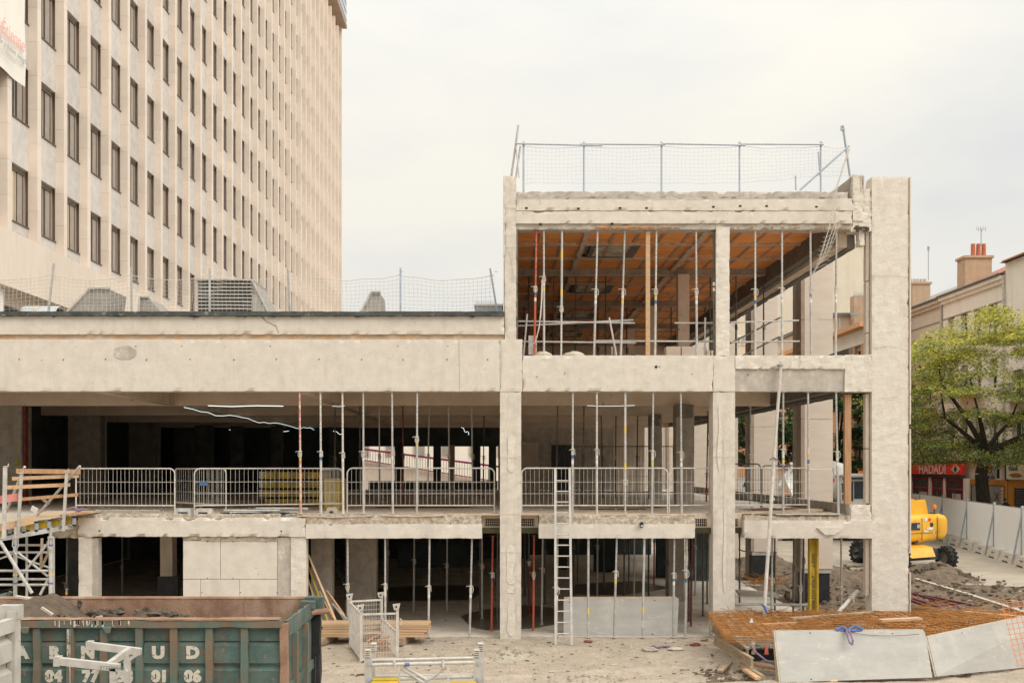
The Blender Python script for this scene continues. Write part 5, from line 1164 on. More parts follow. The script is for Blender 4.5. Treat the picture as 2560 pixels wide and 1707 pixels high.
for a, b, y_, mt, lab in (((40, 1490), (76, 1496), 15.4, SCRAP, 'pale board scrap lying on the dirt heap in the skip'), ((104, 1518), (132, 1536), 14.6, SCRAP, 'tilted pale splinter in the skip dirt'), ((240, 1543), (255, 1540), 13.95, SCRAP, 'small pale chip on the skip rim')):
    MB().bar(P(*a, y_), P(*b, y_), .09 if 'board' in lab else .05, .03).solo('scrap_piece', mt, lab, 'scrap', tuple(P(*a, y_)))
o = thing('green_machine_part', 'dusty green machine arm end poking up behind the dirt in the skip', 'machine part', tuple(P(15, 1500, 16.6)))
m = MB(); m.tube(P(-20, 1500, 16.6), P(20, 1490, 16.6), .07, n=8).tube(P(20, 1490, 16.6), P(27, 1478, 16.6), .035, n=8).hexa([P(18, 1500, 16.6), P(30, 1500, 16.6), P(30, 1500, 16.7), P(18, 1500, 16.7), P(23, 1480, 16.6), P(27, 1478, 16.6), P(27, 1478, 16.7), P(23, 1480, 16.7)]); m.build('arm', SKG, o)
# ---- grey ribbed container at the bottom left
s = thing('grey_container', 'pale grey ribbed steel container cut by the bottom left corner', 'container', (-7, 10, 0))
wx = X(50, 12.)
MB().box(-9, wx-.1, 8, 11.9, .2, 2.45).build('body', WSK, s)
for z0, z1 in ((1.98, 2.30), (1.62, 1.94), (1.26, 1.58), (.9, 1.22)):
    MB().hexa([(wx-.1, 8, z0), (wx-.02, 8, z0+.04), (wx-.02, 11.85, z0+.04), (wx-.1, 11.85, z0), (wx-.1, 8, z1), (wx-.02, 8, z1-.06), (wx-.02, 11.85, z1-.06), (wx-.1, 11.85, z1)]).build('pressed_rib', WSK, s)
MB().rough(wx-.1, wx+.005, 8, 12, 2.36, 2.52, .2, .003, .006, 2).build('top_rail', WSK, s)
MB().rough(wx-.09, wx+.01, 11.86, 12.0, .2, 2.6, .2, .003, .006, 3).build('corner_post', WSK, s)
MB().box(wx-.22, wx+.02, 11.9, 12.05, 2.5, 2.66).build('corner_casting', WSK, s)
MB().box(wx-.08, wx+.03, 8, 12, .95, 1.0).build('lower_rail', WSK, s)
MB().box(-9, wx-.05, 11.92, 12, .2, 2.45).build('end_wall', WSK, s)
# ---- trestle standing over the skip
s = thing('aluminium_trestle', 'worn aluminium trestle frame standing in front of the skip', 'trestle', (-5.2, 12, 0))
A0, A1 = P(225, 1612, 12.6), P(352, 1628, 12.6); B0, B1 = P(145, 1651, 11.6), P(299, 1668, 11.6)
for a, b in ((A0, A1), (B0, B1)):
    MB().bar(a, b, .07, .085).build('crossbar', TRES, s); MB().obox(a, (.07, .1, .11)).build('end_cap', TRES, s)
MB().bar(P(272, 1661, 11.75), P(322, 1624, 12.5), .06, .07).build('link_bar', TRES, s)
for (a, y_, dx) in (((318, 1626), 12.6, 0), ((284, 1668), 11.6, 0)):
    p_ = P(*a, y_); MB().bar(p_, (p_.x+.02, y_, .0), .07, .07, up=Vector((0, 1, 0))).build('leg', TRES, s)
    MB().bar(p_+Vector((.0, -.02, -.13)), p_+Vector((.16, -.02, -.02)), .04, .04).build('gusset', TRES, s)
for x_, y_ in ((A0.x+.1, 12.6), (B0.x+.1, 11.6)): MB().bar((x_+.0, y_, 1.9 if y_ > 12 else 1.95), (x_-.0, y_, 0), .05, .05, up=Vector((0, 1, 0))).build('leg', TRES, s) if False else None
text('print', 'CHAZELLE', (B0.x+.80, 11.53, B0.z-.055), .06, SKG, (1, 0, -.11), s, ext=.001, flip=True)
# ---- mesh cage (stillage)
s = thing('mesh_cage', 'white wire mesh stillage cage with stacking lugs, half empty', 'cage', (-2.9, 22.8, 0))
fl, fr, bl, br = Vector((-2.99, 21.9, 0)), Vector((-2.21, 22.05, 0)), Vector((-3.5, 23.75, 0)), Vector((-2.79, 24.05, 0)); HC = 1.13; up = Vector((0, 0, 1))
for c in (fl, fr, bl, br):
    MB().bar(c+up*.02, c+up*HC, .06, .06).build('post', GALVL, s)
    m = MB().hexa([c+Vector(q) for q in ((-.07, -.04, HC), (.03, -.04, HC), (.03, .04, HC), (-.07, .04, HC), (-.1, -.05, HC+.12), (.06, -.05, HC+.14), (.06, .05, HC+.14), (-.1, .05, HC+.12))]); m.build('stacking_lug', GALVL, s)
    MB().lathe(c+Vector((-.02, -.052, HC+.07)), [(0, 0), (.022, 0), (.022, .01)], n=8, axis='y').build('lug_hole', HOLE, s)
for a, b, z0, z1 in ((fl, fr, .06, 1.05), (bl, br, .3, 1.08), (fl, bl, .06, 1.05), (fr, br, .06, .62)):
    L_ = (b-a).length; nbr = max(4, int(L_/.06)); m = MB()
    for i in range(1, nbr): q = a.lerp(b, i/nbr); m.tube(q+up*z0, q+up*z1, .0045, n=4, cap=False)
    for j in range(1, 7):
        z = z0+(z1-z0)*j/7; m.tube(a+up*z, b+up*z, .0045, n=4, cap=False)
    m.build('wire_mesh', GALVL, s)
    MB().bar(a+up*z1, b+up*z1, .035, .04).build('top_rail', GALVL, s); MB().bar(a+up*z0, b+up*z0, .04, .05).build('bottom_rail', GALVL, s)
MB().hexa([fl+up*.08, fr+up*.08, br+up*.08, bl+up*.08, fl+up*.1, fr+up*.1, br+up*.1, bl+up*.1]).build('floor_board', WOODG, s)
MB().path([fr+Vector((.05, -.02, .95)), fr+Vector((.1, -.02, .9)), fr+Vector((.09, -.02, .8)), fr+Vector((.05, -.02, .82))], .012, n=6).build('hook', GALVL, s)
m = MB()
for i in range(10): m.bar((-2.9+random.uniform(-.1, .4), 22.4+random.uniform(0, 1.2), .12+.02*i), (-2.5+random.uniform(-.3, .3), 22.6+random.uniform(0, 1.2), .13+.03*i), .05, .02)
m.solo('cage_scraps', WOODO, 'reddish scraps lying in the bottom of the mesh cage', 'scraps', (-2.8, 22.8, .1), kind='stuff')
# ---- timber stack behind the cage
s = thing('timber_stack', 'low stack of pale sawn planks behind the mesh cage', 'timber', (-3, 24.4, 0))
pl = MB().box(-.5, .5, -.1, .1, 0, .055).mesh('plank', WOODX)
for k_, (px0, px1) in enumerate(((792, 1072), (800, 1060), (795, 1068), (808, 1074), (793, 1073))):
    for j in range(3):
        y_ = 24.2+j*.22; x0_, x1_ = X(px0+random.uniform(-4, 4), y_), X(px1+random.uniform(-6, 4), y_)
        inst('plank', pl, s, ((x0_+x1_)/2, y_, .17+k_*.063), (0, 0, random.uniform(-.01, .01)), (x1_-x0_, 1, 1))
for px in (820, 1015): MB().obox((X(px, 24.3), 24.35, .085), (.14, .9, .16), (0, 0, -.25)).build('bearer', WOODG, s)
# ---- planks leaning on the blind wall end
P0 = [((771, 1386), (842, 1556), .17, WOODX, 'longest pale plank of the leaning bundle by the blind wall'), ((768, 1405), (822, 1556), .07, YEL, 'yellow formwork beam leaning among the pale planks'), ((768, 1440), (806, 1556), .10, WOODX, 'pale plank leaning against the blind wall corner, second'),
      ((768, 1468), (797, 1556), .06, WOODP, 'short narrow batten leaning at the wall corner'), ((800, 1482), (838, 1558), .20, WOODX, 'broad short plank leaning over the longer ones'), ((818, 1478), (862, 1540), .10, WOODP, 'short plank leaning toward the cage'), ((767, 1490), (786, 1556), .05, WOODX, 'narrow lath at the wall corner')]
for i, (a, b, w, mt, lab) in enumerate(P0):
    y_ = 25.0+.05*i; MB().bar(P(*a, y_+.5), P(*b, y_-.1), w, .04, up=Vector((1, 0, 0))).solo('leaning_plank', mt, lab, 'plank', tuple(P(*b, y_-.1)))
MB().bar(P(838, 1392, 27.6), P(878, 1530, 26.2), .32, .05, up=Vector((1, 0, 0))).solo('black_board', BLACKB, 'tall black board leaning behind the pale planks', 'board', tuple(P(878, 1530, 26.2)))
MB().rough(X(394, 27.5), X(445, 27.5), 27.5, 27.6, .02, 1.25, .3, .002, .003, 8).solo('black_board', BLACKB, 'black board leaning on a column in the dark window opening', 'board', (X(400, 28), 28, 0))
for i in range(4):
    MB().bar(P(830+i*4, 1508+i*4, 25.3), P(866, 1546+i*3, 24.8), .05, .03).solo('metal_strip', GALV, ['thin metal strip on top of the small bundle by the cage', 'metal strip second in the small bundle by the cage', 'metal strip third in the small bundle by the cage', 'lowest metal strip of the small bundle by the cage'][i], 'metal strip', tuple(P(866, 1546+i*3, 24.8)))
# ---- grey board behind the props
s = thing('grey_board', 'long grey formwork board standing on edge behind the ground floor props', 'board', (fx(1550), 25.15, 0))
MB().hexa([P(1409, 1587, 25.25), P(1693, 1587, 25.25), P(1693, 1587, 25.32), P(1409, 1587, 25.32), P(1409, 1498, 25.4), P(1697, 1496, 25.4), P(1697, 1496, 25.48), P(1409, 1498, 25.48)]).build('face', FORM, s)
MB().hexa([P(1410, 1498, 25.4), P(1697, 1496, 25.4), P(1697, 1496, 25.48), P(1410, 1498, 25.48), P(1410, 1491, 25.4), P(1690, 1490, 25.4), P(1690, 1490, 25.48), P(1410, 1491, 25.48)]).build('top_edge', BOARDE, s)
m = MB()
for px, py in ((1424, 1504), (1637, 1500), (1632, 1584)): m.lathe(P(px, py, 25.22), [(0, 0), (.014, 0), (.014, .03)], n=8, axis='y')
m.build('holes', HOLE, s, kind='stuff')
# ---- puddles
def puddle(pts, z, lab):
    m = MB(); k = len(pts); c = Vector((sum(p[0] for p in pts)/k, sum(p[1] for p in pts)/k)); out = []
    for a, b in zip(pts, pts[1:]+pts[:1]):
        for j in range(5):
            t = j/5; x, y = a[0]+(b[0]-a[0])*t, a[1]+(b[1]-a[1])*t; q = .12*noise.noise(Vector((x*1.7, y*1.7, 1))); out.append((x+q, y+q, z))
    m.v = out; m.f = [tuple(range(len(out)))]; m.m = [0]; m.solo('puddle', WATER, lab, 'puddle', (c.x, c.y, z))
def gp(px, py): Y_ = CH*F/(py-CY); return (X(px, Y_), Y_)
puddle([gp(1153, 1545), gp(1175, 1532), gp(1245, 1518), gp(1310, 1512), gp(1382, 1520), gp(1395, 1560), gp(1330, 1572), gp(1210, 1577), gp(1172, 1566)], .018, 'brown puddle round the foot of the red props')
puddle([gp(880, 1500), gp(1010, 1503), gp(1180, 1500), gp(1210, 1475), gp(1180, 1462), gp(1000, 1466), gp(880, 1478)], .018, 'dark pool across the middle of the ground floor')
puddle([gp(1420, 1485), gp(1560, 1488), gp(1680, 1470), gp(1600, 1452), gp(1440, 1460)], .018, 'dark pool behind the grey board')
# ---- scaffold frame and timbers at the bottom centre
s = thing('scaffold_frame', 'stack of white steel shoring frames lying near the bottom of the view', 'frame', (X(1060, 14), 14, 0))
y = 14.0
for px, w in ((922, 22), (1194, 22)):
    for j in range(2):
        m = MB(); m.box(X(px-w/2+j*9, y+.25*j), X(px+w/2-4+j*9, y+.25*j), y+.25*j-.03, y+.25*j+.03, .0, Z(1643-j*8, y)); m.build('post', TRES, s)
        m = MB()
        for k_ in range(4): m.box(X(px-w/2+2+j*9, y), X(px+w/2-6+j*9, y), y+.25*j-.05, y+.25*j+.05, Z(1640-j*8-k_*5, y), Z(1637.5-j*8-k_*5, y))
        m.build('spigot', GALVL, s)
        m = MB().lathe((X(px+4, y), y-.06-.0*j, Z(1655+j*40, y)), [(0, 0), (.03, 0), (.03, .05)], n=8, axis='y'); m.build('wedge_head', GALVB, s)
for (z0, z1, yy, r_) in ((1661, 1655, y-.02, .024), (1650, 1644, y+.22, .024), (1698, 1690, y+.02, .026), (1690, 1686, y+.25, .024)):
    MB().tube(P(930, z0, yy), P(1186, z1, yy), r_, n=10).build('tube', TRES, s)
for a, b in (((1000, 1668), (1062, 1707)), ((1008, 1663), (1070, 1700)), ((1115, 1668), (1058, 1707))): MB().tube(P(*a, y), P(*b, y), .02, n=8).build('diagonal', TRES, s)
for px in (999, 1121): MB().box(X(px-2, y), X(px+2, y), y-.05, y-.03, .9, Z(1663, y)).build('hanger', GALVL, s); MB().tube(P(px-13, 1668, y-.04), P(px-13, 1650, y-.04), .02, n=6).build('coupler', GALVL, s)
MB().tube(P(1012, 1660, y-.028), P(1024, 1659.5, y-.028), .0255, n=10, cap=False).build('blue_band', SLB, s)
for j, (a, b, py, yy) in enumerate(((932, 995, 1696, 13.9), (928, 995, 1705, 13.7), (1125, 1190, 1706, 13.7), (935, 990, 1701, 14.2))):
    z = Z(py, yy); MB().box(X(a, yy), X(b, yy), yy-.05, yy+.1, z-.09, z).solo('formwork_timber', YEL if j != 3 else WOODX, ['yellow timber end under the shoring frames, upper', 'yellow timber end under the shoring frames, lower', 'yellow timber end under the right post of the shoring frames', 'pale timber between the yellow ends'][j], 'timber', (X(a, yy), yy, z))
# ---- scaffold tower and formwork table at the left
s = thing('shoring_tower', 'galvanised shoring tower with crossed braces under the formwork deck', 'scaffold', (X(80, 22.5), 22.5, 0))
ya = 22.4
for px in (38, 127, 67, 134):
    yy = ya if px in (38, 127) else ya+1.3
    MB().tube((X(px, yy), yy, 0), (X(px, yy), yy, Z(1342 if px != 38 else 1345, yy)), .045 if yy == ya else .028, n=10).build('standard', GALV, s)
    if yy == ya:
        for py, mt in ((1360, SLB), (1434, STKY), (1455, SLB)): MB().tube(P(px, py, yy), P(px, py+4, yy), .05, n=10, cap=False).build('tape', mt, s)
        MB().lathe(P(px, 1345, yy), [(.045, 0), (.07, .0), (.07, .04), (.03, .05), (.03, .25)], n=10).build('head_jack', GALV, s)
        MB().path([P(px-6, 1345, yy-.06), P(px-7, 1365, yy-.07), P(px+2, 1375, yy-.07), P(px+8, 1365, yy-.07), P(px+7, 1345, yy-.06)], .01, n=5).build('handle', GALV, s)
for py, yy in ((1362, ya+1.2), (1380, ya+1.2), (1426, ya+.02), (1447, ya+1.2), (1461, ya+.02)):
    MB().tube(P(-30 if py not in (1362, ) else 44, py, yy), P(122, py, yy), .028, n=8).build('ledger', GALV, s)
for a, b, y0_, y1_, r_ in (((0, 1352), (80, 1482), ya-.15, ya-.2, .04), ((118, 1360), (43, 1450), ya+.05, ya+.05, .028), ((44, 1380), (120, 1440), ya+.1, ya+.1, .028), ((42, 1390), (122, 1418), ya+1.2, ya+1.2, .024), ((-10, 1400), (30, 1385), ya+.3, ya+.1, .02), ((120, 1448), (100, 1486), ya+.05, ya+.02, .03)):
    MB().tube(P(*a, y0_), P(*b, y1_), r_, n=8).build('brace', GALV, s)
MB().path([P(42, 1358, ya-.08), P(34, 1375, ya-.1), P(40, 1385, ya-.1), P(48, 1380, ya-.1)], .012, n=5).path([P(50, 1460, ya-.2), P(60, 1456, ya-.22), P(73, 1460, ya-.2), P(60, 1464, ya-.2), P(50, 1460, ya-.2)], .01, n=5).build('handle', GALVL, s)
MB().path([P(105, 1345, ya+.4), P(102, 1420, ya+.4), P(122, 1380, ya+.3), P(120, 1352, ya+.3)], .03, n=6).build('strap', WOODO if False else WOODG, s)
prop('single prop standing alone in the dark between tower and wall', X(169, 25.5), X(165, 25.5), 2.55, .02, 25.5, 'd', cf=.5, stick=2, holes_=False)
prop('single prop seen through the dark window opening', X(306, 30), X(306, 30), 2.5, .02, 30, 'd', cf=.5, stick=0, holes_=False)
s = thing('formwork_deck', 'plywood formwork deck carried on yellow beams at the left edge', 'formwork', (X(90, 23), 23, 2.8))
y0_, y1_ = 22.3, 23.9
a, b, c, d_ = P(-30, 1318, y0_), P(200, 1286, 23.9), P(190, 1272, 25.2), P(-60, 1272, 25.2)
zt_ = [q.z for q in (a, b)]
MB().hexa([a, b, Vector((b.x, 25.3, b.z)), Vector((a.x, 25.3, b.z)), a+up*.03, b+up*.03, Vector((b.x, 25.3, b.z+.03)), Vector((a.x, 25.3, b.z+.03))]).build('plywood_sheet', PLY, s)
for i, px in enumerate((12, 25, 60, 92, 124, 157, 186)):
    f_ = (px+30)/230; yy = y0_+(y1_-y0_)*f_; e = a.lerp(b, f_); w = .28 if px > 50 else .16
    e2 = Vector((X(px, yy), yy, e.z))
    MB().box(e2.x-w, e2.x-.02, yy-.02, yy+.03, e2.z-.22, e2.z-.03).build('beam_web', YEL, s)
    m = MB().box(e2.x-.03, e2.x+.02, yy-.05, yy+.05, e2.z-.25, e2.z-.01).box(e2.x-w*.9, e2.x+.02, yy-.05, yy+.05, e2.z-.06, e2.z-.025).box(e2.x-w*.5, e2.x+.02, yy-.05, yy+.05, e2.z-.25, e2.z-.215); m.build('end_clip', GALVB, s)
MB().bar(a+Vector((0, 0, -.3)), b+Vector((-.2, 0, -.28)), .12, .1).build('yoke', GALV, s)
MB().bar(P(-20, 1322, 22.25), P(83, 1300, 22.8), .04, .16).build('edge_board', WOODX, s)
MB().bar(P(160, 1288, 23.6), P(215, 1280, 24.2), .3, .03).build('edge_board', WOODO, s)
s = thing('guard_rail', 'site guard rail of rough boards held by steel posts beside the first barrier', 'guard rail', (X(90, 22.8), 22.8, 2.9))
for px0, px1, pt, pb, yy in ((15, 10, 1166, 1345, 22.2), (52, 44, 1183, 1345, 22.5), (165, 158, 1179, 1327, 23.4)):
    MB().bar(P(px0-2 if px0 < 20 else px0+2, pt, yy), P(px1, pb, yy), .075 if px0 < 20 else .055, .055, up=Vector((0, 1, 0))).build('post', GALVL, s)
    MB().path([P(px0-6, pt, yy-.03), P(px0+5, pt, yy-.03), P(px0+6, pt-8, yy-.03)], .012, n=5).build('hook', GALVL, s)
for a, b, h_, mt in (((40, 1177), (201, 1179), .11, WOODO), ((30, 1196), (197, 1189), .085, WOODX), ((16, 1218), (175, 1211), .085, WOODP), ((22, 1250), (195, 1236), .075, WOODO), ((-10, 1250), (55, 1240), .17, PINKB)):
    q = MB().bar(P(*a, 22.9 if a[0] > 0 else 22.45), P(*b, 23.7 if b[0] > 100 else 22.6), .05, h_); q.build('board', mt, s, label='pinkish red board' if mt is PINKB else None)
for a, b in (((62, 1166), (15, 1280)), ((200, 1165), (93, 1287)), ((107, 1248), (122, 1258))): MB().bar(P(*a, 23.3), P(*b, 24.2), .045, .045).build('strut', GALVL, s)
MB().obox(P(86, 1273, 23.2), (.16, .02, .12), (.2, .5, 0)).solo('paper_label', SWHT, 'white paper label with print lying on the deck by the strut foot', 'paper', tuple(P(86, 1280, 23.2)))
MB().path([P(168, 1274, 24.5), P(185, 1268, 24.5), P(196, 1276, 24.5), P(208, 1271, 24.5), P(190, 1280, 24.5)], .035, n=6).solo('purple_strap', SLP, 'crumpled purple strap at the foot of the first barrier', 'strap', tuple(P(168, 1274, 24.5)))
# ================================================================ REBAR, FORMWORK SHEETS
def ground_at(x, y): return gz(x, y)
def mound(lab, cx, cy, rx_, ry_, h_, mat, name='dirt_mound', n_=46, rough_=1.):
    m = MB()
    for j in range(n_+1):
        for i in range(n_+1):
            u, v = i/n_*2-1, j/n_*2-1; rr = math.hypot(u, v); e = max(0, 1-rr**1.6*(1+.35*noise.noise(Vector((math.atan2(v, u)*1.3, cx, cy))))); x, y = cx+u*rx_, cy+v*ry_
            z = -.03+e*h_*(.65+.7*noise.noise(Vector((x*2.1, y*2.1, cx))))+min(1, e*3)*rough_*(.05*noise.noise(Vector((x*6, y*6, 0)))+.035*abs(noise.noise(Vector((x*14, y*14, 3)))))
            m.v.append((x, y, z+(ground_at(cx, cy) if e > 0 else -.02)))
    for j in range(n_):
        for i in range(n_): a = j*(n_+1)+i; m.f.append((a, a+1, a+n_+2, a+n_+1)); m.m.append(0)
    for i in range(45):
        t = random.uniform(0, 6.28); rr = random.uniform(.2, .95); s_ = random.uniform(.01, .035)*rough_; m.blob((cx+rx_*rr*math.cos(t), cy+ry_*rr*math.sin(t), .02+h_*.7*(1-rr)), (s_*1.3, s_, s_*.8), seed=i, rings=4, seg=6, jit=.9)
    return m.solo(name, mat, lab, 'mound', (cx, cy, 0), kind='stuff', smooth=False)
CLOD = mk('grey_clods', (.46, .40, .32), (.30, .255, .20), rough=.95, scale=7, contrast=.7, bump=1., bscale=14)
random.seed(9)
for k_ in range(5):
    lab = ['lowest rusty wire mat of the stack behind the grey sheets', 'second rusty wire mat from the bottom of the stack', 'middle rusty wire mat of the stack', 'rusty wire mat just under the top one of the stack', 'topmost rusty wire mat, planks and white cap lying on it'][k_]
    cx, cy, zc = 8.7, 22.45, .64+k_*.03; m = MB(); LX, LY = 7.6, 3.6
    ox, oy = random.uniform(-.05, .05), random.uniform(-.03, .03); sk = random.uniform(-.01, .01)
    def pt(u, v):
        x = 4.95+LX*u; yf = 20.8+3.1*max(0, u-.5); yb_ = 24.5-.3*u-.2*(u < .12); y = yf+(yb_-yf)*v
        x += .35*(v-.5)*(1-2*u)
        return Vector((x+ox*.5+sk*v, y+oy*(1-u)+.06, zc+.05*noise.noise(Vector((x*1.1, y*1.3, k_*.3)))+.012*noise.noise(Vector((x*6, y*6, k_)))+.02*math.sin(x*2+k_)+.02*u))
    nx, ny = int(LX/.2), int(LY/.2)
    for i in range(nx+1): m.path([pt(i/nx, j/8) for j in range(9)], .0065, n=3)
    for j in range(ny+1): m.path([pt(i/16, j/ny) for i in range(17)], .0065, n=3)
    m.solo('wire_mat', REB, lab, 'steel mat', (cx, cy, .6), group='welded wire mats of the stack')
mound('dark soil sheet deepening the shade under the wire mat stack', 8.8, 22.6, 4.4, 2.1, .05, DIRT)  # thin dark sheet added so the gaps under the mats read as shade
for i, (x, r_) in enumerate(((5.3, .05), (6.6, .05), (8.2, 0), (9.9, -.03), (11.6, -.05))):
    o = thing('bearer_beam', ['weathered timber beam under the mats at their left end', 'second timber beam under the wire mats from their left end', 'middle timber beam under the wire mats', 'timber beam under the wire mats behind the sheet joint', 'timber beam under the wire mats near the orange mesh'][i], 'beam', (x, 20.6, .4))
    for z0, z1, w in ((.42, .47, .04), (.47, .58, .015), (.58, .63, .04)):
        a = Vector((x, 20.6+max(0, x-8.6)*.42, 0)); b = Vector((x+r_*20, 24.3, 0)); 
        MB().hexa([(a.x-w, a.y, z0), (a.x+w, a.y, z0), (b.x+w, b.y, z0), (b.x-w, b.y, z0), (a.x-w, a.y, z1), (a.x+w, a.y, z1), (b.x+w, b.y, z1), (b.x-w, b.y, z1)]).build('flange' if w > .02 else 'web', WOODG, o)
def beamI(lab, a, b, hgt, mt, name='site_beam'):
    o = thing(name, lab, 'beam', tuple(a)); a = Vector(a); b = Vector(b)
    MB().bar(a+up*(hgt-.02), b+up*(hgt-.02), .08, .04).build('flange', mt, o); MB().bar(a+up*.02, b+up*.02, .08, .04).build('flange', mt, o); MB().bar(a+up*hgt/2, b+up*hgt/2, .03, hgt-.08).build('web', mt, o)
beamI('upper timber beam sticking out toward the viewer under the wire mats', P(1870, 1630, 20.6)-up*.1, P(1782, 1568, 24.0)-up*.1, .2, WOODG)
beamI('middle timber beam slanting out under the wire mats', P(1880, 1655, 19.9)-up*.1, P(1786, 1598, 23.6)-up*.1, .2, WOODG)
beamI('dark steel beam lying crosswise below the wire mats', P(1858, 1636, 20.8)-up*.12, P(1950, 1634, 20.9)-up*.12, .24, BLACKB)
for i, (a, b, ya, yb, w, mt, lab) in enumerate((((1862, 1672), (1895, 1695), 20.4, 19.9, .12, WOODP, 'yellowish splintered batten at the bottom of the pile'), ((1872, 1668), (1906, 1690), 20.5, 20.0, .1, WOODG, 'grey splintered batten at the bottom of the pile'), ((1800, 1678), (1825, 1655), 20.7, 21.5, .12, WOODG, 'short block poking out left under the pile'),
        ((1850, 1655), (1940, 1670), 20.8, 20.5, .16, WOODO, 'brown plank squeezed low in the pile'), ((1845, 1642), (1940, 1655), 21.0, 20.8, .14, WOODG, 'thin plank squeezed in the middle of the pile'))):
    MB().bar(P(*a, ya), P(*b, yb), w, .05).solo('pile_timber', mt, lab, 'timber', tuple(P(*a, ya)))
MB().path([P(1880, 1613, 20.4), P(1890, 1630, 20.3), P(1915, 1650, 20.3), P(1940, 1662, 20.3)], .022, n=6).solo('purple_sling', SLP, 'purple sling wrapped round the pile beside the first grey sheet', 'sling', tuple(P(1880, 1613, 20.4)))
MB().hexa([P(1911, 1635, 20.3), P(1922, 1635, 20.3), P(1922, 1635, 20.5), P(1911, 1635, 20.5), P(1913, 1612, 20.3), P(1919, 1612, 20.3), P(1919, 1612, 20.5), P(1913, 1612, 20.5)]).solo('orange_clamp', REDP, 'orange steel clamp between the pile beams', 'clamp', tuple(P(1911, 1635, 20.3)))
# sheets leaning on the pile
def sheet(lab, q, th, holes_):
    o = thing('grey_formwork_sheet', lab, 'formwork sheet', tuple(q[0])); n_ = ((q[1]-q[0]).cross(q[3]-q[0])).normalized(); n_ = n_ if n_.y > 0 else -n_
    MB().hexa([q[0], q[1], q[1]+n_*th, q[0]+n_*th, q[3], q[2], q[2]+n_*th, q[3]+n_*th]).build('face', FORM, o)
    e = .012; ins = lambda v: v
    m = MB(); m.bar(q[0]+n_*th*.6+(q[0]-q[1]).normalized()*.015, q[3]+n_*th*.6+(q[0]-q[1]).normalized()*.015, .03, th*.9, up=Vector((0, 1, 0))); m.build('end_edge', BOARDE, o)
    m = MB(); m.bar(q[3]+n_*th*.6+(q[3]-q[0]).normalized()*.008, q[2]+n_*th*.6+(q[3]-q[0]).normalized()*.008, th*.9, .016); m.build('top_edge', BOARDE, o)
    m = MB()
    for u, v in holes_:
        p_ = q[0].lerp(q[1], u).lerp(q[3].lerp(q[2], u), v)-n_*.004; m.lathe(p_, [(0, 0), (.016, 0), (.016, .003)], n=8, axis='y')
    m.build('drill_holes', HOLE, o, kind='stuff')
    return o
sheet('long grey formwork sheet leaning on the pile, blue sling hanging over it', [P(1952, 1705, 19.87), P(2331, 1692, 20.1), P(2312, 1578, 20.45), P(1938, 1578, 20.3)], .05, ((.23, .97), (.78, .95), (.2, .04)))
sheet('second layer of grey sheet showing just behind the long one', [P(1946, 1700, 20.0), P(2322, 1690, 20.25), P(2308, 1573, 20.55), P(1936, 1576, 20.42)], .05, ())
sheet('grey formwork sheet rising toward the orange mesh', [P(2342, 1690, 20.2), P(2680, 1655, 21.8), P(2680, 1515, 22.1), P(2318, 1591, 20.45)], .05, ((.22, .92), (.16, .70), (.19, .69), (.3, .7)))
o = thing('blue_sling', 'blue lifting sling knotted on the wire mats, loop hanging over the sheet', 'sling', tuple(P(2120, 1575, 20.3)))
m = MB(); yb = 20.4
m.path([P(2090, 1574, yb), P(2105, 1566, yb), P(2118, 1573, yb-.05), P(2112, 1577, yb), P(2095, 1576, yb)], .03, n=6).path([P(2122, 1572, yb), P(2138, 1564, yb), P(2156, 1572, yb), P(2140, 1577, yb), P(2122, 1574, yb-.05)], .03, n=6); m.build('knot', SLB, o)
m = MB().path([P(2116, 1572, yb-.08), P(2119, 1590, 20.2), P(2124, 1605, 20.12), P(2131, 1611, 20.1), P(2132, 1600, 20.12), P(2127, 1584, 20.2), P(2121, 1573, yb-.08)], .02, n=6); m.build('loop', SLP, o)
MB().path([P(2100+i*22, 1576+8*math.sin(i/9*math.pi)+i*.9, 20.33) for i in range(10)], .006, n=4).solo('tie_wire', REBR, 'thin rusty wire sagging along the top of the long sheet', 'wire', tuple(P(2100, 1576, 20.3)))
for a, b, ya, yb, w, mt, lab in (((1820, 1565), (1990, 1557), 22.4, 22.7, .14, WOODO, 'brown plank lying on the left end of the wire mats'), ((1978, 1546), (2178, 1530), 23.3, 24.2, .14, WOODG, 'long brown plank on the mats before the end column'), ((2200, 1550), (2300, 1545), 22.8, 23.0, .2, WOODP, 'short pale board on the mats in front of the end column'),
        ((2410, 1532), (2580, 1546), 24.2, 23.4, .24, WOODX, 'thick pale timber with a round end on the right of the mats')):
    za = .86; p_ = Vector((X(a[0], ya), ya, Z(a[1], ya))); q_ = Vector((X(b[0], yb), yb, Z(b[1], yb))); MB().bar(p_, q_, w, .05 if w < .22 else .1).solo('loose_plank', mt, lab, 'plank', tuple(p_))
MB().hexa([P(1873, 1556, 22.5), P(1884, 1556, 22.5), P(1884, 1556, 22.6), P(1873, 1556, 22.6), P(1878, 1545, 22.5), P(1880, 1544, 22.5), P(1880, 1544, 22.6), P(1878, 1545, 22.6)]).solo('white_cone', SWHT, 'small white cone shaped cap on the wire mats', 'cap', tuple(P(1878, 1556, 22.5)))
# orange safety mesh
m = MB(); yb = 20.0
for i in range(7): a0, a1 = P(2504+i*13, 1503-i*1.5, 20.6), P(2545+i*15, 1664+i*6, yb); m.tube(a0, a1, .0065, n=4)
for j in range(13):
    t = j/12; a0 = P(2500+42*t, 1508+156*t, 20.6-.6*t); a1 = P(2600+42*t, 1496+150*t, 20.4-.6*t); m.tube(a0, a1, .006, n=4)
m.solo('orange_mesh', MESHO, 'bright orange wire grid leaning in front of the rising grey sheet', 'mesh', tuple(P(2550, 1660, 20)))
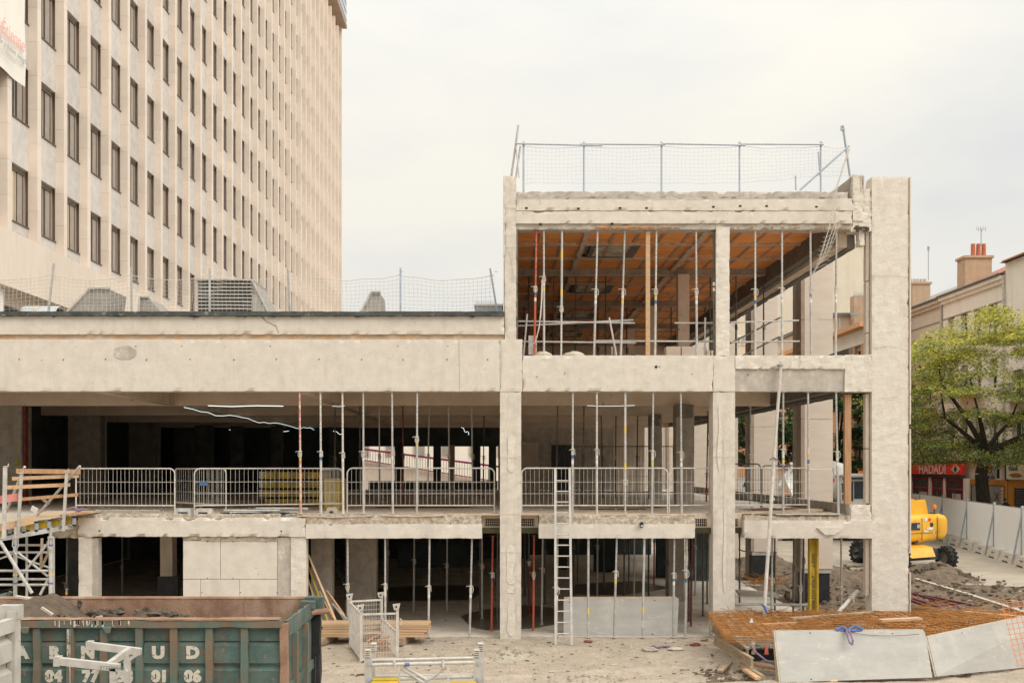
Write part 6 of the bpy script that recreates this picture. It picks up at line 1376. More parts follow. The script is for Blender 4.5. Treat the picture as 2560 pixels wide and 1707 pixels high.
# random rebar and truss beside the end column
m = MB()
for i in range(46):
    a0 = P(random.uniform(2180, 2420), random.uniform(1510, 1540), 25.6); a1 = a0+Vector((random.uniform(-1.6, 1.6), random.uniform(-.4, .9), random.uniform(-.15, .25))); m.tube(a0, a1, .006, n=3)
m.solo('rebar_tangle', REB, 'tangle of rusty bars between the end column and the pale timber', 'rebar', tuple(P(2300, 1540, 25.6)), kind='stuff')
m = MB()
for i in range(60):
    a0 = P(random.uniform(1835, 2000), random.uniform(1536, 1543), 24.4); a1 = a0+Vector((random.uniform(-.7, .7), random.uniform(-.3, .3), random.uniform(0, .22))); m.tube(a0, a1, .005, n=3)
m.solo('rebar_offcuts', REBR, 'brown wire offcuts behind the left end of the mats', 'rebar', tuple(P(1900, 1540, 24.4)), kind='stuff')
o = thing('wine_red_truss', 'wine red steel lattice girders lying behind the end column', 'steel girders', tuple(P(2300, 1500, 29)))
for a, b, y_ in (((2262, 1478), (2390, 1512), 29.5), ((2262, 1488), (2350, 1518), 28.8), ((2262, 1495), (2345, 1524), 28.4), ((2310, 1488), (2430, 1512), 29.8)): MB().bar(P(*a, y_), P(*b, y_-1.6), .06, .06).build('chord', PURP, o)
for i in range(9):
    a = (2280+i*14, 1486+i*3.4); b = (2287+i*14, 1500+i*2.6); MB().bar(P(*a, 29.), P(*b, 28.4), .03, .03).build('lattice_bar', PURP, o)
for i in range(5): MB().bar(P(2262, 1512+i*4, 26.4+.1*i), P(2400-i*12, 1530+i*2, 25.8), .09, .05).solo('old_plank', WOODG, ['topmost weathered plank beside the end column foot', 'second weathered plank beside the end column foot', 'middle weathered plank beside the end column foot', 'fourth weathered plank beside the end column foot', 'lowest weathered plank beside the end column foot'][i], 'plank', tuple(P(2262, 1512+i*4, 26.4)))
# loose prop leaning in the open ground bay, lying tube
o = thing('fallen_prop', 'short galvanised prop leaning diagonally beside the end column', 'prop', tuple(P(2095, 1530, 24.8)))
MB().tube(P(2093, 1532, 24.8), P(2130, 1492, 25.4), .05, n=10).build('outer_tube', GALVL, o); MB().tube(P(2130, 1492, 25.4), P(2144, 1477, 25.6), .06, n=10).build('inner_tube', GALVL, o)
MB().lathe(P(2129, 1493, 25.35), [(.05, -.03), (.08, -.02), (.08, .03), (.05, .04)], n=10).build('collar', GALVL, o); MB().path([P(2131, 1495, 25.2), P(2136, 1506, 25.2), P(2133, 1492, 25.2)], .01, n=5).build('handle', GALVL, o)
MB().tube(P(1838, 1509, 26), P(2022, 1511, 26), .035, n=10).solo('lying_tube', GALV, 'grey tube with a yellow band lying across the open ground bay', 'tube', tuple(P(1838, 1509, 26)))
MB().hexa([P(1838, 1476, 29), P(1935, 1482, 28.2), P(1950, 1492, 27.3), P(1850, 1492, 27.3), P(1838, 1475, 29)+up*.03, P(1935, 1481, 28.2)+up*.03, P(1950, 1491, 27.3)+up*.03, P(1850, 1491, 27.3)+up*.03]).solo('pale_sheet', PLT, 'pale stained sheet lying flat behind the mid column', 'sheet', tuple(P(1838, 1476, 29)))
MB().blob(P(1968, 1488, 27.6), (.11, .1, .12), seed=3, rings=5, seg=6, jit=.6).solo('dark_stone', DIRT, 'single dark stone lying in front of the clad columns', 'stone', tuple(P(1968, 1490, 27.6)))
m = MB()
for i in range(70): a0 = P(random.uniform(1872, 1950), random.uniform(1446, 1462), 35.5); m.tube(a0, a0+Vector((random.uniform(-.7, .7), random.uniform(-.3, .3), random.uniform(-.1, .3))), .008, n=3)
m.solo('rebar_heap', REB, 'heap of rusty wire at the foot of the second clad column', 'rebar', tuple(P(1910, 1460, 35.5)), kind='stuff')
# ground rubble, clods, chips
random.seed(31)
def ground_at(x, y): return gz(x, y)
m = MB()
for i in range(900):
    Yr = random.uniform(17.5, 25.1); px = random.uniform(760, 2000) if random.random() < .8 else random.uniform(1700, 2560); x = X(px, Yr); s_ = random.choice((.008, .01, .014, .02, .03))*random.uniform(.6, 1.2)
    m.blob((x, Yr, ground_at(x, Yr)+s_*.3), (s_*1.2, s_, s_*.6), seed=i, rings=3, seg=5, jit=.6)
m.build('gravel', SCRAP, kind='stuff')
m = MB()
for i in range(650):
    Yr = random.uniform(17.5, 25.3); x = X(random.uniform(760, 2000), Yr); s_ = random.choice((.008, .012, .018, .03))*random.uniform(.6, 1.2); m.blob((x, Yr, ground_at(x, Yr)+s_*.2), (s_*1.5, s_, s_*.5), seed=i, rings=3, seg=5, jit=.7)
m.build('dirt_crumbs', SOIL, kind='stuff')
mound('grey clod heap before the foot of the central column', X(1262, 22.7), 22.6, .85, .75, .13, CLOD)
mound('flat churned clods in the middle of the sandy yard', X(1470, 19.9), 20.1, .9, .45, .07, CLOD)
mound('small churned ridge near the bottom of the yard', X(1550, 19.2), 19.2, .6, .3, .05, CLOD)
mound('low dirt rim beside the end of the wire mats', X(1800, 21), 20.6, .8, .8, .06, SOIL)
bits = [((1470, 1603), .12, REDD, 'flat brown brick chip right of the ladder foot', 'brick_chip'), ((1738, 1612), .15, REDD, 'red brick piece near the mat stack', 'brick_chip'), ((1760, 1600), .09, REDD, 'smaller red brick piece behind the other', 'brick_chip'), ((1714, 1587), .11, CONG, 'concrete chip under the prop next to the grey board', 'concrete_chip'),
        ((1534, 1659), .09, SCRAP, 'pale flat chip in the churned clods', 'concrete_chip'), ((1334, 1572), .07, REDD, 'small brown brick at the puddle prop foot', 'brick_chip'), ((1373, 1605), .06, DIRT, 'dark stone left of the ladder foot', 'stone'), ((845, 1663), .05, DIRT, 'small dark stone below the mesh cage', 'stone'), ((903, 1686), .1, DIRT, 'dark clod left of the shoring frames', 'stone'),
        ((1216, 1580), .11, SCRAP, 'pale wood chip at the puddle edge', 'wood_chip'), ((1380, 1680), .07, WOODX, 'curled wood chip low in the yard', 'wood_chip'), ((2082, 1702), .11, WOODX, 'pale wood chip at the bottom of the long sheet', 'wood_chip'), ((1690, 1624), .2, SCRAP, 'crumpled pale sheet before the mid column', 'sheet_scrap'), ((1622, 1625), .22, CLOD, 'grey slat lying in the yard', 'slat')]
for (px, py), r_, mt, lab, nm in bits:
    Y_ = CH*F/(py-CY); x = X(px, Y_); MB().blob((x, Y_, ground_at(x, Y_)+r_*.15), (r_, r_*.5, r_*.28), seed=px, rings=4, seg=6, jit=.5).solo(nm, mt, lab, 'debris', (x, Y_, 0))
m = MB(); Y_ = 23.6; m.path([(X(1628+i*7, Y_), Y_+.1*math.sin(i*1.7), .03+.02*math.sin(i*2.3)) for i in range(8)], .022, n=5); m.solo('purple_strap', SLP, 'tangled blue purple strap lying in the yard before the mid column', 'strap', (X(1630, Y_), Y_, 0))
# ================================================================ BACKGROUND, right
random.seed(44)
# dug soil behind the open ground bay
m = MB(); nx, ny = 110, 110; x0, x1, y0, y1 = 8.6, 19.5, 27.5, 45.
for j in range(ny+1):
    for i in range(nx+1):
        x = x0+(x1-x0)*i/nx; y = y0+(y1-y0)*j/ny; k0 = Vector((x, y, 0)); edge = min(1, (x-x0)/1., (y-y0)/2., (x1-x)/2.5, (y1-y)/3.); cut = 1 if x < 13.2-(y-37)*.45+6 else 0
        b = .42*math.exp(-((x-12.4)/1.6)**2-((y-36)/3.2)**2)+.5*math.exp(-((x-17.1)/1.1)**2-((y-38.4)/1.3)**2)+.5*math.exp(-((x-11)/1.5)**2-((y-43)/3)**2)+.05
        z = -.05+max(0, edge)*(b*(1+.6*noise.noise(k0*.9))+.10*noise.noise(k0*1.8)+.07*abs(noise.noise(k0*4.1))+.04*abs(noise.noise(k0*9)))
        m.v.append((x, y, z))
for j in range(ny):
    for i in range(nx): a = j*(nx+1)+i; m.f.append((a, a+1, a+nx+2, a+nx+1)); m.m.append(0)
m.build('dug_soil', SOIL, kind='stuff')
m = MB()
for i in range(700):
    x, y = random.uniform(9.5, 18.5), random.uniform(28, 42); s_ = random.uniform(.02, .08); m.blob((x, y, .06+.25*math.exp(-((x-12.4)/1.8)**2-((y-36)/3.4)**2)+random.uniform(0, .05)), (s_*1.4, s_, s_*.7), seed=i, rings=3, seg=5, jit=.7)
m.build('rubble', SOIL, kind='stuff')
m = MB()
for i in range(140):
    t = random.uniform(0, 6.28); rr = random.random()**.5; x, y = 17.0+1.1*rr*math.cos(t), 38.3+1.2*rr*math.sin(t); s_ = random.uniform(.05, .15); m.blob((x, y, .05+.42*(1-rr)), (s_*1.3, s_, s_*.9), seed=i, rings=4, seg=6, jit=.9)
m.solo('dark_soil_heap', DIRT, 'dark clod heap beside the road right of the end column', 'mound', (17, 38.3, 0), kind='stuff')
MB().blob((X(2352, 38), 38, .1), (.3, .2, .08), seed=8, rings=5, seg=8, jit=.9).solo('plastic_scrap', PIPE, 'pale blue plastic scrap beside the dark clod heap', 'scrap', (X(2352, 38), 38, 0))
m = MB()
for i in range(900):
    x, y = random.uniform(14, 30), random.uniform(30, 48)
    if noise.noise(Vector((x*.5, y*.5, 4))) < -.05: continue
    s_ = random.uniform(.015, .04); m.v += [(x-s_, y, .042), (x, y-s_*.6, .043), (x+s_, y, .06), (x, y+s_, .042)]; k = len(m.v)-4; m.f.append((k, k+1, k+2, k+3)); m.m.append(0)
m.build('fallen_leaves', LEAF[2], kind='stuff')
# raised pavement beyond the hoarding
m = MB(); m.hexa([(26.2, 50, -.1), (32.2, 50, -.1), (32.2, 130, -.1), (25.5, 130, -.1), (26.4, 50, .55), (32.2, 50, .55), (32.2, 130, .55), (25.7, 130, .55)]); m.build('pavement', SITEG, kind='structure')
# ---- hoarding
hd = thing('site_hoarding', 'white corrugated site hoarding on grey posts along the road', 'hoarding', (24, 50, 0))
ys_ = [38.6, 42.8, 47.0, 51.9, 57.4, 63.5, 70.]; fp = [(13.48+.2132*y, y) for y in ys_]
fp[-1] = (27.2, 72.)
for k_, (a, b) in enumerate(zip(fp, fp[1:])):
    a = Vector((*a, 0)); b = Vector((*b, 0)); L_ = (b-a).length; u = (b-a)/L_; nrm = Vector((-u.y, u.x, 0)); n_ = int(L_/.13); m = MB(); ps = []
    for i in range(n_+1):
        q = a.lerp(b, i/n_); ps += [q+nrm*0, q+u*(L_/n_*.3)+nrm*0, q+u*(L_/n_*.4)+nrm*.05, q+u*(L_/n_*.9)+nrm*.05]
    ps = ps[:-3]
    for p_, q_ in zip(ps, ps[1:]): m.quad(p_+up*.42, q_+up*.42, q_+up*2.42, p_+up*2.42)
    m.build('corrugated_panel', HOARD, hd)
    MB().bar(a+up*2.43, b+up*2.43, .06, .05).build('top_rail', GALV, hd)
    MB().bar(a+nrm*.03, a+nrm*.03+up*2.56, .10, .08).build('post', GALVB, hd)
    MB().bar(a+nrm*.38+up*.35, a+nrm*.06+up*2.1, .06, .06).build('brace', GALVB, hd)
    for j in range(2):
        c0 = a.lerp(b, .04+.5*j)+nrm*.15; c1 = a.lerp(b, .46+.5*j)+nrm*.15; w = nrm*.3
        MB().hexa([c0-w, c1-w, c1+w, c0+w, c0-w*.6+up*.46, c1-w*.6+up*.46, c1+w*.6+up*.46, c0+w*.6+up*.46]).build('ballast_block', PLBR, hd)
        c0b, c1b = c0.lerp(c1, .28), c0.lerp(c1, .72); MB().hexa([c0b-w*0+nrm*.24, c1b+nrm*.24, c1b+nrm*.305, c0b+nrm*.305, c0b+nrm*.24+up*.09, c1b+nrm*.24+up*.09, c1b+nrm*.296+up*.09, c0b+nrm*.296+up*.09]).build('fork_slot', BLK, hd)
        c0b, c1b = c0.lerp(c1, .35), c0.lerp(c1, .6); MB().bar(c0b+nrm*.24+up*.3, c1b+nrm*.24+up*.3, .03, .03).build('grip_recess', CONDK, hd)
# ---- boom lift
lf = thing('boom_lift', 'yellow articulated boom lift with chunky black tyres behind the end column', 'boom lift', (16.6, 42.2, 0))
ax_ = Vector((.96, .28, 0)); bx_ = Vector((-.28, .96, 0)); C0 = Vector((17.2, 42.3, 0))
def L(u, v, z): return C0+ax_*u+bx_*v+up*z
def loft(secs, mat, name, parent, n=36, power=6.5, smooth=True):
    """secs: (u, v0, v1, z0, z1); rounded rectangles lofted along the lift's long axis"""
    m = MB(); 
    for (u, v0, v1, z0, z1) in secs:
        for i in range(n):
            t = 2*math.pi*i/n; c_, s_ = math.cos(t), math.sin(t); e = 2/power
            m.v.append(tuple(L(u, (v0+v1)/2+(v1-v0)/2*math.copysign(abs(c_)**e, c_), (z0+z1)/2+(z1-z0)/2*math.copysign(abs(s_)**e, s_))))
    for j in range(len(secs)-1):
        for i in range(n): i2 = (i+1) % n; m.f.append((j*n+i, j*n+i2, (j+1)*n+i2, (j+1)*n+i)); m.m.append(0)
    m.f.append(tuple(range(n))[::-1]); m.f.append(tuple((len(secs)-1)*n+i for i in range(n))); m.m += [0, 0]
    return m.build(name, mat, parent, smooth=smooth)
loft([(-1.6, -.9, .9, 1.3, 2.1), (-1.2, -.95, .95, 1.15, 2.2), (.2, -.98, .98, 1.05, 2.25), (.95, -.98, .98, 1.12, 2.27)], LIFT, 'turntable_cover', lf)
loft([(.965, -.97, .97, 1.13, 2.26), (1.3, -.97, .97, 1.16, 2.27), (1.46, -.94, .94, 1.27, 2.23), (1.55, -.88, .88, 1.42, 2.12), (1.59, -.8, .8, 1.6, 1.98)], LIFT, 'counterweight', lf)
m = MB(); yv_ = -.985
m.hexa([L(-.35, yv_, 1.62), L(.1, yv_, 1.62), L(.1, yv_-.01, 1.62), L(-.35, yv_-.01, 1.62), L(-.3, yv_, 1.92), L(.1, yv_, 1.92), L(.1, yv_-.01, 1.92), L(-.3, yv_-.01, 1.92)]); m.build('hatch', DKM, lf)
m = MB(); m.hexa([L(-.05, yv_-.012, 1.7), L(.08, yv_-.012, 1.7), L(.08, yv_-.02, 1.7), L(-.05, yv_-.02, 1.7), L(-.05, yv_-.012, 1.86), L(.08, yv_-.012, 1.86), L(.08, yv_-.02, 1.86), L(-.05, yv_-.02, 1.86)]); m.build('control_screen', GALV, lf)
for (u, z, w, h_) in ((.32, 1.98, .14, .14), (.45, 1.62, .3, .1), (.3, 1.52, .2, .08), (.75, 1.47, .06, .06)):
    MB().hexa([L(u, yv_, z), L(u+w, yv_, z), L(u+w, yv_-.008, z), L(u, yv_-.008, z), L(u, yv_, z+h_), L(u+w, yv_, z+h_), L(u+w, yv_-.008, z+h_), L(u, yv_-.008, z+h_)]).build('label_plate', STK, lf)
MB().hexa([L(.5, yv_-.002, 2.05), L(.58, yv_-.002, 1.97), L(.58, yv_-.012, 1.97), L(.5, yv_-.012, 2.05), L(.58, yv_-.002, 2.13), L(.66, yv_-.002, 2.05), L(.66, yv_-.012, 2.05), L(.58, yv_-.012, 2.13)]).build('warning_diamond', SRED, lf)
MB().lathe(L(.66, yv_+.02, 1.83), [(.0, -.03), (.07, -.03), (.1, -.02), (.1, .02)], n=12, axis='y').build('filler_cap', DKM, lf)
m = MB(); m.lathe(L(-.05, yv_+.1, 1.19), [(.0, -.03), (.12, -.03), (.14, .0)], n=12, axis='y'); m.build('tow_eye', DKM, lf)
m = MB()
for v in (-.45, .25): m.hexa([L(-.9, v, 2.2), L(.98, v, 2.22), L(.98, v+.12, 2.22), L(-.9, v+.12, 2.2), L(-.9, v, 2.75), L(.8, v, 2.86), L(.8, v+.12, 2.86), L(-.9, v+.12, 2.75)])
m.build('boom_bracket', LIFT, lf)
MB().bar(L(-.9, 0, 2.7), L(.4, 0, 2.66), .3, .3).build('lower_boom', LIFT, lf)
for u, v in ((-.15, -.46), (.02, -.46)): MB().lathe(L(u, v-.02, 2.55), [(0, 0), (.04, 0), (.04, .03)], n=8, axis='y').build('pin', DKM, lf)
m = MB()
for i in range(6): m.path([L(-.8, -.1+.05*i, 2.85), L(-.3, -.1+.05*i, 2.95), L(.2, -.1+.05*i, 2.86)], .02, n=5)
m.build('hoses', BLACK_RUBBER, lf)
MB().tube(L(1.13, -.6, 2.22), L(1.13, -.6, 2.5), .02, n=6).build('beacon_stem', DKM, lf); MB().lathe(L(1.13, -.6, 2.48), [(.0, 0), (.09, 0), (.09, .1), (.07, .17), (0, .18)], n=10).build('beacon', TRO, lf)
MB().obox(L(1.12, -.45, 2.27), (.3, .3, .06)).build('access_lid', DKM, lf)
m = MB(); m.hexa([L(-1.5, -1.3, .35), L(.9, -1.3, .42), L(.9, .9, .42), L(-1.5, .9, .35), L(-1.5, -1.2, .8), L(.8, -1.2, .85), L(.8, .9, .85), L(-1.5, .9, .8)]); m.build('chassis', DKM, lf)
m = MB(); m.hexa([L(-1.0, -1.5, .50), L(.45, -1.5, .55), L(.5, -.6, .6), L(-1., -.6, .6), L(-.9, -1.35, .90), L(.4, -1.35, .93), L(.4, -.6, 1.02), L(-.9, -.6, 1.0)]); m.build('front_cover', LIFT, lf)
MB().tube(L(.5, -1.0, .5), L(1.6, -1.0, .5), .10, n=10).build('axle', DKM, lf); MB().tube(L(-.3, 1.5, .5), L(-1.3, 1.5, .5), .10, n=10).build('axle', DKM, lf)
MB().tube(L(0, 0, .8), L(0, 0, 1.1), .5, n=18).build('slew_ring', DKM, lf)
def wheel(c, ax, r_, w, parent):
    ax = ax.normalized(); bz = up; bx = ax.cross(bz).normalized(); m = MB(); n = 28
    prof = [(r_*.55, -w/2), (r_*.82, -w/2), (r_*.95, -w*.42), (r_, -w*.3), (r_, w*.3), (r_*.95, w*.42), (r_*.82, w/2), (r_*.55, w/2)]
    for (q, h_) in prof:
        for i in range(n): t = 2*math.pi*i/n; m.v.append(tuple(c+ax*h_+bx*(q*math.cos(t))+bz*(q*math.sin(t))))
    for j in range(len(prof)-1):
        for i in range(n): i2 = (i+1) % n; m.f.append((j*n+i, j*n+i2, (j+1)*n+i2, (j+1)*n+i)); m.m.append(0)
    for i in range(16):                           # tread lugs
        for s_ in (-1, 1):
            t = 2*math.pi*(i+(.5 if s_ > 0 else 0))/16; d = bx*math.cos(t)+bz*math.sin(t); tg = -bx*math.sin(t)+bz*math.cos(t)
            p_ = c+d*(r_+.012)+ax*s_*w*.46-tg*.05; q_ = c+d*(r_+.02)+ax*s_*w*.02+tg*.05; m.bar(p_, q_, .075, .06, up=d)
    wt = m.build('tyre', TYR, parent)
    m = MB(); 
    for (q, h_) in ((r_*.56, -w*.48), (r_*.50, -w*.30), (.0, -w*.25)):
        for i in range(n): t = 2*math.pi*i/n; m.v.append(tuple(c+ax*h_+bx*(q*math.cos(t))+bz*(q*math.sin(t))))
    for j in range(2):
        for i in range(n): i2 = (i+1) % n; m.f.append((j*n+i, (j+1)*n+i, (j+1)*n+i2, j*n+i2)); m.m.append(0)
    k = len(m.v)
    for (q, h_) in ((.0, w*.25), (r_*.50, w*.30), (r_*.56, w*.48)):
        for i in range(n): t = 2*math.pi*i/n; m.v.append(tuple(c+ax*h_+bx*(q*math.cos(t))+bz*(q*math.sin(t))))
    for j in range(2):
        for i in range(n): i2 = (i+1) % n; m.f.append((k+j*n+i, k+(j+1)*n+i, k+(j+1)*n+i2, k+j*n+i2)); m.m.append(0)
    m.build('rim', RIM, parent)
wheel(Vector((18.62, 41.25, .47)), ax_, .46, .36, lf); wheel(Vector((16.45, 40.65, .47)), ax_, .46, .36, lf)
wheel(Vector((15.95, 43.9, .47)), ax_, .46, .36, lf); wheel(Vector((18.1, 44.5, .47)), ax_, .46, .36, lf)
for u in (-.4, .2, .955):
    MB().hexa([L(u, -.992, 1.2), L(u+.012, -.992, 1.2), L(u+.012, -.97, 1.2), L(u, -.97, 1.2), L(u, -.992, 2.12), L(u+.012, -.992, 2.12), L(u+.012, -.97, 2.12), L(u, -.97, 2.12)]).build('panel_seam', DKM, lf)
MB().hexa([L(-1.2, -.992, 1.45), L(.94, -.992, 1.5), L(.94, -.97, 1.5), L(-1.2, -.97, 1.45), L(-1.2, -.992, 1.46), L(.94, -.992, 1.512), L(.94, -.97, 1.512), L(-1.2, -.97, 1.46)]).build('panel_seam', DKM, lf)
# ---- concrete mixer truck
tk = thing('mixer_truck', 'white concrete mixer truck seen through the open middle bay', 'mixer truck', (19.5, 56.5, 0))
ty = 56.
def tb(px0, px1, py0, py1, y0_, y1_, mt, nm, par=None): return MB().box(X(px0, y0_), X(px1, y0_), y0_, y1_, Z(py1, y0_), Z(py0, y0_)).build(nm, mt, par or tk)
cb = MB(); q = [(2104, 1264), (2100, 1225), (2106, 1192), (2118, 1186), (2205, 1186), (2208, 1264)]
k = len(q); cb.v += [tuple(P(a, b, ty)) for a, b in q]+[tuple(P(a, b, ty)+Vector((0, 2., 0))) for a, b in q]; cb.f.append(tuple(range(k))); cb.m.append(0); cb.f.append(tuple(range(2*k-1, k-1, -1))); cb.m.append(0)
for i in range(k): cb.f.append((i, (i+1) % k, k+(i+1) % k, k+i)); cb.m.append(0)
cab = cb.build('cab', TRW, tk)
tb(2100, 2208, 1264, 1330, ty, ty+2., TRW, 'cab_base'); tb(2136, 2166, 1203, 1246, ty-.05, ty-.01, TRG, 'windscreen'); tb(2120, 2133, 1203, 1252, ty-.04, ty-.01, TRG, 'corner_glass'); tb(2110, 2205, 1192, 1198, ty-.3, ty-.01, DKM, 'sun_visor')
tb(2107, 2114, 1212, 1232, ty-.4, ty-.3, DKM, 'mirror'); tb(2107, 2115, 1236, 1250, ty-.4, ty-.3, DKM, 'mirror'); tb(2107, 2122, 1208, 1211, ty-.4, ty-.1, DKM, 'mirror_arm')
tb(2140, 2200, 1275, 1290, ty-.06, ty-.01, DKM, 'bumper'); tb(2150, 2162, 1177, 1184, ty+.2, ty+.5, TRO, 'beacon'); tb(2090, 2190, 1184, 1188, ty+.1, ty+.9, SWHT, 'roof_bar')
m = MB().tube(P(1972, 1205, 57.5), P(2000, 1204, 57.5), .55, .95, n=20).tube(P(2000, 1204, 57.5), P(2065, 1205, 57.5), .95, 1.32, n=20, cap=False).tube(P(2065, 1205, 57.5), P(2105, 1208, 57.5), 1.32, 1.15, n=20).tube(P(2105, 1208, 57.5), P(2118, 1210, 57.5), 1.15, .6, n=20); m.build('drum', TRW, tk, smooth=True)
q = [P(2076, 1200, 56.05), P(2082, 1192, 56.05), P(2088, 1200, 56.05), P(2082, 1208, 56.05)]; m = MB(); m.hexa([q[0], q[1], q[1]+Vector((0, .03, 0)), q[0]+Vector((0, .03, 0)), q[3], q[2], q[2]+Vector((0, .03, 0)), q[3]+Vector((0, .03, 0))]); m.build('red_diamond', SRED, tk)
m = MB().hexa([P(1978, 1170, 57), P(1992, 1170, 57), P(1992, 1170, 58), P(1978, 1170, 58), P(1974, 1155, 57), P(1996, 1155, 57), P(1996, 1155, 58), P(1974, 1155, 58)]); m.build('hopper', TRW, tk)
MB().bar(P(1965, 1185, 57), P(1990, 1240, 56), .5, .12).build('chute', TRW, tk); MB().bar(P(1978, 1170, 56.8), P(1945, 1215, 56.8), .4, .1).build('splash_plate', TRW, tk)
tb(1950, 2100, 1255, 1280, ty+.5, ty+2.2, DKM, 'frame'); tb(1955, 2000, 1238, 1252, ty+.4, ty+.6, DKM, 'ladder_rack')
for px in (1975, 2010, 2045, 2125, 2185): wheel(P(px, 1330, ty+.4), Vector((0, 1, 0)), .55, .4, tk)
vn = thing('white_van', 'white van parked behind the dark far barrier', 'van', (X(1870, 60), 60, 0))
m = MB(); q = [(1835, 1300), (1835, 1222), (1850, 1218), (1862, 1193), (1900, 1190), (1960, 1190), (1960, 1300)]; k = len(q); m.v += [tuple(P(a, b, 60)) for a, b in q]+[tuple(P(a, b, 60)+Vector((0, 2, 0))) for a, b in q]
m.f.append(tuple(range(k))); m.f.append(tuple(range(2*k-1, k-1, -1))); m.m += [0, 0]
for i in range(k): m.f.append((i, (i+1) % k, k+(i+1) % k, k+i)); m.m.append(0)
m.build('body', TRW, vn); MB().hexa([P(1856, 1216, 59.96), P(1893, 1216, 59.96), P(1893, 1216, 59.99), P(1856, 1216, 59.99), P(1866, 1197, 59.96), P(1893, 1197, 59.96), P(1893, 1197, 59.99), P(1866, 1197, 59.99)]).build('side_window', TRG, vn)
for px in (1855, 1935): wheel(P(px, 1308, 59.95), Vector((0, 1, 0)), .38, .24, vn)
# ---- street houses on the right: walls with real openings, facing the street (-x side)
def facade(par, xf, ya, yb, zb, zt, wins, mat, th=.4):
    """wall in the plane x=xf from y=ya..yb with window openings (yc, z0, w, h) sorted in rows"""
    rows = {}
    for w in wins: rows.setdefault(w[1], []).append(w)
    z = zb
    for z0 in sorted(rows):
        ws = sorted(rows[z0]); hh = ws[0][3]
        MB().box(xf, xf+th, ya, yb, z, z0).build('wall', mat, par); y = ya
        for (yc, _, w, h_) in ws:
            MB().box(xf, xf+th, y, yc-w/2, z0, z0+hh).build('wall', mat, par); y = yc+w/2
        MB().box(xf, xf+th, y, yb, z0, z0+hh).build('wall', mat, par); z = z0+hh
    MB().box(xf, xf+th, ya, yb, z, zt).build('wall', mat, par)
def hwindow(par, xf, yc, z0, w, h_, shut=.45, dark=False):
    f_ = MB(); a, b = yc-w/2, yc+w/2
    for q in ((a, a+.07, z0, z0+h_), (b-.07, b, z0, z0+h_), (a+.07, b-.07, z0, z0+.07), (a+.07, b-.07, z0+h_-.07, z0+h_), (yc-.03, yc+.03, z0+.07, z0+h_-.07)): f_.box(xf+.22, xf+.28, *q)
    f_ = f_.build('window', SWHT, par); MB().box(xf+.27, xf+.3, a+.02, b-.02, z0+.02, z0+h_-.02).build('pane', TRG, f_)
    if shut: MB().box(xf+.14, xf+.2, a+.01, b-.01, z0+h_*(1-shut), z0+h_-.01).build('roller_shutter', SHUT if not dark else GALVD, f_)
    MB().box(xf-.06, xf+.2, a-.05, b+.05, z0-.07, z0-.003).build('sill', HW2 if not dark else HW1, f_)
HX = 32.
def house(label, ya, yb, zt, mat, cols, shutf=.45, rows=(5.6, 8.9, 12.2), winw=1.05, winh=1.75, cornice=True, roofmat=ROOFT):
    h = thing('town_house', label, 'house', (HX, (ya+yb)/2, 0)); wins = [(yc, z0, winw, winh) for z0 in rows for yc in cols]
    facade(h, HX, ya, yb, 4.6, zt, wins, mat); MB().box(HX+.4, HX+10, ya, yb, 0, zt).build('body', mat, h)
    for i, (yc, z0, w, h_) in enumerate(wins): hwindow(h, HX, yc, z0, w, h_, shutf*(.3+1.2*((i*37) % 10)/10))
    if cornice:
        MB().box(HX-.35, HX, ya, yb, zt-.35, zt-.1).build('cornice', mat, h); MB().box(HX-.18, HX, ya, yb, zt-.6, zt-.35).build('cornice_moulding', mat, h); MB().box(HX-.04, HX, ya, yb, zt-1.7, zt-1.62).build('string_course', CLADS, h)
        MB().tube((HX-.42, ya, zt-.03), (HX-.42, yb, zt-.03), .09, n=8).build('gutter', GUT, h)
    MB().hexa([(HX-.4, ya, zt), (HX+10, ya, zt), (HX+10, yb, zt), (HX-.4, yb, zt), (HX+4.5, ya, zt+2.2), (HX+5.5, ya, zt+2.2), (HX+5.5, yb, zt+2.2), (HX+4.5, yb, zt+2.2)]).build('roof', roofmat, h)
    return h
h1 = house('beige town house with the far red topped chimney above its cornice', 71.6, 99, 16.3, HW1, [73.9+2.75*i for i in range(9)], rows=(5.6, 8.7, 12.0), roofmat=SLATE)
h2 = house('cream town house with tall narrow windows between two downpipes', 62.75, 71.5, 16.35, HW2, [64.2, 66.3, 68.2, 70.2], rows=(5.6, 9.2, 12.8), winh=1.95)
h3 = house('taller plain cream house at the picture edge with a tiled verge', 40, 62.7, 17.0, HW2, [61.2, 58., 54.5], rows=(5.4, 8.4), cornice=False, winw=1.3)
for y_, hh in ((71.55, h2), (62.72, h3)): MB().tube((HX-.12, y_, 4.6), (HX-.12, y_, 16.2), .07, n=8).build('downpipe', GALVL, hh)
MB().box(HX-.2, HX+5, 40, 62.75, 17.0, 17.15).build('verge_tiles', ROOFT, h3)
for z in (6.9, 10.2, 13.3): 
    m = MB(); m.box(HX-.55, HX-.5, 72.5, 76.5, z-2, z-1.95)
# balconies
for (ya, yb, z, hh) in ((72.6, 75.2, 8.6, h1), (65.5, 68.9, 9.1, h2), (60.3, 62.2, 8.3, h3)):
    bl_ = MB().box(HX-.7, HX, ya, yb, z-.12, z).build('balcony', HW1, hh); m = MB(); m.box(HX-.7, HX-.66, ya, yb, z+.95, z+1.0)
    y = ya
    while y < yb: m.box(HX-.69, HX-.67, y, y+.03, z, z+.95); y += .13
    m.build('railing', DKM, bl_)
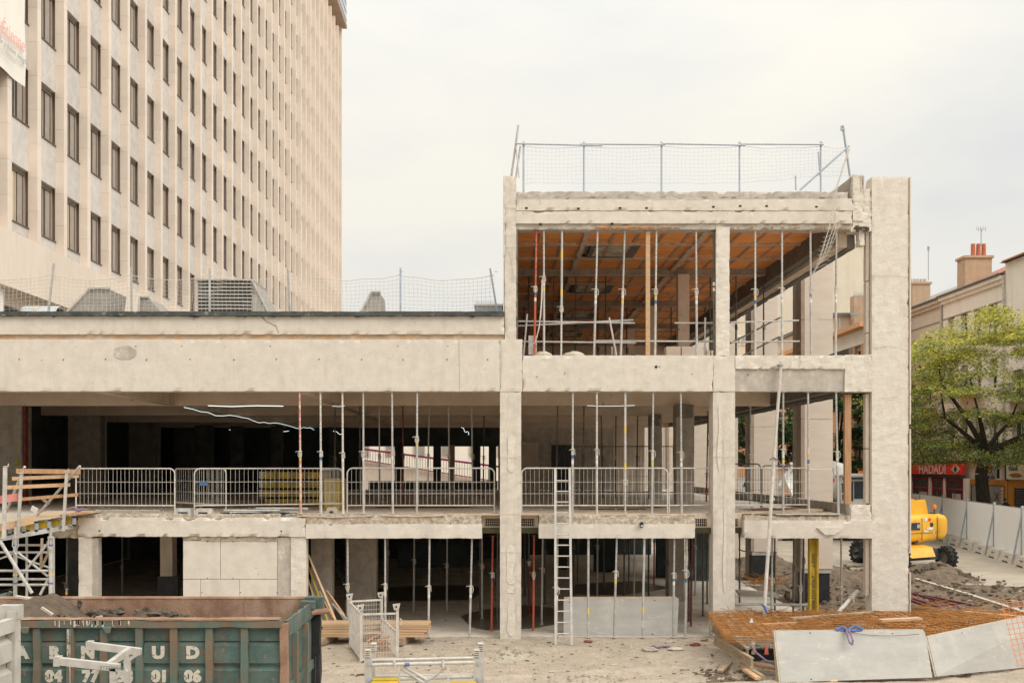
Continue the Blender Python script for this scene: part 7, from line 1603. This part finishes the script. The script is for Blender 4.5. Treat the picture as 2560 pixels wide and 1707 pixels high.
# chimneys and aerials
def chimney(lab, px0, px1, ptop, pbase, y_, npots, par_lab=None):
    o = thing('chimney', lab, 'chimney', (X(px0, y_), y_, 15.5)); x0, x1 = X(px0, y_), X(px1, y_); zt = Z(ptop, y_)
    MB().rough(x0, x1, y_, y_+1.2, 15.2, zt-.25, .4, .01, .02, px0).build('stack', CHIM, o); MB().box(x0-.1, x1+.1, y_-.1, y_+1.3, zt-.25, zt-.08).build('cap', POT if npots < 5 and px0 < 2300 else CHIM, o)
    for i in range(npots):
        x = x0+(x1-x0)*(.15+.7*i/max(1, npots-1)) if px0 < 2300 else x0+(x1-x0)*(.45+.4*i/max(1, npots-1)); MB().tube((x, y_+.6, zt-.1), (x, y_+.6, zt+(.25 if px0 < 2300 else .85)), .16, .14, n=10).build('pot', GALVL if px0 < 2300 else POT, o)
    return o
chimney('chimney with a row of low pale pots on the beige house', 2281, 2326, 702, 765, 77.5, 5); chimney('tall chimney with three red clay pots on the cream house', 2413, 2480, 636, 720, 68.5, 3)
def aerial(lab, px, pt, pb, y_, w=.6):
    o = thing('roof_aerial', lab, 'aerial', tuple(P(px, pb, y_))); MB().tube(P(px, pb, y_), P(px, pt, y_), .035, n=6).build('mast', GALVB, o)
    m = MB(); q = P(px, pt+3, y_)
    for i in range(6): m.tube(q+Vector((-w*.5+i*w*.2, 0, -.1*(i % 2))), q+Vector((-w*.5+i*w*.2, 0, .28)), .015, n=4)
    m.tube(q+Vector((-w*.6, 0, .1)), q+Vector((w*.6, 0, .1)), .02, n=5); m.build('elements', GALVB, o)
aerial('blue grey television aerial above the three red pots', 2453, 573, 615, 68.8); aerial('thin aerial mast above the far low chimney', 2321, 622, 700, 77.8, .15)
# ---- shops
sh = thing('red_shop_front', 'shop front with a long red fascia sign and white letters', 'shop', (HX, 73, 0)); fxs = HX-.22
MB().box(fxs, HX, 68.1, 80.5, 3.62, 4.38).build('fascia_sign', SRED, sh); MB().box(fxs+.02, HX, 68.1, 80.5, 3.38, 3.61).build('dark_band', BLK, sh)
text('lettering', 'Hadadi', (fxs-.03, 79.0, 3.72), .8, SWHT, (0, -1, 0), sh, sx=1.0, bold=.01, shear=.15); text('lettering', 'HADADI', (fxs-.03, 75.0, 3.66), .98, SWHT, (0, -1, 0), sh, sx=1.22, bold=.012)
m = MB()
for i in range(5): m.hexa([(fxs-.03, 69.0-.28, 4.0), (fxs-.03, 69.0, 3.72), (fxs-.01, 69.0, 3.72), (fxs-.01, 69.0-.28, 4.0), (fxs-.03, 69.0, 4.28), (fxs-.03, 69.0+.28, 4.0), (fxs-.01, 69.0+.28, 4.0), (fxs-.01, 69.0, 4.28)]) if i == 0 else None
m.hexa([(fxs-.03, 68.3, 4.0), (fxs-.03, 69.0, 3.66), (fxs-.01, 69.0, 3.66), (fxs-.01, 68.3, 4.0), (fxs-.03, 69.0, 4.34), (fxs-.03, 69.7, 4.0), (fxs-.01, 69.7, 4.0), (fxs-.01, 69.0, 4.34)]); m.build('emblem', SCRM, sh)
MB().lathe((fxs-.04, 69.0, 4.0), [(.13, 0), (.17, 0), (.17, .01), (.13, .01)], n=14, axis='x').build('emblem_ring', CLADS, sh)
MB().box(HX, HX+.1, 68.1, 80.5, .55, 3.4).build('back', BLK, sh)
for ya, yb in ((79.6, 80.5), (76.6, 76.9), (73.25, 73.6), (70.9, 71.2), (67.3, 68.1)): MB().box(HX-.12, HX, ya, yb, .55, 3.38).build('pilaster', HW2, sh)
for ya, yb, mt in ((77, 79.5, SHUT), (73.7, 76.5, TRG), (71.3, 73.1, SRED2), (68.2, 70.8, TRG)):
    f_ = MB(); 
    for a, b, c, d in ((ya, ya+.14, .6, 3.35), (yb-.14, yb, .6, 3.35), (ya, yb, 3.2, 3.35), (ya, yb, 2.55, 2.66), ((ya+yb)/2-.05, (ya+yb)/2+.05, .6, 2.6)): f_.box(HX-.08, HX-.03, a, b, c, d)
    f_ = f_.build('shop_window', SRED2 if ya < 77 else SWHT, sh); MB().box(HX-.05, HX-.02, ya+.1, yb-.1, .6, 3.3).build('pane', TRG if mt is not SHUT else SHUT, f_)
for i, (a, b) in enumerate(((74.0, 75.4), (68.6, 69.9))): MB().box(HX-.06, HX-.055, a, b, 1.9, 2.3).build('window_poster', CURT, sh)
ks = thing('kebab_shop', 'orange framed kebab shop with a graffitied roller shutter', 'shop', (HX, 63.5, 0))
MB().box(HX-.1, HX, 62.3, 67.2, 2.95, 3.35).build('orange_beam', SORA, ks); MB().box(HX-.05, HX+.05, 62.3, 67.2, .55, 2.95).build('back', BLK, ks); MB().box(HX-.14, HX, 62.2, 62.5, .55, 3.4).build('orange_jamb', SORA, ks)
st = MB()
for i in range(22): st.box(HX-.1, HX-.06, 62.7, 66.9, .6+i*.11, .6+i*.11+.095)
st.build('roller_shutter', SHUT, ks)
for q, z, yy, sx_ in (('SCF', 2.05, 65.8, 1.1), ('X', 2.0, 63.9, 1.3)): text('graffiti', q, (HX-.11, yy, z), .8, GRAF, (0, -1, .06), ks, sx=sx_, bold=-.012)
MB().box(HX-.12, HX-.1, 62.75, 63.0, 1.9, 2.9).build('menu_board', SCRM, ks)
m = MB()
for i in range(4): m.box(HX-.125, HX-.12, 62.8, 62.95, 2.0+i*.2, 2.12+i*.2)
m.build('menu_spots', SRED, ks)
MB().box(HX-.12, HX, 67.3, 71.2, 3.5, 4.3).build('pale_sign', SCRM, ks) if False else None
kb = thing('kebab_sign', 'projecting white kebab sign with a brown doner picture by the tree trunk', 'sign', (31.2, 63.4, 3.5))
MB().box(30.87, 31.82, 63.4, 63.6, 3.35, 4.5).build('box', SCRM, kb); MB().box(31.83, 31.97, 63.35, 63.65, 3.45, 4.55).build('side', SBLU, kb); text('lettering', 'KEBAB', (30.93, 63.37, 3.42), .27, GRAF, (1, 0, 0), kb, sx=.92, bold=.008)
m = MB(); m.lathe((31.34, 63.36, 3.80), [(.07, 0), (.14, .12), (.19, .35), (.19, .5), (.1, .58), (0, .6)], n=10); m.build('doner_picture', SBRN, kb)
k2 = thing('food_sign', 'wide white kebab sign with bread picture over the dark shutter', 'sign', (31.7, 61, 3.6))
MB().box(HX-.3, HX-.02, 58, 62.0, 3.42, 4.28).build('box', SCRM, k2); MB().box(HX-.32, HX-.01, 62.01, 62.15, 3.35, 4.35).build('side', SBLU, k2); text('lettering', 'KEBAB', (HX-.32, 61.7, 3.98), .3, GRAF, (0, -1, 0), k2, sx=1.2, bold=.008)
m = MB(); m.blob((HX-.31, 60.9, 3.68), (.02, .75, .14), seed=1, rings=6, seg=12, jit=.2); m.build('bread_picture', SBRN, k2)
s3 = thing('orange_shop', 'orange shop frame with a closed dark shutter at the picture edge', 'shop', (HX, 60, 0))
MB().box(HX-.15, HX, 58, 62.1, 2.9, 3.4).build('beam', SORA, s3); MB().box(HX-.15, HX, 61.4, 62.1, .55, 2.9).build('jamb', SORA, s3)
st = MB()
for i in range(20): st.box(HX-.08, HX-.03, 58, 61.35, .6+i*.115, .6+i*.115+.1)
st.build('roller_shutter', SHUTD, s3)
MB().bar((HX-.2, 63.3, 4.4), (HX-1.2, 62.5, 3.2), .07, .05).build('awning_arm', DKM, ks)
# ---- people standing on the raised pavement, only heads and shoulders above the hoarding
def person(lab, x, y, hair, cloth, seed, look=0.):
    o = thing('person', lab, 'person', (x, y, .55)); z0 = .55
    J = {'pel': (0, 0, .95, .16, .12), 'sp': (0, 0, 1.2, .16, .12), 'ch': (0, 0, 1.4, .19, .13), 'nk': (0, -.01, 1.53, .06, .06), 'hb': (0, -.02, 1.62, .085, .09), 'ht': (0, -.02, 1.74, .075, .085)}
    chain = [('pel', 'sp'), ('sp', 'ch'), ('ch', 'nk'), ('nk', 'hb'), ('hb', 'ht')]
    for s_ in (-1, 1):
        for nm, q in (('sh', (.19*s_, 0, 1.42, .07, .07)), ('el', (.25*s_, -.03, 1.13, .05, .05)), ('wr', (.18*s_, -.2, .98, .035, .035)), ('ha', (.14*s_, -.27, .98, .04, .025)), ('hip', (.1*s_, 0, .88, .1, .1)), ('kn', (.1*s_, -.02, .5, .065, .065)), ('an', (.1*s_, .02, .09, .045, .045)), ('to', (.11*s_, -.14, .04, .04, .035))): J[nm+str(s_)] = q
        chain += [('ch', f'sh{s_}'), (f'sh{s_}', f'el{s_}'), (f'el{s_}', f'wr{s_}'), (f'wr{s_}', f'ha{s_}'), ('pel', f'hip{s_}'), (f'hip{s_}', f'kn{s_}'), (f'kn{s_}', f'an{s_}'), (f'an{s_}', f'to{s_}')]
    ks_ = list(J); me = bpy.data.meshes.new('body'); me.from_pydata([J[k_][:3] for k_ in ks_], [(ks_.index(a), ks_.index(b)) for a, b in chain], [])
    b = bpy.data.objects.new('body', me); COL.objects.link(b); b.parent = o; md = b.modifiers.new('s', 'SKIN'); 
    for i, k_ in enumerate(ks_): me.skin_vertices[0].data[i].radius = J[k_][3:]
    me.skin_vertices[0].data[0].use_root = True; sb = b.modifiers.new('u', 'SUBSURF'); sb.levels = sb.render_levels = 1; me.materials.append(cloth)
    MB().blob((x, y-.03, z0+1.66), (.085, .10, .12), seed=seed, rings=8, seg=12, jit=.03).build('head', SKIN, o, smooth=True)
    MB().blob((x, y+.0, z0+1.70), (.098, .11, .11), seed=seed, rings=8, seg=12, jit=.12).build('hair', hair, o, smooth=True)
    MB().blob((x, y-.13, z0+1.65), (.015, .02, .02), seed=seed, rings=4, seg=6, jit=0).build('nose', SKIN, o)
    for s_ in (-1, 1): MB().blob((x+s_*.03, y-.122, z0+1.68), (.01, .006, .008), seed=1, rings=4, seg=6, jit=0).build('eye', HAIR, o)
    for s_ in (-1, 1):
        for j in range(5): p_ = Vector((x+s_*.14+.012*(j-2), y-.30, z0+.975-.002*j)); MB().tube(p_, p_+Vector((0, -.05+(.012 if j in (0, 4) else 0), -.035)), .008, .006, n=6).build('finger', SKIN, o)
    return o
person('person in brown clothes with reddish hair behind the hoarding beside the tree', X(2475, 58.5), 58.5, HAIRG, CLOTHB, 3); person('person in dark clothes behind the hoarding in front of the graffiti shutter', X(2514, 58), 58., HAIR, CLOTH, 5)
# ---- buildings seen through the open bays
ob = thing('orange_building', 'orange rendered building with a projecting eave seen through the open bays', 'building', (24, 80, 0)); XO = 24.
wins = [(66.3+3.1*i, z0, 1.2, 1.6) for z0 in (4.2, 7.2, 10.6) for i in range(9)]
facade(ob, XO, 64.3, 110, 0, 13.2, wins, HORA); MB().box(XO+.4, XO+2.3, 64.3, 110, 0, 13.2).build('body', HORA, ob)
for i, (yc, z0, w, h_) in enumerate(wins): hwindow(ob, XO, yc, z0, w, h_, .2+.06*(i*7 % 9))
MB().box(XO-.7, XO+2.4, 64.0, 110, 13.2, 13.5).build('eave', HORA, ob); MB().box(XO-.05, XO, 64.3, 110, 12.25, 13.2).build('cream_band', HW2, ob)
rb = thing('roof_house', 'grey roofed house behind the orange building with chimney and aerials', 'house', (26, 84, 13)); MB().box(26.5, 31.2, 78, 95, 0, 15.9).build('wall', HW1, rb); MB().box(26.2, 31.4, 77.7, 95.2, 15.9, 16.15).build('roof_edge', GUT, rb)
MB().rough(27.6, 29.6, 77.0, 77.9, 13.4, 17.4, .5, .01, .02, 5).build('chimney', CHIM, rb); MB().tube((26.8, 77.9, 13.4), (26.8, 77.9, 15.9), .07, n=6).build('downpipe', GALVL, rb)
aerial('aerial over the grey roofed house in the upper opening', 2149, 735, 800, 77, .8); aerial('small tilted aerial left of the larger one, upper opening', 2135, 785, 795, 76.9, .5)
cg = thing('cream_gable_building', 'tall plain cream building with rain streaks behind the open upper bay', 'building', (30, 100, 0))
MB().box(24, 37.9, 100, 116, 0, 26.4).build('gable_wall', HW3, cg); MB().box(23.8, 38.0, 99.8, 116.2, 26.4, 26.7).build('coping', GALVL, cg)
gw = MB()
for i, px in enumerate((1848, 1860, 1872)):
    f_ = MB().box(X(px-4, 99.9), X(px+4, 99.9), 99.88, 99.97, Z(862, 99.9), Z(838, 99.9)).build('window', HW2, cg); MB().box(X(px-2.5, 99.8), X(px+2.5, 99.8), 99.84, 99.87, Z(858, 99.8), Z(842, 99.8)).build('pane', SHUT, f_)
MB().box(12, 24, 112, 120, 0, 21).solo('far_block', HW2, 'plain far cream block seen beyond the trees through the bays', 'building', (18, 116, 0))
# ---- beyond the far openings of the middle storey
rp = thing('access_ramp', 'concrete access ramp with a magenta handrail seen through the far openings', 'ramp', (-3, 62, 0)); yr = 60.
m = MB(); m.hexa([P(860, 1225, yr), P(1250, 1260, yr), P(1250, 1260, yr+1), P(860, 1225, yr+1), P(860, 1140, yr), P(1250, 1206, yr), P(1250, 1206, yr+1), P(860, 1140, yr+1)]); m.build('parapet', CONPK, rp)
MB().bar(P(860, 1116, yr-.2), P(1260, 1168, yr-.2), .12, .12).build('handrail', MAG, rp); MB().bar(P(860, 1142, yr-.2), P(1260, 1206, yr-.2), .06, .06).build('lower_rail', MAG, rp)
m = MB()
for i in range(62): t = i/61; m.tube(P(860+400*t, 1117+51*t, yr-.2), P(860+400*t, 1141+64*t, yr-.2), .012, n=4)
m.build('balusters', DKM, rp, kind='stuff')
MB().box(-16, 8, 61, 70, -.1, 2.8).build('base', CONPK, rp)
fb = thing('far_pale_building', 'pale low rise with small balconies beyond the magenta ramp', 'building', (-4, 86, 0)); MB().box(-22, 12, 86, 96, 0, 11).build('wall', HW2, fb)
for i in range(9):
    for z in (5.0, 8.): x = -12+2.4*i; f_ = MB().box(x, x+1., 85.9, 85.98, z, z+1.3).build('window', HW1, fb); MB().box(x+.08, x+.92, 85.86, 85.895, z+.08, z+1.2).build('pane', SHUT, f_)
# ================================================================ TREES
def tree(label, base, fork_z, crown_c, crown_r, npads, leaves, seed, yellow=.5, trunk_r=.4, mats=LEAF, name='street_tree', pad=.95, size=.10, limbs=6, zmin=None):
    rnd = random.Random(seed); o = thing(name, label, 'tree', tuple(base)); base = Vector(base); C = Vector(crown_c); fork = Vector((base.x+(C.x-base.x)*.15, base.y, fork_z))
    pads = []
    while len(pads) < npads:
        d = Vector((rnd.gauss(0, 1), rnd.gauss(0, 1), rnd.gauss(0, 1))).normalized(); rr = rnd.uniform(.45, 1.)**.6
        lump = 1+.22*noise.noise(d*2.3+Vector((seed, 0, 0)))
        p_ = C+Vector((d.x*crown_r[0], d.y*crown_r[1], d.z*crown_r[2]))*rr*lump
        if zmin and p_.z < zmin: continue
        pads.append((p_, rr))
    tm = MB(); pts = [base-up*.4, base+up*(fork_z-base.z)*.35+Vector((.06, 0, 0)), base+up*(fork_z-base.z)*.7+Vector((-.05, .05, 0)), fork]; rs = [trunk_r*1.25, trunk_r, trunk_r*.88, trunk_r*.8]
    for i in range(3): tm.tube(pts[i], pts[i+1], rs[i], rs[i+1], n=12, cap=False)
    tm.build('trunk', BARK, o, smooth=True)
    bm = MB(); hubs = []
    for i in range(limbs):
        t = 2*math.pi*i/limbs+rnd.uniform(-.3, .3); e = C+Vector((crown_r[0]*.48*math.cos(t), crown_r[1]*.48*math.sin(t), crown_r[2]*rnd.uniform(-.35, .35))); m1 = fork.lerp(e, .45)+Vector((0, 0, rnd.uniform(-.3, .35)))
        bm.tube(fork-up*.2, m1, trunk_r*.5, trunk_r*.34, n=8, cap=False).tube(m1, e, trunk_r*.34, trunk_r*.2, n=7, cap=False); hubs += [m1, e]
        e2 = e+Vector((rnd.uniform(-.6, .6), rnd.uniform(-.6, .6), crown_r[2]*.3)); bm.tube(e, e2, trunk_r*.2, trunk_r*.1, n=6, cap=False); hubs.append(e2)
    nodes = [(q, trunk_r*.14) for q in hubs]
    for p_, rr in sorted(pads, key=lambda q: (q[0]-fork).length):
        h_, hr = min(nodes, key=lambda q: (q[0]-p_).length+.15*(q[1] < trunk_r*.05)); dl = p_-h_; r0 = max(trunk_r*.03, hr*.72)
        m1 = h_+dl*.33+Vector((rnd.uniform(-.12, .12), rnd.uniform(-.12, .12), rnd.uniform(.0, .16)))*dl.length*.6; m2 = h_+dl*.68+Vector((rnd.uniform(-.12, .12), rnd.uniform(-.12, .12), rnd.uniform(.0, .16)))*dl.length*.6
        bm.tube(h_, m1, r0, r0*.85, n=4, cap=False).tube(m1, m2, r0*.85, r0*.65, n=4, cap=False).tube(m2, p_, r0*.65, r0*.4, n=3, cap=False)
        nodes += [(m1, r0*.85), (m2, r0*.65), (p_, r0*.4)]
    bm.build('limbs', BARK, o)
    lm = MB(); V = lm.v; Fa = lm.f; Mi = lm.m
    for p_, rr in pads:
        hz = (p_.z-C.z)/crown_r[2]; n_ = int(leaves*rnd.uniform(.6, 1.2)); pr = pad*rnd.uniform(.7, 1.25); outer = rr > .8; tilt = Vector((p_.x-C.x, p_.y-C.y, 0))*.04
        for i in range(n_):
            a = rnd.uniform(0, 6.283); q = rnd.random()**.55*pr; x = math.cos(a)*q; y = math.sin(a)*q; z = rnd.gauss(0, .085)*pr-q*q*.16+.10*math.sin(x*5+y*4)
            c = p_+Vector((x, y, z-(x*tilt.x+y*tilt.y)*.6)); s_ = size*rnd.uniform(.6, 1.35)
            u = Vector((rnd.gauss(0, 1), rnd.gauss(0, 1), rnd.gauss(0, .35))).normalized(); w = u.cross(Vector((rnd.gauss(0, .5), rnd.gauss(0, .5), 1))).normalized(); k = len(V)
            V += [tuple(c-u*s_), tuple(c-w*s_*.42), tuple(c+u*s_), tuple(c+w*s_*.42)]; Fa.append((k, k+1, k+2, k+3))
            yy = yellow*(.45+.55*hz)+(.25 if q > pr*.7 else 0)*yellow
            r_ = rnd.random(); Mi.append(2 if r_ < yy*.75 else (1 if r_ < .30+yy else 0))
    lm.build('crown', mats, o); return o
tree('broad street tree with green and yellow feathery leaves before the shops', (X(2456, 55), 55, .55), 5.2, (28.2, 55, 7.9), (7.6, 5.4, 5.1), 400, 330, 4, yellow=.58, trunk_r=.36, zmin=4.5, size=.08, pad=1.1)
LD = [LEAF[3], LEAF[0], LEAF[1]]
tree('dark green tree seen left of the first clad columns in the middle bays', (16.3, 62, 0), 3.6, (16.3, 62, 7.2), (3.3, 3.2, 3.6), 85, 170, 5, yellow=.3, trunk_r=.3, mats=LD, size=.14)
tree('dark tree filling the gap between the nearest clad column and the timber post', (22.4, 66, 0), 3.6, (22.2, 64, 7.4), (3.2, 3.0, 4.0), 95, 180, 6, yellow=.28, trunk_r=.3, mats=LD, size=.14)
tree('smaller dark tree glimpsed between the clad columns', (19.1, 70, 0), 3.4, (18.9, 68, 7.2), (2.7, 2.6, 3.4), 70, 150, 7, yellow=.3, trunk_r=.26, mats=LD, size=.14)
